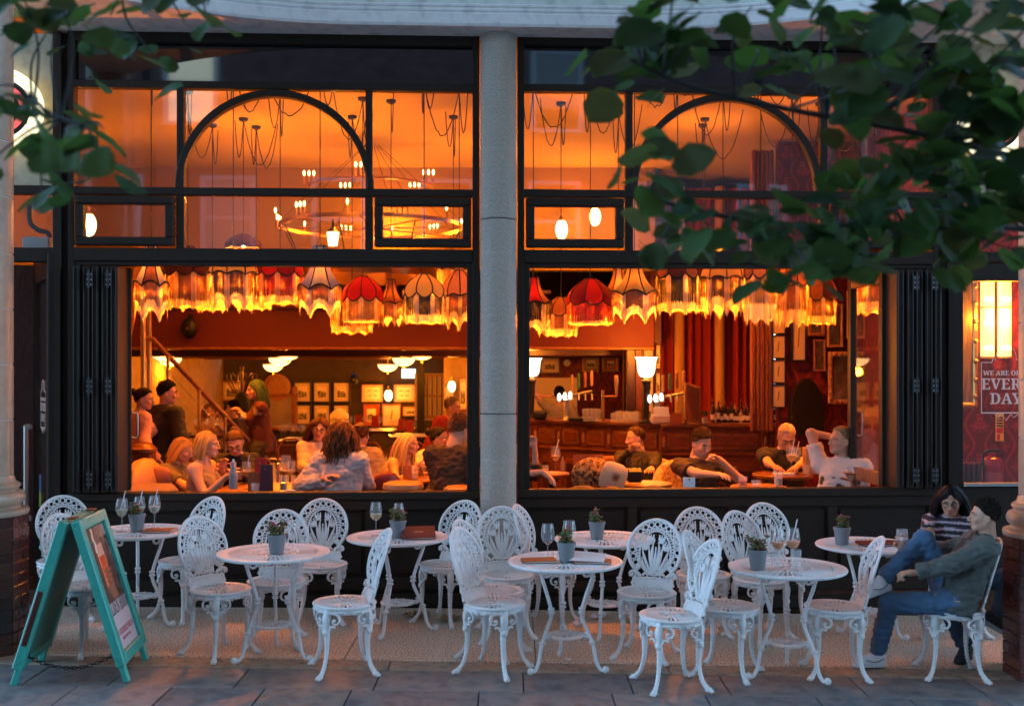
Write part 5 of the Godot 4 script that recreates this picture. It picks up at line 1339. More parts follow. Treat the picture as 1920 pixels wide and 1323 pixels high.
	for s: float in [-1.0, 1.0]:
		leaf.call([Vector2(s * 0.005, 0.53), Vector2(s * 0.030, 0.60), Vector2(s * 0.045, 0.68), Vector2(s * 0.052, 0.735)], 0.009)
		leaf.call([Vector2(s * 0.012, 0.53), Vector2(s * 0.055, 0.59), Vector2(s * 0.085, 0.66), Vector2(s * 0.094, 0.70)], 0.010)
		leaf.call([Vector2(s * 0.006, 0.545), Vector2(s * 0.022, 0.62), Vector2(s * 0.024, 0.70), Vector2(s * 0.016, 0.745)], 0.0105)
		leaf.call([Vector2(s * 0.02, 0.53), Vector2(s * 0.065, 0.565), Vector2(s * 0.088, 0.61), Vector2(s * 0.092, 0.64)], 0.009)
		for f in [[Vector2(s * 0.040, 0.765), 0.0], [Vector2(s * 0.078, 0.715), s * 0.5]]:
			for e: float in [-1.0, 0.0, 1.0]:
				var o: Vector2 = f[0]
				var B := Vector2(e * 0.013, 0).rotated(-f[1]); var U := Vector2(0, 0.03).rotated(-f[1])
				leaf.call([o - U, o + B * 1.2 - U * 0.2, o + B * 1.5 + U * 0.95], 0.011)
	leaf.call([Vector2(0, 0.53), Vector2(0, 0.62), Vector2(0, 0.71)], 0.012)
	# seat
	var se := MB.new()
	var rp := [Vector2(0.165, 0.428), Vector2(0.19, 0.424), Vector2(0.202, 0.430), Vector2(0.204, 0.438), Vector2(0.198, 0.445), Vector2(0.165, 0.441), Vector2(0.165, 0.428)]
	se.lathe(rp, 40)
	se.lathe([Vector2(0.001, 0.430), Vector2(0.085, 0.430), Vector2(0.085, 0.440), Vector2(0.001, 0.442)], 24)
	for i in 30:
		var a := TAU * i / 30; var d := Vector3(cos(a), 0, sin(a))
		se.bar(d * 0.08 + Vector3(0, 0.435, 0), d * 0.168 + Vector3(0, 0.436, 0), 0.0125, 0.011, 0.0, d.cross(Vector3.UP))
	var orn := MB.new()
	for i in 12:
		var a := TAU * i / 12; var d := Vector3(cos(a), 0, sin(a)); var t := d.cross(Vector3.UP)
		orn.tube(curve([d * 0.02, d * 0.045 + t * 0.012, d * 0.07 + t * 0.004, d * 0.078 - t * 0.01], 3), 0.004, 4, false)
	se.add(orn, Transform3D(Basis(), Vector3(0, 0.443, 0)))
	se.lathe([Vector2(0.186, 0.395), Vector2(0.19, 0.425)], 40)
	se.lathe([Vector2(0.183, 0.425), Vector2(0.18, 0.395), Vector2(0.186, 0.395)], 40)
	return {"frame": fr, "border": br, "tulips": tu, "seat": se}
func chair_leg(front: bool) -> MB:
	# stands along +x; turned into place
	var m := MB.new(); var pts := []; var rad := []
	var c := curve([Vector3(0.172, 0.425, 0), Vector3(0.186, 0.34, 0), Vector3(0.180, 0.26, 0), Vector3(0.182, 0.16, 0), Vector3(0.205, 0.07, 0), Vector3(0.243, 0.022, 0)], 7)
	for i in c.size():
		var t := float(i) / (c.size() - 1)
		var r := lerpf(0.030, 0.0145, clampf(t * 1.5, 0, 1)) + 0.003 * maxf(0.0, t - 0.8) * 5
		if t > 0.38 and t < 0.86: r += 0.0016 * (1 if i % 2 else -1)
		pts.append(c[i]); rad.append(r)
	m.tube(pts, rad, 9, true, 0.85)
	m.ell(Vector3(0.250, 0.017, 0), Vector3(0.026, 0.017, 0.020), Basis(), 10, 6)
	for s in [-1, 0, 1]: m.ell(Vector3(0.268, 0.010, s * 0.011), Vector3(0.012, 0.010, 0.007), Basis(), 6, 4)
	# volutes either side, following the apron
	for s: float in [-1.0, 1.0]:
		var q := []
		for i in 22:
			var t := i / 21.0
			var r := lerpf(0.042, 0.007, t); var a := PI * 0.5 + t * 5.6
			var along: float = s * (0.058 - cos(a) * r); var y := 0.362 + sin(a) * r
			var an := along / 0.19
			q.append(Vector3(cos(an) * 0.19, y, sin(an) * 0.19))
		m.tube(q, taper(22, 0.012, 0.008), 6, true, 0.7)
		q = []
		for e in [Vector2(0.0, 0.275), Vector2(0.022, 0.300), Vector2(0.034, 0.322), Vector2(0.060, 0.320)]:
			var an: float = s * e.x / 0.19
			q.append(Vector3(cos(an) * 0.19, e.y, sin(an) * 0.19))
		m.tube(curve(q, 4), 0.012, 6, true, 0.7)
		q = []
		for e in [Vector2(0.0, 0.405), Vector2(0.06, 0.408), Vector2(0.112, 0.412), Vector2(0.128, 0.40)]:
			var an: float = s * e.x / 0.19
			q.append(Vector3(cos(an) * 0.19, e.y, sin(an) * 0.19))
		m.tube(curve(q, 4), 0.010, 6, true, 0.7)
		for e in [Vector2(0.058, 0.362)]:
			var an: float = s * e.x / 0.19
			m.ell(Vector3(cos(an) * 0.193, e.y, sin(an) * 0.193), Vector3(0.010, 0.010, 0.010), Basis(), 8, 6)
	m.ell(Vector3(0.200, 0.36, 0), Vector3(0.012, 0.045, 0.026), Basis(), 8, 6)
	m.ell(Vector3(0.198, 0.285, 0), Vector3(0.014, 0.022, 0.024), Basis(), 8, 6)
	return m
var chair0: Node3D
func make_chair():
	var w = mats["white_iron"]
	chair0 = thing("garden_chair", "", "chair")
	var cp := chair_parts()
	var b := part("backrest", cp.frame, w, chair0)
	part("pierced_border", cp.border, w, b); part("tulip_panel", cp.tulips, w, b)
	part("seat", cp.seat, w, chair0)
	var lg := chair_leg(true).mesh()
	for a in [-45.0, 45.0, 135.0, 225.0]:
		part("leg", lg, w, chair0, Transform3D(Basis(Vector3.UP, deg_to_rad(a + 90.0)), Vector3.ZERO))
var chair_first := true
func put_chair(px: float, sy: float, yaw: float, label: String):
	var x0 := (px - 960.0) / F
	var d: float = F * (EYE - 0.44) / (sy - HZ)
	for k in 3: d = F * (EYE - 0.44 - gy(x0 * d)) / (sy - HZ)
	var p := Vector3(x0 * d, 0, -d); p.y = gy(p.x)
	var t := at(p, deg_to_rad(yaw))
	t.basis = Basis(Vector3(0, 0, 1), -0.015) * t.basis
	if chair_first:
		chair0.transform = t; chair0.set_meta("label", label); chair0.set_meta("group", "white iron garden chairs on the terrace"); chair_first = false
	else: dup(chair0, t, label, "white iron garden chairs on the terrace")
var table0: Node3D
func make_table():
	var w = mats["white_iron"]
	table0 = thing("garden_table", "", "table")
	var R := 0.370; var y := 0.70
	var tp := MB.new()
	tp.lathe([Vector2(R - 0.075, y - 0.012), Vector2(R - 0.012, y - 0.02), Vector2(R, y - 0.014), Vector2(R + 0.004, y - 0.004), Vector2(R, y + 0.003), Vector2(R - 0.012, y + 0.004), Vector2(R - 0.022, y), Vector2(R - 0.075, y), Vector2(R - 0.075, y - 0.012)], 56)
	for i in 52:
		var a := TAU * i / 52; var d := Vector3(cos(a), 0, sin(a))
		tp.bar(d * 0.165 + Vector3(0, y - 0.006, 0), d * (R - 0.07) + Vector3(0, y - 0.006, 0), 0.0165, 0.011, 0.0, d.cross(Vector3.UP))
	tp.lathe([Vector2(0.15, y - 0.012), Vector2(0.175, y - 0.012), Vector2(0.175, y + 0.001), Vector2(0.15, y + 0.001), Vector2(0.15, y - 0.012)], 40)
	var top := part("tabletop", tp, w, table0)
	var ro := MB.new()
	for i in 10:
		var a := TAU * i / 10; var d := Vector3(cos(a), 0, sin(a)); var t := d.cross(Vector3.UP)
		ro.tube(curve([d * 0.02, d * 0.06 + t * 0.016, d * 0.11 + t * 0.010, d * 0.155 - t * 0.012], 4), [0.006, 0.008, 0.010, 0.012, 0.014, 0.016, 0.017, 0.016, 0.015, 0.013, 0.011, 0.009, 0.007], 5, true, 0.35, Vector3.UP)
		ro.ell(d * 0.125 + t * 0.034, Vector3(0.020, 0.006, 0.013), Basis(Vector3.UP, -a), 8, 4)
		ro.ell(d * 0.085 - t * 0.016, Vector3(0.018, 0.006, 0.010), Basis(Vector3.UP, -a + 0.6), 8, 4)
	ro.lathe([Vector2(0.03, -0.006), Vector2(0.03, 0.006), Vector2(0.001, 0.008)], 16)
	part("rosette", ro, w, top, Transform3D(Basis(), Vector3(0, y - 0.005, 0)))
	var lg := MB.new()
	var c := curve([Vector3(0.20, y - 0.02, 0), Vector3(0.185, 0.60, 0), Vector3(0.135, 0.46, 0), Vector3(0.115, 0.36, 0), Vector3(0.155, 0.26, 0), Vector3(0.195, 0.17, 0), Vector3(0.215, 0.07, 0), Vector3(0.245, 0.022, 0), Vector3(0.275, 0.020, 0)], 5)
	var rad := []
	for i in c.size(): rad.append(0.0125 if i > 3 else 0.016)
	lg.tube(c, rad, 8)
	lg.ell(Vector3(0.28, 0.024, 0), Vector3(0.024, 0.024, 0.016), Basis(), 10, 6)
	for yy in [[0.115, 0.40], [0.1145, 0.375], [0.187, 0.19]]: lg.lathe([Vector2(0.012, -0.012), Vector2(0.022, -0.005), Vector2(0.022, 0.005), Vector2(0.012, 0.012)], 10, Transform3D(Basis(), Vector3(yy[0], yy[1], 0)))
	var sp := []
	for i in 18:
		var t := i / 17.0; var r := lerpf(0.034, 0.007, t); var a := PI + t * 5.2
		sp.append(Vector3(0.138 + cos(a) * r, 0.235 + sin(a) * r, 0))
	lg.tube(sp, 0.0075, 6)
	sp = []
	for i in 18:
		var t := i / 17.0; var r := lerpf(0.045, 0.009, t); var a := PI * 0.5 + t * 5.2
		sp.append(Vector3(0.20 - cos(a) * r - 0.06, 0.635 + sin(a) * r, 0))
	lg.tube(sp, 0.009, 6); lg.bar(Vector3(0.10, 0.22, 0), Vector3(0.17, 0.23, 0), 0.016, 0.014)
	var lm := lg.mesh()
	for a in [90.0, 210.0, 330.0]: part("leg", lm, w, table0, Transform3D(Basis(Vector3.UP, deg_to_rad(a)), Vector3.ZERO))
	var sh := MB.new()
	sh.lathe([Vector2(0.10, 0.214), Vector2(0.122, 0.21), Vector2(0.126, 0.22), Vector2(0.10, 0.226), Vector2(0.10, 0.214)], 28)
	for i in 12:
		var a := TAU * i / 12; var d := Vector3(cos(a), 0, sin(a))
		sh.bar(d * 0.02 + Vector3(0, 0.22, 0), d * 0.105 + Vector3(0, 0.22, 0), 0.018, 0.008, 0.0, d.cross(Vector3.UP))
	sh.lathe([Vector2(0.035, 0.214), Vector2(0.035, 0.226), Vector2(0.001, 0.228)], 16)
	part("shelf", sh, w, table0)
var table_first := true
func put_table(px: float, ty: float, yaw: float, label: String) -> Vector3:
	var x0 := (px - 960.0) / F
	var d: float = F * (EYE - 0.70) / (ty - HZ)
	for k in 3: d = F * (EYE - 0.70 - gy(x0 * d)) / (ty - HZ)
	var p := Vector3(x0 * d, 0, -d); p.y = gy(p.x)
	var t := at(p, deg_to_rad(yaw))
	if table_first:
		table0.transform = t; table0.set_meta("label", label); table0.set_meta("group", "round white iron tables on the terrace"); table_first = false
	else: dup(table0, t, label, "round white iron tables on the terrace")
	return p + Vector3(0, 0.704, 0)

func plant_pot(p: Vector3, label: String, sd: int, flower: Color, s := 1.0):
	var t := thing("plant_pot", label, "plant pot", at(p, sd), "grey pots of succulents on the tables")
	var r := RandomNumberGenerator.new(); r.seed = sd
	part("pot", lt([Vector2(0.001, 0.0), Vector2(0.042, 0.0), Vector2(0.045, 0.004), Vector2(0.058, 0.105), Vector2(0.062, 0.106), Vector2(0.063, 0.124), Vector2(0.060, 0.127), Vector2(0.054, 0.124), Vector2(0.052, 0.105)], 24), mats["pot"], t)
	part("soil", lt([Vector2(0.053, 0.108), Vector2(0.001, 0.112)], 16), mats["soil"], t)
	var st := MB.new(); var lf := MB.new(); var fl := MB.new()
	for k in 11:
		var a := r.randf() * TAU; var lean := r.randf_range(0.0, 0.055); var h := r.randf_range(0.05, 0.105)
		var tip := Vector3(cos(a) * (0.012 + lean), 0.11 + h, sin(a) * (0.012 + lean))
		st.col = Color(0.09, 0.10, 0.03)
		st.tube([Vector3(cos(a) * 0.02, 0.10, sin(a) * 0.02), (tip + Vector3(0, 0.1, 0)) * 0.5 + Vector3(0, 0.0, 0), tip], 0.003, 4, false)
		for q in 9:
			var b := r.randf() * TAU; var up := r.randf_range(-0.2, 0.9); var f := r.randf_range(0.3, 1.0)
			var o := Vector3(cos(a) * 0.02, 0.10, sin(a) * 0.02).lerp(tip, f)
			lf.col = Color(0.085, 0.13, 0.035).lerp(Color(0.30, 0.055, 0.035) if r.randf() < 0.45 else Color(0.16, 0.19, 0.07), r.randf())
			var Bs := Basis(Vector3.UP, b) * Basis(Vector3(0, 0, 1), up)
			lf.ell(o + Bs * Vector3(0.014, 0, 0), Vector3(0.016, 0.0042, 0.0095), Bs, 7, 4)
		if k < 3:
			fl.col = flower
			for q in 5: fl.ell(tip + Vector3(cos(q * 1.3) * 0.007, 0.008, sin(q * 1.3) * 0.007), Vector3(0.006, 0.004, 0.006), Basis(), 6, 4)
	part("stems", st, mats["vc"], t, Transform3D(), "stuff"); part("leaves", lf, mats["vc"], t, Transform3D(), "stuff"); part("flowers", fl, mats["vc"], t, Transform3D(), "stuff")
func wine_glass(p: Vector3, label: String, fill: Color, level: float, straw: bool, s := 1.0):
	var t := thing("stemmed_glass", label, "glass", at(p, 0.3, s))
	part("bowl", lt(curve([Vector2(0.004, 0.095), Vector2(0.028, 0.112), Vector2(0.039, 0.145), Vector2(0.036, 0.185), Vector2(0.031, 0.215)], 4), 20, true), mats["thin_glass"], t)
	part("stem", lt([Vector2(0.001, 0.0), Vector2(0.035, 0.0), Vector2(0.035, 0.002), Vector2(0.006, 0.009), Vector2(0.0038, 0.02), Vector2(0.0038, 0.088), Vector2(0.006, 0.097)], 16), mats["thin_glass"], t)
	if level > 0.0:
		var m := mat("drink_%d" % int(fill.r * 900 + fill.g * 90), fill, 0.15); m.resource_name = "drink"
		part("drink", lt(curve([Vector2(0.004, 0.100), Vector2(0.025, 0.114), Vector2(0.036, 0.140), Vector2(0.0365, 0.112 + level * 0.06)], 3) + [Vector2(0.001, 0.112 + level * 0.06)], 16), m, t)
		var ic := MB.new()
		for i in 3: ic.box(Vector3(-0.012 + i * 0.012, 0.115 + level * 0.062, 0.006 * (i % 2)), Vector3(0.018, 0.018, 0.018), 0.003, Basis(Vector3(1, 1, 0).normalized(), i * 1.1))
		part("ice", ic, mats["thin_glass"], t)
	if straw:
		var sm := MB.new(); sm.tube([Vector3(-0.012, 0.12, 0), Vector3(0.022, 0.265, 0.01)], 0.003, 6); part("straw", sm, mats["paper"], t)
func tumbler(p: Vector3, label: String, h := 0.11, r := 0.034, fill = null):
	var t := thing("tumbler", label, "glass", at(p))
	part("glass", lt([Vector2(0.001, 0.0), Vector2(r * 0.86, 0.0), Vector2(r, h), Vector2(r * 0.95, h), Vector2(r * 0.8, 0.01), Vector2(0.001, 0.01)], 20), mats["thin_glass"], t)
	if fill != null:
		var m := mat("fill_%d" % int(fill.r * 900 + fill.g * 90), fill, 0.1)
		part("drink", lt([Vector2(r * 0.78, 0.012), Vector2(r * 0.86, h * 0.55), Vector2(0.001, h * 0.55)], 18), m, t)
func menu_book(p: Vector3, yaw: float, w: float, d: float, m: String, label: String, text := "", tilt := 0.0):
	var t := thing("menu", label, "menu", Transform3D(Basis(Vector3.UP, yaw) * Basis(Vector3.RIGHT, tilt), p))
	part("cover", bx(Vector3(0, 0.013, 0), Vector3(w, 0.003, d), 0.001, Basis(Vector3.FORWARD, -0.02)), mats[m], t); part("cover", bx(Vector3(0, 0.002, 0), Vector3(w, 0.003, d), 0.001), mats[m], t)
	part("pages", bx(Vector3(0.002, 0.0075, 0), Vector3(w - 0.012, 0.007, d - 0.01), 0.001), mats["paper"], t)
	if text:
		part("lettering", text_mesh(text, 0.022, 0.0006), mat("gilt_print", C(0.5, 0.35, 0.3), 0.5), t, Transform3D(Basis(Vector3.RIGHT, -PI / 2), Vector3(0, 0.0155, 0.0)))

func build_terrace():
	make_chair(); make_table()
	var chairs := [
		[120, 1050, 28, "white iron chair behind the green sign, nearest the open door"], [157, 1096, 62, "white iron chair just behind the green sign, facing first table"],
		[346, 1050, -32, "white iron chair at the back, turned away between first and second tables"], [411, 1103, 52, "white iron chair left of second table, back to the first"],
		[516, 1088, 4, "white iron chair behind second table, facing the street"], [600, 1056, 8, "white iron chair against the wall, right of second table's pot"],
		[644, 1128, -72, "white iron chair right front of second table, seen edge on"], [834, 1057, -30, "white iron chair against the wall, right of the burgundy menu table"],
		[948, 1076, 10, "white iron chair facing the street before the granite pier"], [1030, 1062, 72, "white iron chair edge on against the wall, right of granite pier"],
		[925, 1106, 66, "rear one of the two chairs tucked close together left of orange menu table"], [925, 1129, 65, "front one of the two chairs tucked close together left of orange menu table"],
		[1211, 1109, -22, "white iron chair facing street at right of the paper menu table"], [1317, 1075, 0, "white iron chair against wall behind the two back-to-back chairs"],
		[1362, 1135, 63, "white iron chair left of the spritz table, back to street chair"], [1258, 1152, -77, "foremost white iron chair, turned left at the pavement's edge"],
		[1425, 1084, 32, "white iron chair behind the spritz table's grey pot"], [1458, 1062, 14, "white iron chair at wall behind the spritz glasses"],
		[1566, 1136, -97, "empty white iron chair between spritz table and the man's trainers"], [1783, 1138, -98, "white iron chair the man in jeans sits on"],
		[1795, 1086, -42, "white iron chair the woman in striped top sits on"]]
	for c in chairs: put_chair(c[0], c[1], c[2], "%s" % c[3])
	var t1 := put_table(258, 995, 20, "round white iron table behind the green sign with gin glasses")
	var t2 := put_table(513, 1035, 8, "round white iron table in front of left window, empty goblet on it")
	var t3 := put_table(745, 1006, 40, "round white iron table holding the burgundy menu, left of pier")
	var t4 := put_table(1060, 1051, 5, "round white iron table with orange menu and open paper, nearest pavement")
	var t5 := put_table(1134, 1009, 46, "round white iron table by wall with only a plant pot")
	var t6 := put_table(1477, 1063, -14, "round white iron table with two orange spritz glasses")
	var t7 := put_table(1628, 1021, 30, "round white iron table of the seated couple")
	var pink := Color(0.65, 0.05, 0.22)
	plant_pot(t1 + Vector3(0.0, 0, 0.02), "grey pot of succulents on first table, among the gin glasses", 1, Color(0.4, 0.1, 0.4))
	plant_pot(t2 + Vector3(0.035, 0, 0.07), "grey pot of pink flowered succulents beside the empty goblet", 2, pink)
	plant_pot(t3 + Vector3(0.01, 0, 0.06), "grey pot of succulents behind the burgundy menu", 3, Color(0.5, 0.12, 0.1))
	plant_pot(t4 + Vector3(0.005, 0, 0.05), "grey pot of red flowered succulents beside the orange menu", 4, Color(0.6, 0.03, 0.05))
	plant_pot(t5 + Vector3(-0.06, 0, 0.03), "grey pot of pale tall succulents alone on the back table", 5, pink)
	plant_pot(t6 + Vector3(-0.215, 0, 0.10), "grey pot of spreading succulents beside the spritz glasses", 6, Color(0.35, 0.1, 0.1), 1.1)
	plant_pot(t7 + Vector3(-0.19, 0, 0.0), "grey pot of succulents on the couple's table", 7, pink)
	var pale := Color(0.45, 0.48, 0.36); var spritz := Color(0.62, 0.16, 0.02)
	wine_glass(t1 + Vector3(-0.09, 0, 0.08), "gin goblet with lime and straw, left of first table's pot", C(0.30, 0.33, 0.18), 0.5, true, 1.15)
	wine_glass(t1 + Vector3(-0.03, 0, -0.12), "gin goblet with straw behind first table's pot", C(0.30, 0.33, 0.18), 0.4, true, 1.1)
	wine_glass(t1 + Vector3(0.09, 0, -0.10), "gin goblet with tall straw, right of first table's pot", C(0.36, 0.37, 0.25), 0.5, true, 1.15)
	wine_glass(t2 + Vector3(0.135, 0, 0.06), "empty clear goblet with ice right of the pink flowered pot", pale, 0.0, false, 0.95)
	wine_glass(t3 + Vector3(-0.16, 0, -0.02), "wine glass with a little white wine at left of menu table", C(0.50, 0.42, 0.22), 0.2, false, 1.15)
	wine_glass(t3 + Vector3(-0.005, 0, -0.14), "short stemmed glass behind the pot on menu table", pale, 0.0, false, 1.05)
	wine_glass(t4 + Vector3(-0.115, 0, 0.02), "empty wine glass left of the red flowered pot", pale, 0.0, false, 1.12)
	wine_glass(t4 + Vector3(0.03, 0, -0.08), "empty wine glass behind the red flowered pot", pale, 0.0, false, 1.15)
	wine_glass(t6 + Vector3(-0.07, 0, 0.03), "left orange spritz glass with straw on the spritz table", C(0.62, 0.20, 0.03), 0.42, true, 1.15)
	wine_glass(t6 + Vector3(0.035, 0, 0.0), "right orange spritz glass with straw on the spritz table", C(0.66, 0.24, 0.04), 0.5, true, 1.15)
	tumbler(t6 + Vector3(-0.10, 0, 0.10), "clear tumbler left of the spritz glasses", 0.13); tumbler(t6 + Vector3(0.02, 0, 0.13), "clear tumbler in front of the right spritz glass", 0.13)
	menu_book(t1 + Vector3(0.17, 0, 0.06), 0.06, 0.22, 0.16, "menu_tan", "tan menu lying on first table right of the pot")
	menu_book(t3 + Vector3(0.0, 0, -0.12), 0.02, 0.26, 0.15, "menu_tan", "tan menu lying flat behind the burgundy one")
	menu_book(t3 + Vector3(0.165, 0.035, 0.10), 0.12, 0.24, 0.17, "menu_red", "burgundy menu propped open on the third table", "MENU", 0.38)
	menu_book(t4 + Vector3(-0.175, 0, 0.045), 0.1, 0.22, 0.15, "menu_tan", "orange menu lying left of the red flowered pot")
	menu_book(t4 + Vector3(0.17, 0, 0.09), -0.1, 0.24, 0.12, "menu_tan", "orange menu under the open paper menu")
	var pm := MB.new(); pm.box(Vector3(0, 0.028, 0), Vector3(0.22, 0.0015, 0.15), 0.0, Basis(Vector3.RIGHT, 0.12)); pm.box(Vector3(0.01, 0.034, 0.0), Vector3(0.21, 0.0015, 0.15), 0.0, Basis(Vector3.RIGHT, 0.2) * Basis(Vector3.FORWARD, 0.03))
	solo("paper_menu", "open white paper menu resting on the orange one", "menu", pm, mats["paper"], at(t4 + Vector3(0.14, 0, 0.07), -0.2))
	menu_book(t7 + Vector3(0.08, 0, 0.0), -0.05, 0.30, 0.20, "menu_red", "dark red menu lying open on the couple's table")
	sign_board()

func sign_board():
	var nl := P(28, 1277, 6.5); var nr := P(235, 1283, 6.45); var fl := P(81, 1230, 7.05); var fr := P(272, 1243, 6.92)
	nl.y = gy(nl.x); nr.y = gy(nr.x); fl.y = gy(fl.x); fr.y = gy(fr.x)
	var t := thing("sign_board", "turquoise folding pavement sign board with cocktail poster", "sign board")
	var ridge := ((fr - nr) + (fl - nl)).normalized(); ridge.y = 0; ridge = ridge.normalized()
	var across := Vector3(-ridge.z, 0, ridge.x)
	if across.x < 0: across = -across
	var mid := (nl + nr + fl + fr) * 0.25
	var W := 0.58; var spread := 0.335; var H := 0.98; var y0 := mid.y
	for s: float in [-1.0, 1.0]:
		var foot := mid + across * spread * s; foot.y = y0
		var top := mid + across * 0.035 * s + Vector3(0, H, 0)
		var up := (top - foot).normalized(); var nn := up.cross(ridge).normalized()
		if nn.dot(across) * s < 0: nn = -nn
		var Bs := Basis(-ridge if s > 0 else ridge, up, nn)
		if Bs.determinant() < 0: Bs.x = -Bs.x
		var L := foot.distance_to(top)
		var leaf := Node3D.new(); leaf.name = "board_leaf"; t.add_child(leaf, true); leaf.transform = Transform3D(Bs, foot)
		var teal = mats["teal"]
		for e: float in [-1.0, 1.0]:
			part("stile", bx(Vector3(e * (W * 0.5 - 0.035), L * 0.5 + 0.05, 0), Vector3(0.07, L - 0.10, 0.055), 0.006), teal, leaf)
			part("foot", bx(Vector3(e * (W * 0.5 - 0.045), 0.06, -0.004), Vector3(0.045, 0.13, 0.036), 0.005), teal, leaf)
		part("rail", bx(Vector3(0, L - 0.035, 0), Vector3(W - 0.14, 0.07, 0.0545), 0.006), teal, leaf); part("rail", bx(Vector3(0, 0.135, 0), Vector3(W - 0.14, 0.07, 0.0545), 0.006), teal, leaf)
		if s < 0:
			part("rail", bx(Vector3(0, 0.46, -0.01), Vector3(W - 0.14, 0.06, 0.03), 0.005), mats["teal_dark"], leaf)
			part("strut", bx(Vector3(-W * 0.5 * Bs.x.dot(ridge) * 1.0, 0.42, 0.0), Vector3(0.012, 0.34, 0.035), 0.004, Basis(Vector3.RIGHT, 0.0)), mats["wood_dark"], leaf, Transform3D(Basis(), Vector3(0, 0.0, 0)))
		part("back_board", bx(Vector3(0, L * 0.5 + 0.05, -0.018), Vector3(W - 0.14, L - 0.24, 0.012)), mats["teal_dark"], leaf)
		if s > 0:
			var pw := W - 0.14; var ph := L - 0.25
			var q := MB.new(); q.face(Vector3(-pw / 2, 0.17, 0), Vector3(pw / 2, 0.17, 0), Vector3(pw / 2, 0.17 + ph, 0), Vector3(-pw / 2, 0.17 + ph, 0), Vector3(0, 0, 1))
			var po := part("poster", q, poster_mat(), leaf, Transform3D(Basis(), Vector3(0, 0, 0.002)))
			var ink := mat("poster_ink", C(0.10, 0.07, 0.05), 0.7); var red := mat("poster_red", C(0.5, 0.09, 0.10), 0.7)
			var st := Basis(Vector3(1, 0, 0), Vector3(0, 2.0, 0), Vector3(0, 0, 1))
			part("lettering", text_mesh("GOLDEN HOUR", 0.062, 0.0006), ink, leaf, Transform3D(st, Vector3(0, 0.17 + ph * 0.335, 0.003)))
			part("lettering", text_mesh("TWO COCKTAILS FOR £15", 0.034, 0.0006, "Droid Sans"), red, leaf, Transform3D(Basis(Vector3(1, 0, 0), Vector3(0, 1.5, 0), Vector3(0, 0, 1)), Vector3(0, 0.17 + ph * 0.135, 0.003)))
			part("lettering", text_mesh("EVERY DAY 5-7PM", 0.022, 0.0006, "Droid Sans"), red, leaf, Transform3D(Basis(), Vector3(0, 0.17 + ph * 0.075, 0.003)))
	for e in [-0.2, 0.2]:
		var hp: Vector3 = mid + ridge * e + Vector3(0, H + 0.012, 0)
		part("hinge", bx(Vector3.ZERO, Vector3(0.05, 0.012, 0.07), 0.003, Basis(across, Vector3.UP, ridge)), mat("rusty", C(0.2, 0.07, 0.03), 0.7, 0.4), t, Transform3D(Basis(), hp))
	# sagging chain between the leaves
	var ch := MB.new(); var a := mid + across * spread * 0.82 + ridge * -0.22 + Vector3(0, 0.17, 0); var b := mid - across * spread * 0.82 + ridge * -0.22 + Vector3(0, 0.17, 0)
	for i in 24:
		var u := (i + 0.5) / 24.0; var p := a.lerp(b, u) - Vector3(0, 0.09 * (1.0 - pow(2 * u - 1, 2.0)), 0)
		var lk := []
		for k in 9:
			var an := TAU * k / 8
			var o := across * cos(an) * 0.017 + (Vector3.UP if i % 2 else ridge) * sin(an) * 0.009
			lk.append(p + o)
		ch.tube(lk, 0.0032, 5, false)
	part("chain", ch, mats["black_metal"], t)
func poster_mat() -> Material:
	var w := 128; var h := 256; var im := Image.create(w, h, false, Image.FORMAT_RGB8)
	var f := FastNoiseLite.new(); f.frequency = 0.03; f.seed = 5
	for j in h:
		for i in w:
			var u := i / float(w); var v := j / float(h); var c := Color(0.80, 0.76, 0.78)
			if v < 0.62:
				c = Color(0.36, 0.24, 0.19).lerp(Color(0.66, 0.55, 0.50), clampf(u * 1.2 - 0.2 + 0.35 * f.get_noise_2d(i, j), 0, 1))
				if u > 0.66 and v > 0.1: c = Color(0.13, 0.11, 0.12).lerp(c, clampf(0.3 + f.get_noise_2d(i * 2, j), 0, 1))
				# a tall glass of orange drink held from below
				var gx := absf(u - 0.5); var gw := 0.15 + 0.05 * (0.45 - v)
				if v > 0.14 and v < 0.50 and gx < gw:
					c = Color(0.80, 0.22, 0.07).lerp(Color(0.92, 0.55, 0.22), clampf((v - 0.2) * 2.6 + 0.3 * f.get_noise_2d(i * 3, j * 3), 0, 1))
					if v < 0.24: c = Color(0.85, 0.78, 0.70).lerp(c, 0.3)
					if gx > gw * 0.88: c = Color(0.85, 0.7, 0.6)
				for k in 4:
					var y := 0.37 + k * 0.042; var x := 0.60 - k * 0.012
					var e := pow((u - x) / 0.16, 2.0) + pow((v - y) / 0.022, 2.0)
					if e < 1.0: c = Color(0.66, 0.42, 0.33).lerp(Color(0.42, 0.23, 0.17), e)
				if v > 0.49 and v < 0.62 and absf(u - 0.56 - (v - 0.5) * 0.5) < 0.12: c = Color(0.62, 0.40, 0.30)
				if v < 0.2 and absf(u - 0.36 - sin(v * 60.0) * 0.02) < 0.035: c = Color(0.9, 0.86, 0.8)
			im.set_pixel(i, j, c)
	var m := mat("poster", Color.WHITE, 0.5); m.albedo_texture = ImageTexture.create_from_image(im)
	return m
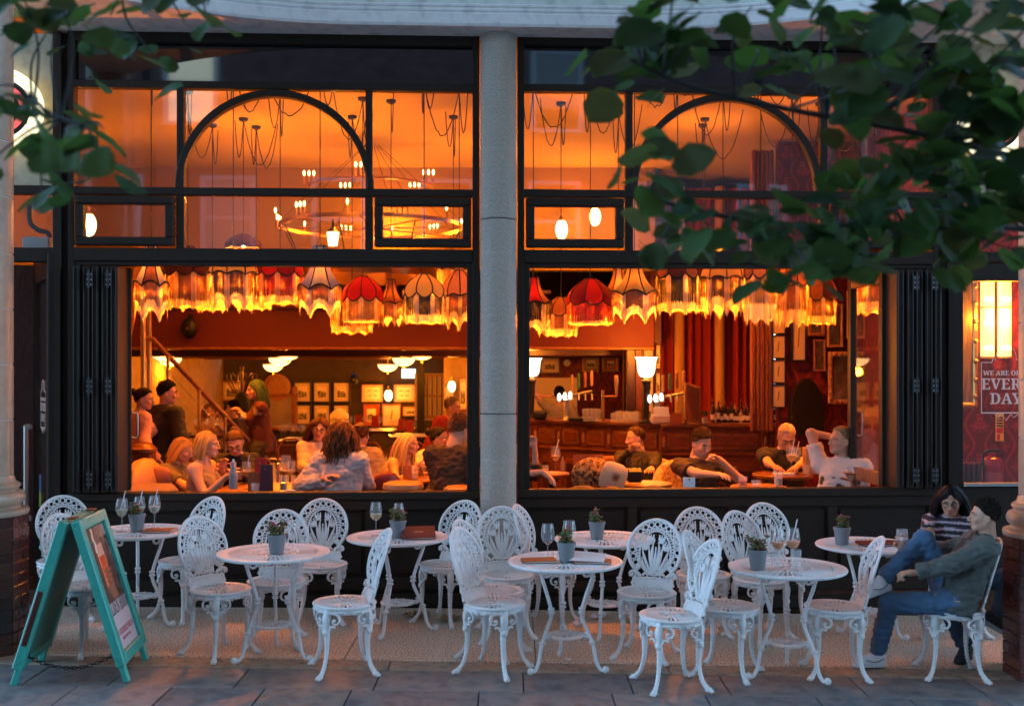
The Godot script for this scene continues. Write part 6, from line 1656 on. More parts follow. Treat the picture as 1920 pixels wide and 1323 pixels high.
# ================================================================ people: smooth bodies meshed from distance fields
class Field:
	var lo: Vector3; var c: float; var nx: int; var ny: int; var nz: int
	var f := PackedFloat32Array(); var who := PackedByteArray()
	func _init(a: Vector3, b: Vector3, cell: float):
		lo = a; c = cell
		nx = int((b.x - a.x) / c) + 2; ny = int((b.y - a.y) / c) + 2; nz = int((b.z - a.z) / c) + 2
		f.resize(nx * ny * nz); f.fill(1.0); who.resize(nx * ny * nz)
	# tapered capsule from p to q; id colours the skin; cut flattens the far end; sub carves
	func cap(p: Vector3, q: Vector3, ra: float, rb: float, k := 0.03, id := 0, cut := false, sq := 1.0, sax := Vector3.ZERO):
		var R := maxf(ra, rb) * maxf(sq, 1.0) + k + c * 1.5
		var a := (p.min(q) - Vector3(R, R, R) - lo) / c; var b := (p.max(q) + Vector3(R, R, R) - lo) / c
		var d := q - p; var dd := maxf(d.dot(d), 1e-9); var dl := sqrt(dd)
		for z in range(maxi(0, int(a.z)), mini(nz, int(b.z) + 2)):
			for y in range(maxi(0, int(a.y)), mini(ny, int(b.y) + 2)):
				var i := (z * ny + y) * nx + maxi(0, int(a.x))
				for x in range(maxi(0, int(a.x)), mini(nx, int(b.x) + 2)):
					var w := lo + Vector3(x, y, z) * c - p
					var t := clampf(w.dot(d) / dd, 0.0, 1.0)
					var o := w - d * t
					if sq != 1.0: o -= sax * (o.dot(sax) * (1.0 - 1.0 / sq))
					var v := o.length() - (ra + (rb - ra) * t)
					if cut: v = maxf(v, (w.dot(d) / dl) - dl)
					var g := f[i]
					if v < g + k:
						if v < g: who[i] = id
						var h := maxf(k - absf(v - g), 0.0) / k
						f[i] = minf(v, g) - h * h * k * 0.25
					i += 1
	func ell(p: Vector3, r: Vector3, k := 0.01, id := 0, B := Basis(), sub := false):
		var R := maxf(r.x, maxf(r.y, r.z)) + k + c * 1.5
		var a := (p - Vector3(R, R, R) - lo) / c; var b := (p + Vector3(R, R, R) - lo) / c
		var Bi := B.transposed(); var m := minf(r.x, minf(r.y, r.z))
		for z in range(maxi(0, int(a.z)), mini(nz, int(b.z) + 2)):
			for y in range(maxi(0, int(a.y)), mini(ny, int(b.y) + 2)):
				var i := (z * ny + y) * nx + maxi(0, int(a.x))
				for x in range(maxi(0, int(a.x)), mini(nx, int(b.x) + 2)):
					var w := Bi * (lo + Vector3(x, y, z) * c - p)
					var k0 := (w / r).length(); var k1 := (w / (r * r)).length()
					var v := k0 * (k0 - 1.0) / maxf(k1, 1e-6) if k0 > 0.05 else -m
					var g := f[i]
					if sub:
						v = -v
						if v > g - k:
							var h := maxf(k - absf(v - g), 0.0) / k
							f[i] = maxf(v, g) + h * h * k * 0.25
							if v > g: who[i] = id
					elif v < g + k:
						if v < g: who[i] = id
						var h := maxf(k - absf(v - g), 0.0) / k
						f[i] = minf(v, g) - h * h * k * 0.25
					i += 1
	func mesh(mb: MB, paint: Callable, wob := 0.0, wf := 14.0):
		var at := PackedInt32Array(); at.resize(f.size()); at.fill(-1)
		var st := [1, nx, nx * ny]; var quads := PackedInt32Array()
		var noise := FastNoiseLite.new(); noise.frequency = 1.0; noise.fractal_octaves = 2
		var i0 := mb.v.size()
		for z in range(1, nz - 1):
			for y in range(1, ny - 1):
				var i := (z * ny + y) * nx + 1
				for x in range(1, nx - 1):
					if absf(f[i]) > c * 2.5:
						i += 1
						continue
					var s := f[i] < 0.0
					for ax in 3:
						if s != (f[i + st[ax]] < 0.0):
							var b1: int = st[(ax + 1) % 3]; var b2: int = st[(ax + 2) % 3]
							var q := [i, i - b1, i - b1 - b2, i - b2]
							for e in q:
								if at[e] < 0:
									at[e] = mb.v.size()
									# the crossing points of this cell, averaged
									var cx: int = e % nx; var cy: int = (e / nx) % ny; var cz: int = e / (nx * ny)
									var sum := Vector3.ZERO; var n := 0
									for k in 12:
										var a3: int = k / 4; var u: int = k & 1; var w: int = (k >> 1) & 1
										var o = e + u * int(st[(a3 + 1) % 3]) + w * int(st[(a3 + 2) % 3])
										var fa := f[o]; var fb := f[o + int(st[a3])]
										if (fa < 0.0) != (fb < 0.0):
											var p := Vector3.ZERO; p[a3] = fa / (fa - fb); p[(a3 + 1) % 3] = u; p[(a3 + 2) % 3] = w
											sum += p; n += 1
									var pos := lo + (Vector3(cx, cy, cz) + sum / maxi(n, 1)) * c
									var g := Vector3(f[e + 1] - f[e], f[e + nx] - f[e], f[e + nx * ny] - f[e])
									g += Vector3(f[e + 1 + nx + nx * ny] - f[e + nx + nx * ny], f[e + 1 + nx + nx * ny] - f[e + 1 + nx * ny], f[e + 1 + nx + nx * ny] - f[e + 1 + nx])
									g = g.normalized() if g.length_squared() > 1e-12 else Vector3.UP
									if wob > 0.0: pos += g * wob * noise.get_noise_3d(pos.x * wf, pos.y * wf * 1.8, pos.z * wf)
									mb.v.append(pos); mb.n.append(g); mb.uv.append(Vector2.ZERO); mb.c.append(paint.call(pos, who[e if f[e] < 0.0 else i if absf(f[i]) < absf(f[e]) else e]))
							if s: quads.append_array([at[q[0]], at[q[1]], at[q[2]], at[q[3]]])
							else: quads.append_array([at[q[3]], at[q[2]], at[q[1]], at[q[0]]])
					i += 1
		for k in range(0, quads.size(), 4):
			mb.ix.append_array([quads[k], quads[k + 2], quads[k + 1], quads[k], quads[k + 3], quads[k + 2]])
		if wob > 0.0:      # the folds need normals of their own
			var nn := PackedVector3Array(); nn.resize(mb.v.size() - i0)
			for k in range(0, quads.size(), 4):
				var cr := (mb.v[quads[k + 2]] - mb.v[quads[k]]).cross(mb.v[quads[k + 3]] - mb.v[quads[k + 1]])
				for e in 4: nn[quads[k + e] - i0] += cr
			for k in nn.size():
				var a := nn[k].normalized()
				if a.dot(mb.n[i0 + k]) < 0.0: a = -a
				mb.n[i0 + k] = a
var heads := {}
# a head about its own centre, facing +Z, neck stub below; male or female, colours from ids
func head_mb(fem: bool, skin: Color) -> MB:
	var key := "%s%s" % [fem, skin]
	if heads.has(key): return heads[key]
	var F0 := Field.new(Vector3(-0.10, -0.15, -0.125), Vector3(0.10, 0.135, 0.135), 0.0048)
	F0.ell(Vector3(0, 0.035, -0.012), Vector3(0.073, 0.083, 0.092), 0.02)
	F0.ell(Vector3(0, -0.025, 0.018), Vector3(0.060 if fem else 0.064, 0.075, 0.070), 0.03)
	F0.ell(Vector3(0, -0.082, 0.056), Vector3(0.026 if fem else 0.031, 0.022, 0.024), 0.025)
	for s: float in [-1.0, 1.0]:
		F0.cap(Vector3(s * 0.052, -0.045, -0.005), Vector3(s * 0.018, -0.088, 0.058), 0.014, 0.013, 0.025)
		F0.ell(Vector3(s * 0.040, -0.022, 0.062), Vector3(0.020, 0.016, 0.016), 0.02)
		F0.ell(Vector3(s * 0.030, 0.008, 0.092), Vector3(0.019, 0.011, 0.013), 0.008, 0, Basis(), true)
		F0.cap(Vector3(s * 0.014, 0.023, 0.084), Vector3(s * 0.044, 0.022, 0.068), 0.008, 0.007, 0.014)
		F0.ell(Vector3(s * 0.076, -0.005, -0.010), Vector3(0.010, 0.030, 0.019), 0.006, 0, Basis(Vector3.UP, s * -0.4))
		F0.ell(Vector3(s * 0.083, -0.003, -0.004), Vector3(0.006, 0.016, 0.009), 0.004, 0, Basis(Vector3.UP, s * -0.4), true)
		F0.ell(Vector3(s * 0.011, -0.034, 0.094), Vector3(0.009, 0.007, 0.010), 0.006)
	F0.cap(Vector3(0, 0.015, 0.085), Vector3(0, -0.026, 0.106), 0.008, 0.011, 0.012)
	F0.ell(Vector3(0, -0.058, 0.084), Vector3(0.023, 0.0065, 0.012), 0.007, 1); F0.ell(Vector3(0, -0.068, 0.082), Vector3(0.020, 0.007, 0.012), 0.006, 1)
	F0.cap(Vector3(0, -0.04, -0.022), Vector3(0, -0.15, -0.035), 0.046 if fem else 0.056, 0.048 if fem else 0.060, 0.03)
	var m := MB.new(); var lip := skin * Color(0.95, 0.42, 0.42) if fem else skin * Color(0.9, 0.62, 0.58)
	F0.mesh(m, func(p: Vector3, id: int) -> Color:
		if id == 1: return lip
		return skin * (Color(1.04, 0.9, 0.88) if absf(absf(p.x) - 0.042) < 0.018 and absf(p.y + 0.025) < 0.018 and p.z > 0.04 else Color.WHITE))
	for s: float in [-1.0, 1.0]:
		m.col = Color(0.62, 0.58, 0.55); m.ell(Vector3(s * 0.031, 0.007, 0.0765), Vector3(0.0145, 0.0075, 0.008), Basis(), 10, 6)
		m.col = Color(0.03, 0.018, 0.010); m.ell(Vector3(s * 0.031, 0.007, 0.082), Vector3(0.0062, 0.0062, 0.004), Basis(), 8, 5)
		m.col = skin * 0.75; m.tube([Vector3(s * 0.014, 0.009, 0.084), Vector3(s * 0.031, 0.0155, 0.0865), Vector3(s * 0.047, 0.009, 0.076)], 0.0032, 5)
	heads[key] = m
	return m
func hand_mb(pose: String, skin: Color) -> MB:
	# palm at the origin, wrist at -X side... fingers towards +X, palm facing -Y, thumb on +Z
	var key := pose + str(skin)
	if heads.has(key): return heads[key]
	var f := Field.new(Vector3(-0.05, -0.10, -0.075), Vector3(0.155, 0.05, 0.095), 0.0042)
	f.cap(Vector3(-0.045, 0, 0), Vector3(0.0, 0, 0), 0.023, 0.026, 0.02)
	for k in 4: f.cap(Vector3(0.0, 0, -0.012 + k * 0.008), Vector3(0.045, 0.002, -0.030 + k * 0.020), 0.017, 0.0115, 0.012)
	var curl: float = {"relaxed": 0.42, "grip": 0.85, "fist": 1.25, "flat": 0.16}[pose]
	for k in 4:
		var L: float = [0.072, 0.080, 0.076, 0.060][3 - k]
		var p := Vector3(0.048, 0.002, -0.032 + k * 0.0205); var a := curl * 0.45
		for j in 3:
			var l: float = L * [0.45, 0.32, 0.26][j]
			var q := p + Vector3(cos(a), -sin(a), (k - 1.5) * 0.05) * l
			f.cap(p, q, 0.0094 - j * 0.0009, 0.0088 - j * 0.0009, 0.004); p = q; a += curl * 0.85
	var tp := Vector3(-0.005, -0.008, 0.022); var tq := tp + Vector3(0.022, -0.012, 0.034); var tr := tq + Vector3(0.028, -0.012 - curl * 0.012, 0.012); var ts := tr + Vector3(0.024, -0.008 - curl * 0.012, -0.004)
	f.cap(tp, tq, 0.016, 0.0115, 0.012); f.cap(tq, tr, 0.0112, 0.0098, 0.005); f.cap(tr, ts, 0.0098, 0.0085, 0.004)
	var m := MB.new(); f.mesh(m, func(_p: Vector3, _i: int) -> Color: return skin)
	heads[key] = m
	return m
func hairline(fz: float, style: String) -> float:      # latitude of the lowest hair; fz 1 at the brow, -1 at the nape
	var top := 0.50 if style != "crop" else 0.66
	return lerpf(-1.0, lerpf(-0.12, top, clampf(fz * 1.7 - 0.35, 0, 1)), clampf(fz * 0.9 + 0.85, 0, 1))
func hair_mb(style: String, col: Color, sd: int) -> MB:
	var m := MB.new(); var r := RandomNumberGenerator.new(); r.seed = sd
	var n: int = {"short": 620, "crop": 520, "bob": 300, "long": 330, "curly": 330, "tied": 300, "pony": 330}[style]
	# cap under the strands
	m.col = col * 0.7
	var rows := []
	for j in 13:
		var row := PackedVector3Array()
		for i in 24:
			var a := TAU * i / 24; var fz := sin(a)          # a = 90 deg is the face
			var low: float = hairline(fz, style)
			var b := lerpf(low, PI / 2, j / 12.0)
			row.append(Vector3(cos(b) * cos(a) * 0.0775, 0.036 + sin(b) * 0.0875, -0.013 + cos(b) * sin(a) * 0.0955))
		rows.append(row)
	m.skin(rows, true, -1.0)
	for k in n:
		var a := r.randf() * TAU; var fz := sin(a)
		var low: float = hairline(fz, style) + 0.03
		var b := asin(clampf(lerpf(sin(low), 1.0, r.randf()), -1, 1))
		var nn := Vector3(cos(b) * cos(a), sin(b), cos(b) * sin(a))
		var root := Vector3(nn.x * 0.077, 0.036 + nn.y * 0.087, -0.013 + nn.z * 0.095)
		m.col = col * r.randf_range(0.65, 1.3)
		var pts := []; var rad := []
		match style:
			"short", "crop":
				var L := r.randf_range(0.018, 0.038) if style == "short" else 0.015
				var tg := (Vector3(nn.x * 0.4, -0.4, -1.0) - nn * nn.dot(Vector3(nn.x * 0.4, -0.4, -1.0))).normalized()
				if style == "short" and nn.z > 0.0: tg = (tg * 0.7 + Vector3(0.55, 0.12, 0) * (1.0 if nn.x > -0.3 else -1.0)); tg = (tg - nn * tg.dot(nn)).normalized()
				for j in 4:
					var t := j / 3.0
					pts.append(root + nn * (0.003 + (0.004 + r.randf_range(0.008, 0.034) * maxf(nn.y, 0.0)) * sin(t * 2.6) * (1.0 if style == "short" else 0.35) - t * t * L * 0.25) + tg * L * t); rad.append((0.0055 if style == "short" else 0.0048) * (1.0 - 0.8 * t))
			"tied":
				var e := Vector3(0, 0.06, -0.125)
				for j in 5:
					var t := j / 4.0; var p := root.lerp(e, t); var q := (p - Vector3(0, 0.03, -0.012)); var l := (q / Vector3(0.08, 0.09, 0.098)).length()
					if l < 1.04: p = Vector3(0, 0.03, -0.012) + q * (1.04 / maxf(l, 0.1))
					pts.append(p); rad.append(0.007)
			_:
				var L: float = {"bob": 0.19, "long": 0.36, "curly": 0.34, "pony": 0.30}[style] * r.randf_range(0.8, 1.08)
				var side := 1.0 if nn.x > 0 else -1.0
				var p := root; var dirv := Vector3(side * (0.5 if nn.z > 0.0 else 0.1), -0.8, -0.35); dirv = (dirv - nn * dirv.dot(nn) + nn * 0.12).normalized()
				var seg := L / 7.0; var ph := r.randf() * TAU
				for j in 8:
					pts.append(p); rad.append(0.0085 * (1.0 - 0.55 * j / 7.0) * (0.8 if style == "curly" else 1.0))
					dirv = (dirv + Vector3(side * 0.02, -0.55, -0.12 if nn.z > -0.2 else 0.0)).normalized()
					p += dirv * seg
					if style == "curly": p += Vector3(cos(ph + j * 2.3), 0.25, sin(ph + j * 2.3)) * 0.026
					var q := p - Vector3(0, 0.0, -0.012); var rr := Vector3(0.083, 0.12, 0.100)
					var l := (q / rr).length()
					if l < 1.0 and p.y > -0.10: p = Vector3(0, 0.0, -0.012) + q / maxf(l, 0.2)
					if p.y < 0.05 and p.z > 0.02:
						p.z = lerpf(p.z, 0.015, 0.75); p.x = side * maxf(absf(p.x), 0.079)
		m.tube(pts, rad, 4, false)
	if style == "tied": m.col = col; m.ell(Vector3(0, 0.07, -0.125), Vector3(0.045, 0.042, 0.04), Basis(), 12, 8)
	return m
func ik(a: Vector3, t: Vector3, l1: float, l2: float, hint: Vector3) -> Array:
	var d := t - a; var L := clampf(d.length(), absf(l1 - l2) + 0.02, (l1 + l2) * 0.995); var u := d.normalized()
	var x := (l1 * l1 - l2 * l2 + L * L) / (2.0 * L); var h := sqrt(maxf(l1 * l1 - x * x, 0.0))
	var hv := (hint - u * hint.dot(u)).normalized()
	return [a + u * x + hv * h, a + u * L]
const SKINS := [Color(0.52, 0.29, 0.19), Color(0.44, 0.235, 0.15), Color(0.30, 0.15, 0.09)]
# q: hip (world), yaw, lean (forward, side), twist, head (yaw, pitch, tilt), hands [L, R] world targets or null, hint, legs, look
func person(q: Dictionary) -> Node3D:
	var s: float = q.get("s", 1.0); var fem: bool = q.get("fem", false); var skin: Color = SKINS[q.get("skin", 0)]
	var yaw: float = deg_to_rad(q.yaw); var hip: Vector3 = q.hip
	var t := thing("person", q.label, "person", Transform3D(Basis(), Vector3(hip.x, 0.0, hip.z)))
	var o := t.position
	var B := Basis(Vector3.UP, yaw); var ln: Vector2 = q.get("lean", Vector2.ZERO)
	var T := B * Basis(Vector3.RIGHT, deg_to_rad(ln.x)) * Basis(Vector3(0, 0, 1), deg_to_rad(ln.y)); var Tc := T * Basis(Vector3.UP, deg_to_rad(q.get("twist", 0.0)))
	var h0 := hip - o
	var sw := (0.165 if fem else 0.195) * s; var fat: float = q.get("fat", 1.0)
	var waist := h0 + T * Vector3(0, 0.17, 0) * s; var chest := h0 + T * Vector3(0, 0.34, 0.01) * s; var nb := h0 + Tc * Vector3(0, 0.50, -0.005) * s
	var hd: Vector3 = q.get("head", Vector3.ZERO)
	var HB := Tc * Basis(Vector3.RIGHT, deg_to_rad(-ln.x * 0.75)) * Basis(Vector3.UP, deg_to_rad(hd.x)) * Basis(Vector3.RIGHT, deg_to_rad(hd.y)) * Basis(Vector3(0, 0, 1), deg_to_rad(hd.z))
	var hc := nb + (Tc * Vector3(0, 0.09, 0.012) + HB * Vector3(0, 0.075, 0.025)) * s
	var sh := []; var el := []; var wr := []
	for k in 2:
		var sg := -1.0 if k == 0 else 1.0      # k 0 is the person's right (their -X)
		var S := nb + Tc * Vector3(sg * sw, -0.045 * s, -0.005)
		var tg = q.get("hands", [null, null])[k]
		var hint: Vector3 = q.get("hints", [null, null])[k] if q.get("hints", [null, null])[k] != null else B * Vector3(sg * 0.5, -0.8, -0.35)
		var target: Vector3 = (tg - o) if tg != null else S + B * Vector3(sg * 0.10, -0.46, 0.12) * s
		var r := ik(S, target, 0.29 * s, 0.255 * s, hint)
		sh.append(S); el.append(r[0]); wr.append(r[1])
	var cell: float = q.get("cell", 0.018)
	var pad := Vector3(0.22, 0.2, 0.22)
	var kn := []; var an := []; var hj := []
	var sit: bool = q.get("sit", true)
	for k in 2:
		var sg := -1.0 if k == 0 else 1.0
		var J := h0 + B * Vector3(sg * 0.09 * s, -0.01, 0.02)
		var ft = q.get("feet", [null, null])[k]
		var K: Vector3; var A: Vector3
		if ft != null:
			var hint2 = q.get("knees", [null, null])[k]
			var r := ik(J, ft - o, 0.44 * s * float(q.get("legs", 1.0)), 0.43 * s * float(q.get("legs", 1.0)), hint2 if hint2 != null else B * Vector3(sg * 0.1, 0.4, 1.0))
			K = r[0]; A = r[1]
		elif sit:
			K = J + B * Vector3(sg * 0.07, 0.0, 0.43) * s; A = Vector3(K.x, 0.09, K.z) + B * Vector3(0, 0, -0.03)
		else:
			K = J + Vector3(0, -0.43, 0) * s + B * Vector3(sg * 0.01, 0, 0.03); A = Vector3(K.x, 0.09, K.z) + B * Vector3(sg * 0.02, 0, -0.03)
		hj.append(J); kn.append(K); an.append(A)
	var lo := hc; var hi := hc
	for a in [sh, el, wr, kn, an, hj, [h0]]:
		for p in a: lo = lo.min(p); hi = hi.max(p)
	# --- the body, one skin
	var body := Field.new(lo - pad, hi + pad, cell)
	var g: float = q.get("girth", 1.0) * s
	body.cap(h0, waist, 0.115 * g * fat, 0.10 * g * fat, 0.06, 0, false, 1.3, T.x); body.cap(waist, chest, 0.098 * g * fat, 0.112 * g, 0.06, 0, false, 1.35, Tc.x)
	body.cap(sh[0], sh[1], 0.058 * g, 0.058 * g, 0.07); body.cap(chest, nb, 0.10 * g, 0.055 * g, 0.05, 0, false, 1.3, Tc.x)
	body.cap(nb, hc + HB * Vector3(0, -0.11, -0.03) * s, 0.056 * g, 0.052 * g, 0.03)
	if fem:
		for sg: float in [-1.0, 1.0]: body.cap(chest + Tc * Vector3(sg * 0.075, -0.005, 0.085) * s, chest + Tc * Vector3(sg * 0.075, -0.02, 0.10) * s, 0.058 * s, 0.052 * s, 0.03)
	for k in 2:
		body.cap(sh[k], el[k], 0.052 * g, 0.040 * g, 0.04); body.cap(el[k], wr[k], 0.040 * g, 0.026 * g, 0.03)
		body.cap(hj[k], kn[k], 0.088 * g, 0.060 * g, 0.05); body.cap(kn[k], an[k], 0.056 * g, 0.040 * g, 0.03)
	var mb := MB.new(); body.mesh(mb, func(_p: Vector3, _i: int) -> Color: return skin)
	mb.add(head_mb(fem, skin), Transform3D(HB.scaled(Vector3.ONE * s * 1.03), hc))
	for k in 2:
		var sg := -1.0 if k == 0 else 1.0
		var X: Vector3 = (wr[k] - el[k]).normalized()
		var hdir = q.get("hand_dir", [null, null])[k]
		if hdir != null: X = hdir.normalized()
		var want = q.get("palms", [null, null])[k]
		var pal: Vector3 = want if want != null else (Vector3.DOWN if absf(X.y) < 0.8 else B * Vector3(-sg, 0, 0))
		var Y := -(pal - X * pal.dot(X)).normalized()
		var Z := X.cross(Y)
		var hbas := Basis(X, Y, Z if k == 1 else -Z)      # a mirrored hand for the other side
		mb.add(hand_mb(q.get("pose", ["relaxed", "relaxed"])[k], skin), Transform3D(hbas * Basis().scaled(Vector3.ONE * s * (0.94 if fem else 1.03)), wr[k] + X * 0.045 * s))
	part("body", mb, mats["skin"], t)
	# --- clothes
	var W: float = q.get("wob", 0.011)
	var top: String = q.get("top", "short"); var tc: Color = q.get("tc", Color(0.05, 0.05, 0.05)); var tc2: Color = q.get("tc2", tc)
	var e := q.get("ease", 0.013) as float
	var tp := Field.new(lo - pad, hi + pad, cell)
	var hem := h0 + T * Vector3(0, -0.09, 0) * s
	tp.cap(waist, hem, (0.103 * fat + 0.004) * g + e, (0.122 * fat) * g + e, 0.05, 0, true, 1.34, T.x); tp.cap(waist, chest, 0.101 * g * fat + e, 0.114 * g + e, 0.06, 0, false, 1.35, Tc.x)
	if top != "strap":
		tp.cap(sh[0], sh[1], 0.062 * g + e * 0.6, 0.062 * g + e * 0.6, 0.06)
		tp.cap(chest, nb + Tc * Vector3(0, -0.035, 0) * s, 0.104 * g + e, 0.058 * g + e, 0.05, 0, false, 1.3, Tc.x)
	else:
		for sg: float in [-1.0, 1.0]: tp.cap(chest + Tc * Vector3(sg * 0.09, 0.05, 0.0) * s, sh[0 if sg < 0 else 1] + Tc * Vector3(-sg * 0.07, 0.04, 0) * s, 0.075 * s + e, 0.030 * s + e, 0.03)
	if fem:
		for sg: float in [-1.0, 1.0]: tp.cap(chest + Tc * Vector3(sg * 0.075, -0.005, 0.085) * s, chest + Tc * Vector3(sg * 0.075, -0.02, 0.10) * s, 0.058 * s + e, 0.054 * s + e, 0.04)
	for k in 2:
		match top:
			"short": tp.cap(sh[k], sh[k].lerp(el[k], 0.66), 0.058 * g + e, 0.056 * g + e, 0.04, 1, true)
			"long": tp.cap(sh[k], el[k], 0.056 * g + e, 0.045 * g + e, 0.04, 1); tp.cap(el[k], wr[k].lerp(el[k], 0.04), 0.045 * g + e, 0.034 * g + e * 0.9, 0.03, 1, true)
			"rolled": tp.cap(sh[k], el[k], 0.056 * g + e, 0.047 * g + e, 0.04, 1); tp.cap(el[k], wr[k].lerp(el[k], 0.55), 0.045 * g + e, 0.042 * g + e, 0.03, 1, true)
	if top != "strap": tp.cap(nb + Tc * Vector3(0, 0.0, 0.01) * s, nb + Tc * Vector3(0, 0.035, 0.02) * s, 0.055 * g + e * 0.5, 0.052 * g + e * 0.3, 0.015, 2, true)
	var cm := MB.new(); var pat: String = q.get("pattern", ""); var Ti := Tc.inverse(); var cl2: Color = q.get("collar", tc)
	tp.mesh(cm, func(p: Vector3, id: int) -> Color:
		var l := Ti * (p - h0) / s
		match pat:
			"stripes": return tc2 if fposmod(l.y * 21.0, 1.0) < 0.34 else tc
			"vest": return tc2 if id == 1 else tc
			"open": return tc2 if (id != 1 and l.z > 0.05 and absf(l.x) < 0.045 + (0.03 if l.y > 0.3 else 0.0)) else tc
			"print": return tc2 if (l.z > 0.08 and l.y > 0.12 and l.y < 0.34 and sin(l.x * 41.0 + l.y * 23.0) + sin(l.y * 37.0 - l.x * 19.0) > 0.5) else tc
		return cl2 if id == 2 else tc, W)
	part("top", cm, mats["cloth"], t)
	var bc: Color = q.get("bc", Color(0.03, 0.03, 0.035))
	var tr := Field.new(lo - pad, hi + pad, cell)
	tr.cap(h0 + T * Vector3(0, 0.05, 0) * s, h0, 0.118 * g * fat, 0.124 * g, 0.04, 0, false, 1.3, B.x)
	for k in 2:
		tr.cap(hj[k], kn[k], 0.096 * g, 0.074 * g, 0.05)
		if q.get("shorts", false): continue
		tr.cap(kn[k], an[k].lerp(kn[k], 0.05), 0.072 * g, 0.062 * g, 0.03, 0, true)
	var tm := MB.new(); tr.mesh(tm, func(_p: Vector3, _i: int) -> Color: return bc, W)
	part("trousers", tm, mats["cloth"], t)
	var sc: Color = q.get("shoe", Color(0.02, 0.02, 0.02))
	for k in 2:
		var fd = q.get("foot_dir", [null, null])[k]
		var D: Vector3 = fd.normalized() if fd != null else B * Vector3(0, 0, 1)
		var fup = q.get("foot_up", [null, null])[k]
		var U: Vector3 = fup if fup != null else Vector3.UP
		U = (U - D * U.dot(D)).normalized()
		part("shoe", shoe_mb(sc, q.get("trainers", false)), mats["vc"], t, Transform3D(Basis(U.cross(D), U, D).scaled(Vector3.ONE * s), an[k]))
	# --- hair, glasses
	var hx := Transform3D(HB.scaled(Vector3.ONE * s * 1.03), hc)
	if q.get("hair", "short") != "none": part("hair", hair_mb(q.get("hair", "short"), q.get("hc", Color(0.03, 0.015, 0.008)), int(hip.x * 100) + 7), mats["hair"], t, hx)
	var hcol: Color = q.get("hc", Color(0.03, 0.015, 0.008))
	var bw := MB.new(); bw.col = hcol * 0.8
	for sg: float in [-1.0, 1.0]: bw.tube([Vector3(sg * 0.014, 0.027, 0.0925), Vector3(sg * 0.030, 0.032, 0.088), Vector3(sg * 0.049, 0.026, 0.073)], [0.0032, 0.004, 0.002], 5)
	part("eyebrows", bw, mats["vc"], t, hx)
	if q.get("glasses", false):
		var gm := MB.new()
		for sg: float in [-1.0, 1.0]:
			var lp := []
			for i in 17: lp.append(Vector3(sg * 0.033 + cos(TAU * i / 16) * 0.023, 0.004 + sin(TAU * i / 16) * 0.017, 0.098 - absf(sg * 0.033 + cos(TAU * i / 16) * 0.023) * 0.12))
			gm.tube(lp, 0.0022, 5, false); gm.tube([Vector3(sg * 0.056, 0.008, 0.091), Vector3(sg * 0.079, 0.010, 0.02), Vector3(sg * 0.079, 0.004, -0.015)], 0.0022, 5)
		gm.tube([Vector3(-0.011, 0.006, 0.098), Vector3(0.011, 0.006, 0.098)], 0.0022, 5); part("glasses", gm, mats["black_metal"], t, hx)
	return t
var shoes := {}
func shoe_mb(col: Color, trainer: bool) -> ArrayMesh:
	var key := str(col)
	if shoes.has(key): return shoes[key]
	var f := Field.new(Vector3(-0.07, -0.11, -0.11), Vector3(0.07, 0.05, 0.23), 0.007)
	f.cap(Vector3(0, -0.035, -0.035), Vector3(0, -0.05, 0.15), 0.042, 0.036, 0.03); f.cap(Vector3(0, 0.0, -0.01), Vector3(0, -0.04, 0.06), 0.046, 0.04, 0.03)
	f.cap(Vector3(0, -0.075, -0.04), Vector3(0, -0.078, 0.155), 0.040, 0.043, 0.012, 1, false, 1.0)
	var m := MB.new(); f.mesh(m, func(p: Vector3, _i: int) -> Color: return col * (1.0 if p.y > -0.062 else (0.85 if trainer else 0.6)))
	for i in m.v.size():
		if m.v[i].y < -0.09: m.v[i].y = -0.09; 
	if trainer:      # a curved stripe along each side, laces
		m.col = Color(0.05, 0.05, 0.06)
		for s: float in [-1.0, 1.0]: m.tube([Vector3(s * 0.047, -0.02, -0.04), Vector3(s * 0.050, -0.045, 0.01), Vector3(s * 0.049, -0.048, 0.05), Vector3(s * 0.045, -0.03, 0.10)], 0.0028, 5)
		m.col = col * 0.9
		for i in 4: m.tube([Vector3(-0.022, 0.0 - i * 0.012, 0.045 + i * 0.022), Vector3(0.022, 0.0 - i * 0.012, 0.050 + i * 0.022)], 0.0035, 5)
	shoes[key] = m.mesh()
	return shoes[key]
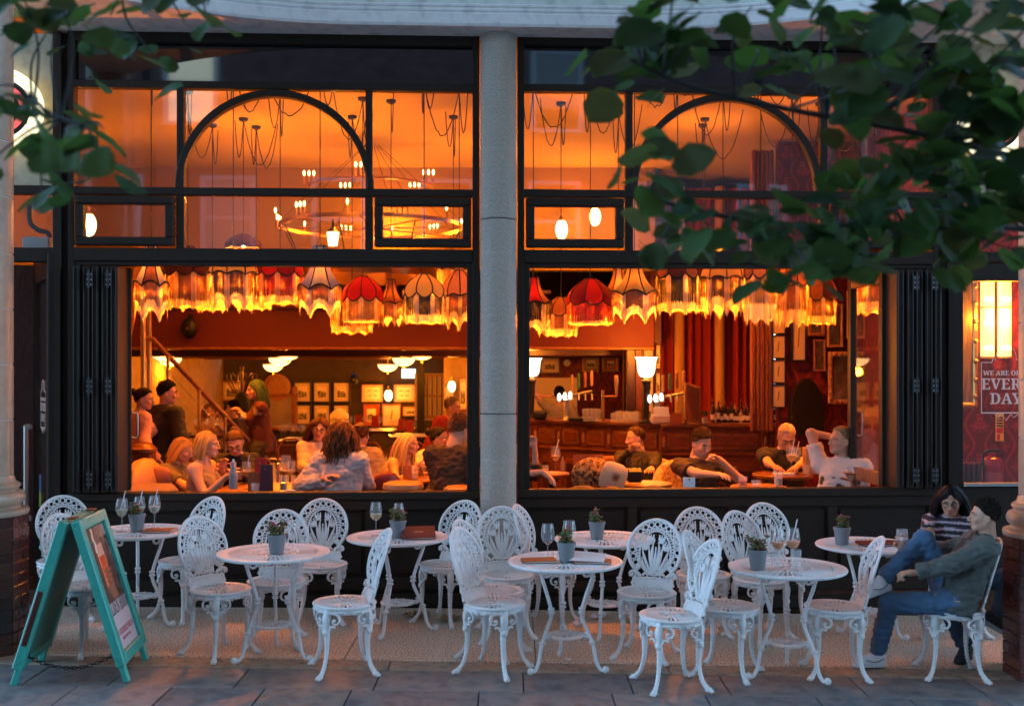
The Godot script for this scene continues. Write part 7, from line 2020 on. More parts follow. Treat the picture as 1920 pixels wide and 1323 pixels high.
# ================================================================ who sits and stands where
func seat_hip(px: float, py: float, d: float, s: float, lean := 0.0) -> Vector3:     # hip below a head seen at px, py
	var h := P(px, py, d)
	return Vector3(h.x, h.y - (0.655 * cos(deg_to_rad(lean)) + 0.01) * s, h.z)
func sh_off(yaw: float, lean: float, s := 1.0) -> Vector3:      # how far a leaning torso carries the head
	return Basis(Vector3.UP, deg_to_rad(yaw)) * Vector3(0, 0, 0.56 * sin(deg_to_rad(lean)) * s + 0.03)
func guest(px: float, py: float, d: float, yaw: float, lean: float, q: Dictionary) -> Node3D:
	var s: float = q.get("s", 0.97); q.s = s
	q.hip = seat_hip(px, py, d, s, lean) - sh_off(yaw, lean, s); q.yaw = yaw
	q.lean = Vector2(lean, q.get("side", 0.0))
	if not q.has("sit") and not q.has("feet"):
		var hp: Vector3 = q.hip; var B := Basis(Vector3.UP, deg_to_rad(yaw))
		q.feet = [Vector3(hp.x, 0.21, hp.z) + B * Vector3(-0.13, 0, 0.40) * s, Vector3(hp.x, 0.21, hp.z) + B * Vector3(0.13, 0, 0.40) * s]
	elif not q.get("sit", true) and not q.has("feet"):
		var hp: Vector3 = q.hip; var B := Basis(Vector3.UP, deg_to_rad(yaw))
		q.feet = [Vector3(hp.x, 0.21, hp.z) + B * Vector3(-0.1, 0, 0.0), Vector3(hp.x, 0.21, hp.z) + B * Vector3(0.1, 0, 0.0)]
	return person(q)
func build_people():
	var blonde := Color(0.56, 0.30, 0.085); var black := Color(0.012, 0.009, 0.008); var brown := Color(0.09, 0.036, 0.016)
	guest(268, 748, 11.6, 130, 4, {"label": "woman in peach top seen past the dark folding door, black hair tied", "sit": false, "fem": true, "top": "long", "tc": Color(0.62, 0.30, 0.20), "hair": "tied", "hc": black, "head": Vector3(-35, 5, 0)})
	guest(312, 738, 11.8, 150, 6, {"label": "man in black jacket standing with his back turned at stair foot", "sit": false, "s": 1.02, "top": "long", "tc": Color(0.014, 0.012, 0.012), "hair": "short", "hc": black, "head": Vector3(-50, 0, 0), "ease": 0.03, "skin": 1})
	guest(336, 842, 10.2, 75, 10, {"label": "blonde woman in grey top bending forward behind the bare armed woman", "fem": true, "tc": Color(0.13, 0.105, 0.085), "hair": "bob", "hc": Color(0.50, 0.26, 0.07), "head": Vector3(10, 15, 0), "hands": [P(392, 888, 10.0), P(398, 884, 10.3)]})
	guest(388, 834, 9.7, 82, 6, {"label": "blonde woman in sleeveless taupe top reaching for the blue bottle", "fem": true, "s": 1.0, "top": "strap", "tc": Color(0.30, 0.22, 0.18), "hair": "bob", "hc": blonde, "head": Vector3(6, -2, 0), "hands": [P(424, 893, 9.45), P(415, 880, 9.9)], "pose": ["grip", "relaxed"], "hints": [Vector3(-0.3, -1, 0.35), null], "hand_dir": [Vector3(1, 0.05, -0.1), null], "palms": [Vector3(0, 0, -1), null], "cell": 0.014})
	var w5 := guest(441, 826, 10.4, 5, 14, {"label": "dark haired woman in black with glasses and white badge, looking down", "fem": true, "top": "long", "tc": Color(0.016, 0.014, 0.014), "hair": "tied", "hc": brown, "glasses": true, "head": Vector3(8, 26, 6), "hands": [P(424, 884, 10.0), P(444, 886, 10.0)]})
	part("badge", bx(Vector3(-0.10, 1.02, 0.19), Vector3(0.07, 0.045, 0.006)), mats["paper"], w5)
	guest(480, 731, 12.8, -72, 3, {"label": "waitress with green ponytail in dark waistcoat, writing an order", "sit": false, "fem": true, "s": 1.0, "top": "long", "pattern": "vest", "tc": Color(0.085, 0.018, 0.014), "tc2": Color(0.42, 0.33, 0.25), "hair": "pony", "hc": Color(0.045, 0.085, 0.035), "head": Vector3(12, 2, 0), "hands": [P(449, 778, 12.7), P(452, 775, 12.9)]})
	guest(393, 772, 15.6, 15, 4, {"label": "far woman in thin straps resting chin on hand behind stair rail", "fem": true, "top": "strap", "tc": Color(0.3, 0.16, 0.1), "hair": "long", "hc": Color(0.22, 0.11, 0.04), "hands": [P(400, 783, 15.35), P(410, 800, 15.2)], "pose": ["fist", "relaxed"], "cell": 0.02})
	guest(436, 768, 16.0, -80, 2, {"label": "far dark haired guest below the coat stand, facing the chin-resting woman", "top": "long", "tc": Color(0.02, 0.015, 0.015), "hair": "short", "hc": black, "cell": 0.02})
	guest(598, 803, 11.2, 18, 4, {"label": "long haired woman in cream cardigan and glasses facing the window", "fem": true, "top": "long", "tc": Color(0.60, 0.46, 0.32), "tc2": Color(0.66, 0.55, 0.42), "pattern": "open", "hair": "long", "hc": brown, "glasses": true, "head": Vector3(-12, 8, -8), "hands": [P(588, 878, 10.8), P(608, 874, 10.7)], "bc": Color(0.55, 0.45, 0.32)})
	guest(640, 818, 9.6, 172, 5, {"label": "curly haired woman in lilac grey knit with her back to window", "fem": true, "s": 1.04, "top": "long", "tc": Color(0.50, 0.41, 0.40), "hair": "curly", "hc": Color(0.15, 0.055, 0.022), "head": Vector3(20, 4, 0), "hands": [P(672, 880, 9.9), P(606, 898, 9.4)], "ease": 0.028, "wob": 0.016, "cell": 0.014})
	guest(676, 816, 10.5, 165, 8, {"label": "brown haired guest in beige jacket beyond the curly haired woman", "fem": true, "top": "long", "tc": Color(0.34, 0.22, 0.13), "hair": "tied", "hc": Color(0.12, 0.045, 0.016), "ease": 0.035, "wob": 0.018})
	guest(764, 834, 11.0, 68, 26, {"label": "platinum blonde woman in black and white striped dress leaning in", "fem": true, "top": "strap", "tc": Color(0.6, 0.5, 0.36), "tc2": Color(0.012, 0.01, 0.01), "pattern": "stripes", "hair": "long", "hc": Color(0.66, 0.46, 0.19), "head": Vector3(6, -8, 0), "hands": [P(778, 876, 10.7), P(790, 882, 10.9)], "bc": Color(0.3, 0.25, 0.18)})
	guest(823, 822, 11.4, 50, 6, {"label": "dark haired woman in loose white top and glasses before man's back", "fem": true, "skin": 1, "tc": Color(0.64, 0.50, 0.35), "hair": "tied", "hc": black, "glasses": true, "head": Vector3(30, -2, 0), "hands": [P(812, 886, 10.9), P(838, 884, 10.9)], "ease": 0.035, "wob": 0.018})
	guest(855, 806, 9.9, 160, 10, {"label": "curly short haired man in dark brown shirt, back turned at jamb", "s": 1.1, "tc": Color(0.050, 0.030, 0.017), "top": "long", "hair": "short", "hc": Color(0.16, 0.07, 0.028), "head": Vector3(-18, 14, 0), "wob": 0.016, "ease": 0.02, "hands": [P(835, 896, 10.1), P(880, 900, 9.9)], "cell": 0.014})
	guest(846, 764, 13.2, 70, 28, {"label": "grey haired man in red jumper bending over a far table", "sit": false, "top": "long", "tc": Color(0.30, 0.022, 0.012), "hair": "crop", "hc": Color(0.24, 0.17, 0.11), "head": Vector3(10, -4, 0), "skin": 1})
	guest(1049, 741, 16.4, 170, 0, {"label": "barman with raised arm, back turned before the bright hatch", "sit": false, "s": 0.94, "tc": Color(0.30, 0.23, 0.15), "hair": "short", "hc": black, "hands": [P(1075, 790, 16.5), P(1033, 743, 16.4)], "hints": [null, Vector3(-1, -0.3, 0.2)], "pose": ["relaxed", "fist"], "cell": 0.02, "skin": 1})
	guest(970, 842, 9.9, 62, -4, {"label": "guest half hidden by the pier, raised fist and jeans in view", "top": "rolled", "tc": Color(0.035, 0.022, 0.016), "bc": Color(0.24, 0.185, 0.13), "hands": [P(1026, 884, 9.3), P(1003, 842, 9.75)], "hints": [null, Vector3(0.2, -1, 0.1)], "pose": ["relaxed", "fist"], "hand_dir": [Vector3(0.8, -0.6, 0.2), Vector3(-0.2, 1, 0)], "feet": [P(1080, 1010, 9.5), P(1010, 1010, 9.4)], "knees": [Vector3(0.5, 1, 0.2), Vector3(0.5, 1, 0.4)]})
	guest(1195, 823, 11.3, -28, -10, {"label": "balding man in black shirt dozing in armchair, chin on hand", "fat": 1.22, "top": "long", "tc": Color(0.022, 0.016, 0.014), "hair": "crop", "hc": Color(0.13, 0.062, 0.026), "head": Vector3(-48, 6, 4), "hands": [P(1184, 842, 10.95), P(1222, 878, 10.7)], "pose": ["fist", "relaxed"], "hints": [Vector3(-0.6, -1, 0.4), null]})
	guest(1313, 830, 9.9, 18, -7, {"label": "young man in dark polo with striped collar, cheek on hand", "s": 1.02, "tc": Color(0.042, 0.026, 0.018), "collar": Color(0.42, 0.16, 0.10), "bc": Color(0.13, 0.13, 0.16), "hair": "short", "hc": Color(0.06, 0.026, 0.012), "head": Vector3(6, 20, 0), "hands": [P(1343, 890, 9.35), P(1356, 866, 9.72)], "hints": [null, Vector3(1.0, -0.85, 0.35)], "pose": ["relaxed", "fist"], "hand_dir": [null, Vector3(-0.8, 0.6, 0.05)], "cell": 0.013, "feet": [P(1380, 1010, 9.2), P(1330, 1010, 9.0)], "knees": [Vector3(0.5, 1, 0.5), Vector3(0.5, 1, 0.6)]})
	guest(1473, 815, 10.9, -4, 12, {"label": "white haired man in navy polo and glasses reading at small table", "s": 1.03, "fat": 1.25, "tc": Color(0.018, 0.015, 0.018), "hair": "crop", "hc": Color(0.56, 0.42, 0.27), "glasses": true, "head": Vector3(4, 26, 0), "hands": [P(1456, 878, 10.35), P(1492, 878, 10.4)], "bc": Color(0.3, 0.2, 0.12), "shorts": true})
	guest(1577, 829, 9.7, -38, -12, {"label": "fair cropped man in printed white T-shirt, arm behind head", "s": 1.04, "fat": 1.2, "tc": Color(0.62, 0.55, 0.50), "tc2": Color(0.06, 0.045, 0.035), "pattern": "print", "hair": "crop", "hc": Color(0.36, 0.23, 0.10), "head": Vector3(-34, -4, 0), "hands": [P(1570, 820, 9.95), P(1600, 902, 9.3)], "hints": [Vector3(-1, 0.45, 0.1), Vector3(0.15, -1, -0.2)], "pose": ["relaxed", "relaxed"], "cell": 0.013, "bc": Color(0.1, 0.1, 0.12)})
	# the couple on the terrace
	var wh := P(1786, 1086, 7.6)
	person({"label": "woman with glasses and long black hair in striped T-shirt outside", "hip": wh, "yaw": -40.0, "lean": Vector2(2, 0), "s": 0.86, "fem": true, "skin": 1, "tc": Color(0.020, 0.017, 0.022), "tc2": Color(0.42, 0.33, 0.38), "pattern": "stripes", "hair": "long", "hc": Color(0.010, 0.008, 0.009), "glasses": true, "head": Vector3(14, 14, 0), "hands": [P(1742, 1020, 7.25), P(1790, 1040, 7.3)], "pose": ["grip", "relaxed"], "hand_dir": [Vector3(-0.9, 0.1, 0.3), null], "palms": [Vector3(0.2, 0.1, -1), null], "bc": Color(0.035, 0.055, 0.09), "cell": 0.012, "feet": [Vector3(PX(1800, 7.3), 0.06, -7.2), P(1872, 1150, 7.45)], "knees": [Vector3(-0.6, 1, 0.3), Vector3(-0.2, 1, 0.6)], "foot_dir": [null, Vector3(0.8, -0.5, 0.4)]})
	var mh := P(1797, 1122, 6.85)
	var foot_up := P(1652, 1088, 6.98); var foot_dn := P(1630, 1222, 7.08); foot_dn.y = gy(foot_dn.x) + 0.085
	person({"label": "man in grey-green overshirt and blue jeans sitting cross legged, lifting a beer", "hip": mh, "yaw": -104.0, "lean": Vector2(-21, 0), "s": 0.84, "top": "long", "tc": Color(0.085, 0.095, 0.09), "tc2": Color(0.03, 0.03, 0.03), "pattern": "open", "hair": "short", "hc": Color(0.022, 0.014, 0.010), "head": Vector3(2, 2, 0), "hands": [P(1704, 1022, 7.15), P(1704, 1078, 6.74)], "hints": [Vector3(0.2, -1, -0.4), Vector3(0.5, -0.9, 0.4)], "pose": ["grip", "fist"], "hand_dir": [Vector3(-0.8, 0.25, 0.1), Vector3(-1, -0.05, 0)], "palms": [Vector3(0, 0, 1), null], "bc": Color(0.065, 0.135, 0.235), "ease": 0.022, "wob": 0.014, "cell": 0.0105, "feet": [foot_up, foot_dn + Vector3(0.05, 0, 0)], "knees": [Vector3(-0.25, 1, -0.2), Vector3(-0.6, 1, 0.1)], "foot_dir": [Vector3(-0.95, -0.25, 0.25), Vector3(-1, 0, 0.1)], "foot_up": [Vector3(-0.2, 0.95, 0.1), null], "legs": 1.1, "shoe": Color(0.78, 0.78, 0.80), "trainers": true})
	var bp_ := P(1692, 1014, 7.12)
	var b := thing("beer_glass", "half full beer glass held by the man in the grey overshirt", "glass", at(bp_ + Vector3(-0.0, -0.07, 0), 0.0))
	part("glass", lt([Vector2(0.001, 0.0), Vector2(0.03, 0.0), Vector2(0.042, 0.05), Vector2(0.036, 0.15), Vector2(0.034, 0.15), Vector2(0.039, 0.05), Vector2(0.027, 0.008), Vector2(0.001, 0.008)], 20), mats["thin_glass"], b)
	part("beer", lt([Vector2(0.001, 0.009), Vector2(0.026, 0.010), Vector2(0.0375, 0.05), Vector2(0.036, 0.078), Vector2(0.001, 0.078)], 18), mat("beer", C(0.55, 0.16, 0.02), 0.15), b); part("foam", lt([Vector2(0.0365, 0.078), Vector2(0.036, 0.09), Vector2(0.001, 0.091)], 18), mats["paper"], b)
	tumbler(P(1733, 1042, 7.2), "ribbed tumbler in the hand of the woman in stripes", 0.10, 0.045, C(0.5, 0.45, 0.4))
# ================================================================ tables, chairs and small things inside
const FLOOR := 0.12
func in_table(px0: float, px1: float, py: float, d: float, round_top: bool, m: String, label: String) -> Vector3:
	var w := (px1 - px0) * d / F; var p := P((px0 + px1) * 0.5, py, d)
	var t := thing("bar_table", label, "table", at(Vector3(p.x, FLOOR, p.z)))
	var H := p.y - FLOOR
	if round_top: part("tabletop", lt([Vector2(0.001, H - 0.035), Vector2(w * 0.47, H - 0.035), Vector2(w * 0.5, H - 0.02), Vector2(w * 0.5, H - 0.006), Vector2(w * 0.485, H), Vector2(0.001, H)], 40), mats[m], t)
	else: part("tabletop", bx(Vector3(0, H - 0.02, 0), Vector3(w, 0.04, 0.85), 0.01), mats[m], t)
	part("pedestal", lt([Vector2(0.22, 0.0), Vector2(0.22, 0.02), Vector2(0.05, 0.06), Vector2(0.035, 0.2), Vector2(0.035, H - 0.1), Vector2(0.09, H - 0.036)], 16), mats["black_metal"], t)
	return p
func tub_chair(px: float, py: float, d: float, w: float, yaw: float, m: Material, label: String, called := "armchair", cat := "armchair"):
	var p := P(px, py, d); var H := p.y - FLOOR
	var t := thing(called, label, cat, at(Vector3(p.x, FLOOR, p.z), deg_to_rad(yaw)))
	var rows := []
	var prof := [[0.0, 0.30], [0.0, H - 0.06], [0.012, H - 0.02], [0.04, H], [0.075, H - 0.01], [0.10, H - 0.05], [0.10, 0.30]]
	for e in prof:
		var r := PackedVector3Array()
		for i in 25:
			var a := lerpf(-0.35, PI + 0.35, i / 24.0); var drop: float = 0.22 * pow(absf(cos(a)), 3.0) * clampf((float(e[1]) - 0.3) / 0.3, 0, 1)
			r.append(Vector3(cos(a) * (w * 0.5 - e[0]), e[1] - drop, -sin(a) * (w * 0.46 - e[0])))
		rows.append(r)
	var mb := MB.new(); mb.skin(rows, false, -1.0); part("backrest", mb, m, t)
	part("seat", bx(Vector3(0, 0.36, 0.02), Vector3(w * 0.8, 0.16, w * 0.72), 0.05), m, t)
	for s in [[-1, -1], [1, -1], [-1, 1], [1, 1]]: part("leg", lt([Vector2(0.014, 0), Vector2(0.022, 0.3)], 8), mats["wood_dark"], t, Transform3D(Basis(), Vector3(s[0] * w * 0.34, 0, s[1] * w * 0.3)))
var dchair: Node3D
func dining_chair(px: float, py: float, d: float, yaw: float, label: String):
	var p := P(px, py, d)
	var xf := at(Vector3(p.x, FLOOR, p.z), deg_to_rad(yaw), (p.y - FLOOR) / 1.0)
	if dchair:
		dup(dchair, xf, label, "dark wooden dining chairs at the back"); return
	dchair = thing("dining_chair", label, "chair", xf, "dark wooden dining chairs at the back")
	var bk := MB.new(); bk.tube(curve([Vector3(-0.2, 0.45, -0.2), Vector3(-0.21, 0.8, -0.24), Vector3(-0.12, 0.98, -0.26), Vector3(0, 1.0, -0.26), Vector3(0.12, 0.98, -0.26), Vector3(0.21, 0.8, -0.24), Vector3(0.2, 0.45, -0.2)], 4), 0.018, 7)
	part("back_frame", bk, mats["wood_red"], dchair)
	part("back_pad", bx(Vector3(0, 0.76, -0.235), Vector3(0.34, 0.30, 0.04), 0.018), mats["wood_dark"], dchair); part("seat", bx(Vector3(0, 0.46, 0), Vector3(0.42, 0.06, 0.42), 0.02), mats["wood_dark"], dchair)
	for s in [[-1, -1], [1, -1], [-1, 1], [1, 1]]: part("leg", bx(Vector3(s[0] * 0.18, 0.22, s[1] * 0.18), Vector3(0.035, 0.44, 0.035), 0.006), mats["wood_red"], dchair)
func card(px0: float, px1: float, py0: float, py1: float, d: float, m: Material, label: String, text := ""):
	var a := P(px0, py0, d); var b := P(px1, py1, d)
	var t := thing("standing_menu", label, "menu", at(Vector3((a.x + b.x) * 0.5, b.y, -d), rng.randf_range(-0.15, 0.15)))
	var w := b.x - a.x; var h := a.y - b.y
	for s: float in [-1.0, 1.0]: part("cover", bx(Vector3(0, h * 0.5, s * 0.022), Vector3(w, h, 0.004), 0.0, Basis(Vector3.RIGHT, -s * 0.06)), m, t)
	part("emblem", lt([Vector2(0.008, 0.0), Vector2(0.001, 0.0005)], 10), mats["brass"], t, Transform3D(Basis(Vector3.RIGHT, PI / 2), Vector3(0, h * 0.85, 0.026)))
	if text: part("lettering", text_mesh(text, 0.022, 0.0005), mats["wood_light"], t, Transform3D(Basis(Vector3.RIGHT, -0.06), Vector3(0, h * 0.14, 0.0285)))
func build_inside_furniture():
	var tl = mats["leather_tan"]; var fw := ntex("floral", 0.035, [[0.0, Color(0.16, 0.07, 0.03)], [0.42, Color(0.3, 0.16, 0.07)], [0.46, Color(0.8, 0.62, 0.4)], [1.0, Color(0.95, 0.8, 0.55)]], 31, 256, FastNoiseLite.TYPE_CELLULAR, 2)
	var fl := mat("floral_dark", C(0.62, 0.5, 0.34), 0.9); grain(fl, fw, 3.0)
	var fc := mat("floral_cream", C(0.62, 0.5, 0.34), 0.9); grain(fc, ntex("floral2", 0.03, [[0.0, Color(0.62, 0.42, 0.26)], [0.45, Color(0.8, 0.62, 0.42)], [0.6, Color(1, 0.92, 0.74)], [1.0, Color(0.9, 0.7, 0.45)]], 33), 3.0)
	# left window
	var bn := thing("leather_bench", "tan leather bench with rounded back, at left window's lower corner", "bench", at(Vector3(PX(292, 9.5), FLOOR, -9.5)))
	part("back", bx(Vector3(0, 0.63, 0.32), Vector3(0.60, 0.42, 0.13), 0.06), tl, bn); part("seat", bx(Vector3(0.05, 0.38, 0.0), Vector3(0.62, 0.16, 0.5), 0.06), tl, bn)
	var sd := MB.new(); sd.ell(Vector3(-0.16, 0.72, -0.15), Vector3(0.17, 0.30, 0.42)); part("end_bolster", sd, tl, bn)
	var cu := MB.new(); cu.ell(Vector3.ZERO, Vector3(0.15, 0.12, 0.06), Basis(Vector3.FORWARD, -0.5), 14, 8); solo("cushion", "small tan cushion leaning on the leather bench", "cushion", cu, mats["menu_tan"], at(P(294, 900, 9.6)))
	var T := in_table(414, 690, 913, 9.85, false, "wood_mid_h", "long wooden table of the women in left window")
	var bt := thing("drink_flask", "pale blue flask with pink strap in bare armed woman's hand", "bottle", at(P(437, 916, 9.42)))
	part("body", lt([Vector2(0.001, 0), Vector2(0.035, 0.0), Vector2(0.037, 0.01), Vector2(0.037, 0.13), Vector2(0.026, 0.17), Vector2(0.024, 0.19)], 20), mat("flask_blue", C(0.30, 0.34, 0.42), 0.45), bt)
	part("cap", lt([Vector2(0.027, 0.19), Vector2(0.027, 0.235), Vector2(0.012, 0.24), Vector2(0.01, 0.26), Vector2(0.001, 0.262)], 16), mats["steel"], bt)
	var hl := MB.new(); hl.tube(curve([Vector3(-0.025, 0.22, 0), Vector3(-0.06, 0.215, 0), Vector3(-0.062, 0.17, 0), Vector3(-0.036, 0.15, 0)], 4), 0.007, 6); part("strap", hl, mat("pink", C(0.5, 0.12, 0.1), 0.6), bt)
	card(479, 498, 858, 920, 9.5, mat("menu_bright", C(0.42, 0.02, 0.012), 0.5), "tall red menu standing on long table beside blue flask")
	card(466, 487, 886, 921, 9.4, mats["menu_tan"], "orange card leaning before the tall red menu")
	card(489, 510, 871, 922, 9.35, mat("menu_plum", C(0.10, 0.03, 0.06), 0.5), "plum menu standing in front of the red menu", "DRINKS")
	wine_glass(P(462, 917, 9.5), "tall goblet with straw right of the blue flask", C(0.6, 0.36, 0.08), 0.4, true, 1.15)
	wine_glass(P(535, 908, 9.75), "empty wine glass on long table before the woman in cream", Color.WHITE, 0.0, false, 1.25)
	wine_glass(P(545, 911, 9.6), "second wine glass on long table, overlapping the first", Color.WHITE, 0.0, false, 1.1)
	tumbler(P(531, 920, 9.4), "tall tumbler at the long table's front edge", 0.13, 0.036, C(0.5, 0.3, 0.1))
	tumbler(P(478, 921, 9.3), "short cut tumbler in front of the orange card", 0.07, 0.04)
	tumbler(P(553, 915, 9.55), "tumbler with straw right of the wine glasses", 0.10, 0.036)
	solo("small_bottle", "slim clear mixer bottle behind the plum menu", "bottle", bottle_mb(0.2, 0.024), mats["thin_glass"], at(P(521, 909, 9.7)))
	solo("napkin", "white napkin lying on long table beside the tumbler", "napkin", bx(Vector3(0, 0.006, 0), Vector3(0.2, 0.01, 0.14), 0.003), mats["paper"], at(P(555, 919, 9.5), 0.3))
	tub_chair(716, 880, 9.9, 0.46, 200, mat("leather_red", C(0.16, 0.018, 0.012), 0.4), "dark red leather chair back right of the curly haired woman", "chair", "chair")
	for q in [[756, 903, 9.6, 0.36, "tan_seat", "buttoned tan stool before the small round table"], [864, 911, 9.4, 0.30, "tan_seat", "tan stool under the man in dark brown shirt"]]:
		var t := thing("stool", q[5], "stool", at(Vector3(PX(q[0], q[2]), FLOOR, -q[2]))); var h := HY(q[1], q[2]) - FLOOR
		part("cushion", lt([Vector2(0.001, h - 0.09), Vector2(q[3] * 0.48, h - 0.09), Vector2(q[3] * 0.52, h - 0.05), Vector2(q[3] * 0.5, h - 0.015), Vector2(q[3] * 0.4, h), Vector2(0.001, h + 0.006)], 28), tl, t)
		for a in 4: part("leg", bx(Vector3(cos(a * PI / 2 + 0.8) * 0.13, (h - 0.09) * 0.5, sin(a * PI / 2 + 0.8) * 0.13), Vector3(0.03, h - 0.09, 0.03)), mats["wood_dark"], t)
	var R := in_table(741, 842, 896, 10.6, true, "wood_red_h", "small round dark wood table between blonde and man's back")
	card(756, 772, 873, 899, 10.45, mats["menu_tan"], "orange menu standing on the small round table")
	wine_glass(R + Vector3(0.02, 0, 0.1), "wine glass on the small round table behind orange menu", Color.WHITE, 0.0, false, 1.2)
	tumbler(R + Vector3(-0.06, 0, 0.16), "bright tumbler on small round table", 0.13, 0.035, C(0.7, 0.55, 0.35)); tumbler(R + Vector3(0.11, 0, 0.08), "tall misted tumbler before the woman in white", 0.15, 0.038, C(0.5, 0.3, 0.15))
	# back of the room
	dining_chair(548, 825, 15.0, 20, "dark dining chair nearest the waitress"); dining_chair(575, 818, 16.5, -160, "dark dining chair behind woman in cream"); dining_chair(520, 812, 17.0, 60, "dark dining chair under the arched mirror")
	dining_chair(702, 828, 14.0, 170, "studded dark chair above the beige jacket"); dining_chair(745, 830, 14.5, 200, "studded dark chair above the platinum blonde"); dining_chair(790, 828, 15.0, 160, "dark dining chair left of the man in red")
	for q in [[690, 805, 640, 740, 17.5, "long dark far table laid with glasses"], [560, 822, 530, 600, 16.0, "small far table behind the woman in cream"], [400, 812, 370, 440, 15.0, "far table of the chin-resting woman"], [770, 815, 735, 805, 16.0, "far table laid with glasses left of man in red"]]:
		var p := in_table(q[2], q[3], q[1], q[4], false, "wood_dark_h", q[5])
		for i in 6:
			wine_glass(p + Vector3(-0.3 + i * 0.12 * (0.6 if q[3] - q[2] < 75 else 1.0), 0, 0.1 * (i % 2)), "clear stemmed glass on the %s" % q[5], Color.WHITE, 0.0, false, 1.0)
			get_child(get_child_count() - 1).set_meta("group", "glasses on the " + q[5])
	for q in [[672, 795, 17.2, "small far red menu under the black wall speaker"], [703, 797, 17.3, "small far red menu below the red portrait print"], [753, 803, 15.9, "small far red menu, left of the pair by man in red"], [768, 805, 15.8, "small far red menu, right of the pair by man in red"]]:
		card(q[0] - 6, q[0] + 6, q[1] - 18, q[1] + 4, q[2], mat("menu_bright", C(0.42, 0.02, 0.012), 0.5), q[3])
	# right window
	for q in [[1090, 905, 9.2, 0.52, 180, "low wicker chair back along the sill, leftmost in right window"], [1150, 908, 9.25, 0.36, 170, "low wicker chair back along the sill, second in right window"], [1217, 905, 9.15, 0.42, 185, "low patterned wicker chair back below the black bag"]]:
		tub_chair(q[0], q[1], q[2], q[3], q[4], mat("wicker", C(0.20, 0.09, 0.03), 0.6), q[5], "wicker_chair", "chair")
	var po := MB.new(); po.ell(Vector3.ZERO, Vector3(0.20, 0.17, 0.15), Basis(), 20, 12); solo("floral_cushion", "round dark floral cushion in front of the orange menus", "cushion", po, fl, at(P(1112, 892, 9.6)))
	var pc := MB.new(); var rows := []
	for j in 9:
		var r := PackedVector3Array()
		for i in 17:
			var a := TAU * i / 16; var b := PI * j / 8.0 - PI / 2
			var k := pow(pow(absf(cos(a)), 4.0) + pow(absf(sin(a)), 4.0), -0.25) * 0.13
			r.append(Vector3(cos(a) * k * cos(b), sin(a) * k * cos(b), sin(b) * 0.055))
		rows.append(r)
	pc.skin(rows, false, -1.0); solo("square_cushion", "square beige seamed cushion right of the dark floral one", "cushion", pc, mat("beige_cloth", C(0.50, 0.36, 0.22), 0.9), Transform3D(Basis(Vector3.UP, 0.3) * Basis(Vector3.FORWARD, 0.35), P(1150, 894, 9.45)))
	card(1075, 1104, 852, 876, 10.4, mats["menu_tan"], "left orange menu standing behind the floral cushion"); card(1104, 1131, 852, 876, 10.42, mats["menu_tan"], "right orange menu standing behind the floral cushion")
	tub_chair(1150, 858, 11.9, 0.7, 10, mats["wood_red"], "curved red-brown chair back behind the orange menus", "chair", "chair")
	tub_chair(1215, 862, 11.5, 0.72, -25, fc, "cream floral armchair of the dozing balding man"); tub_chair(1292, 866, 10.15, 0.72, 15, fc, "cream floral armchair of the young man in polo")
	var bg := thing("black_bag", "black handbag with two loop handles on the low table", "bag", at(P(1190, 903, 9.7)))
	part("body", bx(Vector3(0, 0.06, 0), Vector3(0.17, 0.13, 0.1), 0.03), mats["black_metal"], bg)
	for s: int in [-1, 1]:
		var lp := MB.new(); lp.tube(curve([Vector3(s * 0.05 - 0.02, 0.12, 0), Vector3(s * 0.05 - 0.02, 0.19, 0), Vector3(s * 0.05, 0.215, 0), Vector3(s * 0.05 + 0.02, 0.19, 0), Vector3(s * 0.05 + 0.02, 0.12, 0)], 4), 0.007, 6); part("handle", lp, mats["black_metal"], bg)
	in_table(1160, 1260, 905, 9.75, true, "wood_mid_h", "low round table under the black handbag")
	var A := in_table(1003, 1068, 886, 10.2, true, "wood_red_h", "small round table by pier with straw goblet")
	wine_glass(A + Vector3(0.03, 0, 0.05), "goblet with long straw on the table by the pier", C(0.6, 0.36, 0.08), 0.35, true, 1.2)
	solo("small_bottle", "slim mixer bottle beside the straw goblet by the pier", "bottle", bottle_mb(0.15, 0.024), mats["thin_glass"], at(A + Vector3(0.1, 0, 0.0)))
	tumbler(A + Vector3(-0.07, 0, 0.1), "small tumbler at left of the straw goblet", 0.08, 0.034, C(0.6, 0.4, 0.2))
	card(1281, 1303, 895, 916, 9.15, mats["paper"], "small white tent card on sill before the young man")
	var L := in_table(1370, 1475, 911, 9.4, true, "wood_mid_h", "low round table in front of the man in navy polo")
	tumbler(L + Vector3(-0.15, 0, 0.05), "tumbler of red drink with straw at low table's left", 0.09, 0.042, C(0.45, 0.08, 0.02)); tumbler(L + Vector3(-0.04, 0, 0.08), "short empty tumbler on the low table's middle", 0.06, 0.042); tumbler(L + Vector3(0.16, 0, 0.06), "tall printed tumbler on the low table's right", 0.135, 0.04, C(0.55, 0.35, 0.2))
	var N := in_table(1412, 1525, 888, 10.35, true, "wood_red_h", "round red-brown table of the man in navy polo")
	wine_glass(N + Vector3(0.05, 0, 0.12), "large gin goblet with two straws before the man in navy polo", C(0.7, 0.5, 0.14), 0.6, true, 1.3)
	wine_glass(N + Vector3(0.12, 0, 0.03), "second gin goblet at the navy polo man's right", C(0.6, 0.45, 0.2), 0.5, true, 1.2)
	menu_book(N + Vector3(-0.02, 0, 0.1), 0.1, 0.2, 0.12, "paper", "pale book under the navy polo man's hands")
	tumbler(N + Vector3(0.2, 0, 0.1), "small tumbler by the brown paper bag", 0.1, 0.032)
	var kb := thing("paper_bag", "brown paper carrier bag on table beside the white T-shirt man", "paper bag", at(N + Vector3(0.27, 0, 0.02), 0.2))
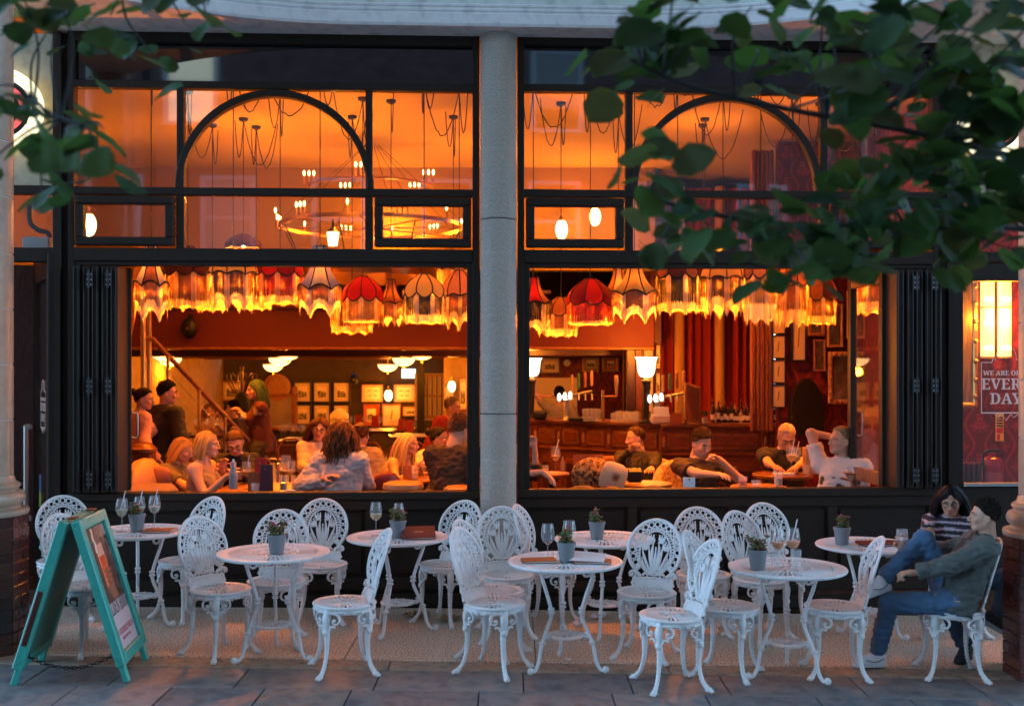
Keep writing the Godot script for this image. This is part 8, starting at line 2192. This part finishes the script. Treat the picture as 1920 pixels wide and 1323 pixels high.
	part("bag", bx(Vector3(0, 0.13, 0), Vector3(0.15, 0.26, 0.08), 0.004), mats["kraft"], kb)
	var kh := MB.new(); kh.tube(curve([Vector3(-0.04, 0.26, 0.03), Vector3(-0.03, 0.33, 0.03), Vector3(0, 0.35, 0.03), Vector3(0.03, 0.33, 0.03), Vector3(0.04, 0.26, 0.03)], 4), 0.004, 5); part("handle", kh, mats["kraft"], kb)
	tub_chair(1566, 909, 9.35, 0.62, 165, mats["black_metal"], "black rounded chair back of the man in white T-shirt", "chair", "chair")
	# lobby behind the right door
	var rd := thing("radiator", "dark ribbed column radiator behind the right door", "radiator", at(Vector3(PX(1822, 10.3), FLOOR, -10.36)))
	for i in 6: part("column", bx(Vector3(-0.12 + i * 0.052, 0.52, 0), Vector3(0.036, 0.8, 0.12), 0.016), mats["wood_dark"], rd)
	var ex := thing("fire_extinguisher", "red fire extinguisher with black hose behind right door", "fire extinguisher", at(Vector3(PX(1862, 9.6), 0.72, -9.6)))
	part("cylinder", lt([Vector2(0.001, 0.0), Vector2(0.085, 0.0), Vector2(0.09, 0.02), Vector2(0.09, 0.36), Vector2(0.07, 0.42), Vector2(0.03, 0.44), Vector2(0.03, 0.47), Vector2(0.001, 0.47)], 24), mat("red_paint", C(0.45, 0.012, 0.012), 0.3), ex)
	part("label", lt([Vector2(0.0905, 0.14), Vector2(0.0905, 0.3)], 24), mat("red_label", C(0.52, 0.10, 0.09), 0.5), ex)
	var vh := MB.new(); vh.box(Vector3(0.01, 0.49, 0), Vector3(0.1, 0.02, 0.025), 0.005); vh.tube(curve([Vector3(-0.03, 0.48, 0), Vector3(-0.09, 0.46, 0.02), Vector3(-0.10, 0.3, 0.04), Vector3(-0.095, 0.15, 0.04)], 5), 0.012, 7); part("valve_and_hose", vh, mats["black_metal"], ex)
	part("stand", bx(Vector3(0, -0.3, 0), Vector3(0.3, 0.59, 0.25), 0.01), mats["wood_dark"], ex)
	var nt := thing("safety_notice", "tall yellow and red fire notice on damask behind right door", "notice", at(P(1875, 800, 10.44)))
	part("sheet", bx(Vector3.ZERO, Vector3(0.08, 0.28, 0.004)), mat("notice_yellow", C(0.6, 0.42, 0.10), 0.6), nt); part("red_panel", bx(Vector3(0, -0.035, 0.003), Vector3(0.065, 0.05, 0.003)), mats["red_paint"], nt)
	for k in 4: part("print_line", bx(Vector3(0, 0.09 - k * 0.026, 0.003), Vector3(0.06, 0.012, 0.003)), mats["black_metal"], nt)
	part("red_panel", bx(Vector3(-0.012, -0.10, 0.003), Vector3(0.03, 0.06, 0.003)), mats["red_paint"], nt)
	frame_pic(1812, 640, 10.35, 44, 250, "brass", 9, "tall ornate gilt framed mirror behind the right door", "mirror", "", 0.22)
# ================================================================ boughs of the street tree, near the camera
func leaf_mesh(sd: int) -> ArrayMesh:
	var r := RandomNumberGenerator.new(); r.seed = sd
	var m := MB.new(); var rows := []; var bend := r.randf_range(-0.25, 0.35); var fold := r.randf_range(0.08, 0.3); var wv := r.randf() * 6.0
	for j in 8:
		var t := j / 7.0; var w := (0.44 * pow(sin(PI * pow(t, 0.80)), 0.62) if j > 0 and j < 7 else (0.012 if j == 0 else 0.02)) * (1.0 + (0.05 if j % 2 else -0.03))
		var row := PackedVector3Array()
		for i in 5:
			var u := i / 2.0 - 1.0
			row.append(Vector3(u * w, absf(u) * w * fold + bend * t * t * 0.5 + 0.02 * sin(wv + t * 7.0 + u * 3.0), t))
		rows.append(row)
	m.skin(rows, false, -1.0)
	m.tube([Vector3(0, 0.0, -0.22), Vector3(0, -0.01, -0.1), Vector3(0, 0.0, 0.02)], 0.012, 4, false)
	return m.mesh()
func bough(called_label: String, limb: Array, clusters: Array, sd: int, trunk := true):
	var r := RandomNumberGenerator.new(); r.seed = sd
	var t := thing("tree_bough", called_label, "tree branch")
	var lm := []; var bark := mat("bark", C(0.030, 0.026, 0.022), 0.9)
	for k in 4:
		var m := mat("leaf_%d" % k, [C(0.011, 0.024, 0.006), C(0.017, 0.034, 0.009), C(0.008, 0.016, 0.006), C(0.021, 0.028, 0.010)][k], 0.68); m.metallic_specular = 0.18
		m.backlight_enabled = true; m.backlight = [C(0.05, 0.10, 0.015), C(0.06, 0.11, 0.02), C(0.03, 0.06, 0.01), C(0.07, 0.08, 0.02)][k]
		lm.append(m)
	var meshes := []
	for k in 6: meshes.append(leaf_mesh(sd * 10 + k))
	var main := []
	for q in limb: main.append(P(q[0], q[1], q[2]))
	main = curve(main, 6); var b := MB.new(); b.tube(main, taper(main.size(), 0.013, 0.004), 8); part("limb", b, bark, t)
	if trunk:
		var tk := MB.new(); var f := Vector3(main[0].x, 0, main[0].z); var pts := []; var rad := []
		for i in 13:
			pts.append(f + Vector3(0.03 * sin(i * 0.9), i * 0.5 - 0.05, 0.03 * cos(i * 1.3))); rad.append(0.15 - 0.008 * i + (0.09 if i == 0 else 0.0))
		tk.tube(pts, rad, 14); part("trunk", tk, bark, t)
	for cl in clusters:
		var c := P(cl[0], cl[1], cl[5]); var near: Vector3 = main[0]
		for p in main:
			if p.distance_to(c) < near.distance_to(c): near = p
		var tw := MB.new(); var ends := []
		var n: int = cl[4]; var sub := maxi(2, n / 7)
		for k in sub:
			var e = c + Vector3(r.randf_range(-1, 1) * cl[2], r.randf_range(-1, 1) * cl[3], 0) * cl[5] / F * 0.8 + Vector3(0, 0, r.randf_range(-0.3, 0.3))
			var pts := curve([near, near.lerp(e, 0.5) + Vector3(r.randf_range(-0.03, 0.03), r.randf_range(-0.01, 0.05), 0), e], 6)
			tw.tube(pts, taper(pts.size(), 0.0045, 0.0018), 5); ends.append(pts)
		part("twig", tw, bark, t)
		for k in n:
			var p = c + Vector3(r.randfn(0, 0.55) * cl[2], r.randfn(0, 0.55) * cl[3], 0) * cl[5] / F + Vector3(0, 0, r.randf_range(-0.35, 0.35))
			var nn := Vector3(r.randf_range(-0.7, 0.7), r.randf_range(0.15, 1.0), r.randf_range(-0.2, 1.0)).normalized()
			var dir := Vector3(r.randf_range(-1, 1), r.randf_range(-0.9, 0.25), r.randf_range(-0.6, 0.6)).normalized(); dir = (dir - nn * dir.dot(nn)).normalized()
			var s := r.randf_range(0.052, 0.112) * float(cl[6] if cl.size() > 6 else 1.0)
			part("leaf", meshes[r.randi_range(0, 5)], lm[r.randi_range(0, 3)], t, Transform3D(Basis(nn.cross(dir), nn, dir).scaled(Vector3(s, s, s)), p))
func build_branches():
	bough("dark leafy bough hanging in front of the right window's top", [[3600, 700, 3.0], [2900, 480, 3.0], [2300, 380, 3.0], [1930, 300, 2.9], [1700, 245, 2.8], [1480, 205, 2.7], [1290, 160, 2.6], [1180, 110, 2.55]],
		[[1200, 95, 85, 45, 22, 2.6, 1.15], [1290, 50, 75, 50, 18, 2.5, 1.1], [1430, 50, 60, 50, 12, 2.6], [1560, 60, 110, 60, 38, 2.7], [1740, 70, 130, 80, 60, 2.6], [1890, 130, 70, 110, 40, 2.6], [1610, 175, 60, 45, 16, 2.4, 1.25], [1790, 240, 110, 80, 52, 2.8], [1880, 340, 60, 80, 30, 2.7]], 3)
	bough("lower leafy bough crossing the right window's small casement", [[3600, 800, 3.0], [2900, 560, 3.1], [2300, 470, 3.1], [1940, 430, 3.0], [1700, 425, 2.9], [1450, 420, 2.8], [1250, 380, 2.7], [1170, 350, 2.65]],
		[[1220, 335, 50, 40, 13, 2.7, 1.1], [1290, 425, 75, 40, 20, 2.7], [1440, 440, 90, 40, 30, 2.7], [1590, 425, 85, 50, 40, 2.8], [1740, 400, 100, 75, 64, 2.8], [1870, 430, 60, 70, 38, 2.8], [1520, 515, 60, 28, 16, 2.6], [1640, 330, 60, 40, 22, 2.8]], 5, false)
	bough("leafy bough hanging in the upper left corner before lit sign", [[-1900, 500, 3.0], [-1100, 150, 2.9], [-420, 60, 2.9], [-60, 190, 2.8], [60, 210, 2.7], [150, 235, 2.6]],
		[[40, 30, 70, 35, 17, 2.6], [130, 25, 60, 30, 13, 2.6], [30, 215, 50, 35, 12, 2.6], [115, 240, 35, 45, 12, 2.5], [170, 300, 25, 35, 5, 2.4], [20, 340, 35, 40, 12, 2.6]], 8)
	bough("thin leafy twig at top left above the dark pane", [[-1900, 300, 3.0], [-1100, -100, 2.9], [-420, -160, 2.8], [100, -60, 2.7], [300, -40, 2.7], [430, -30, 2.7]],
		[[235, 70, 40, 35, 8, 2.7], [385, 20, 35, 25, 6, 2.6], [310, -5, 60, 20, 9, 2.7]], 11, false)
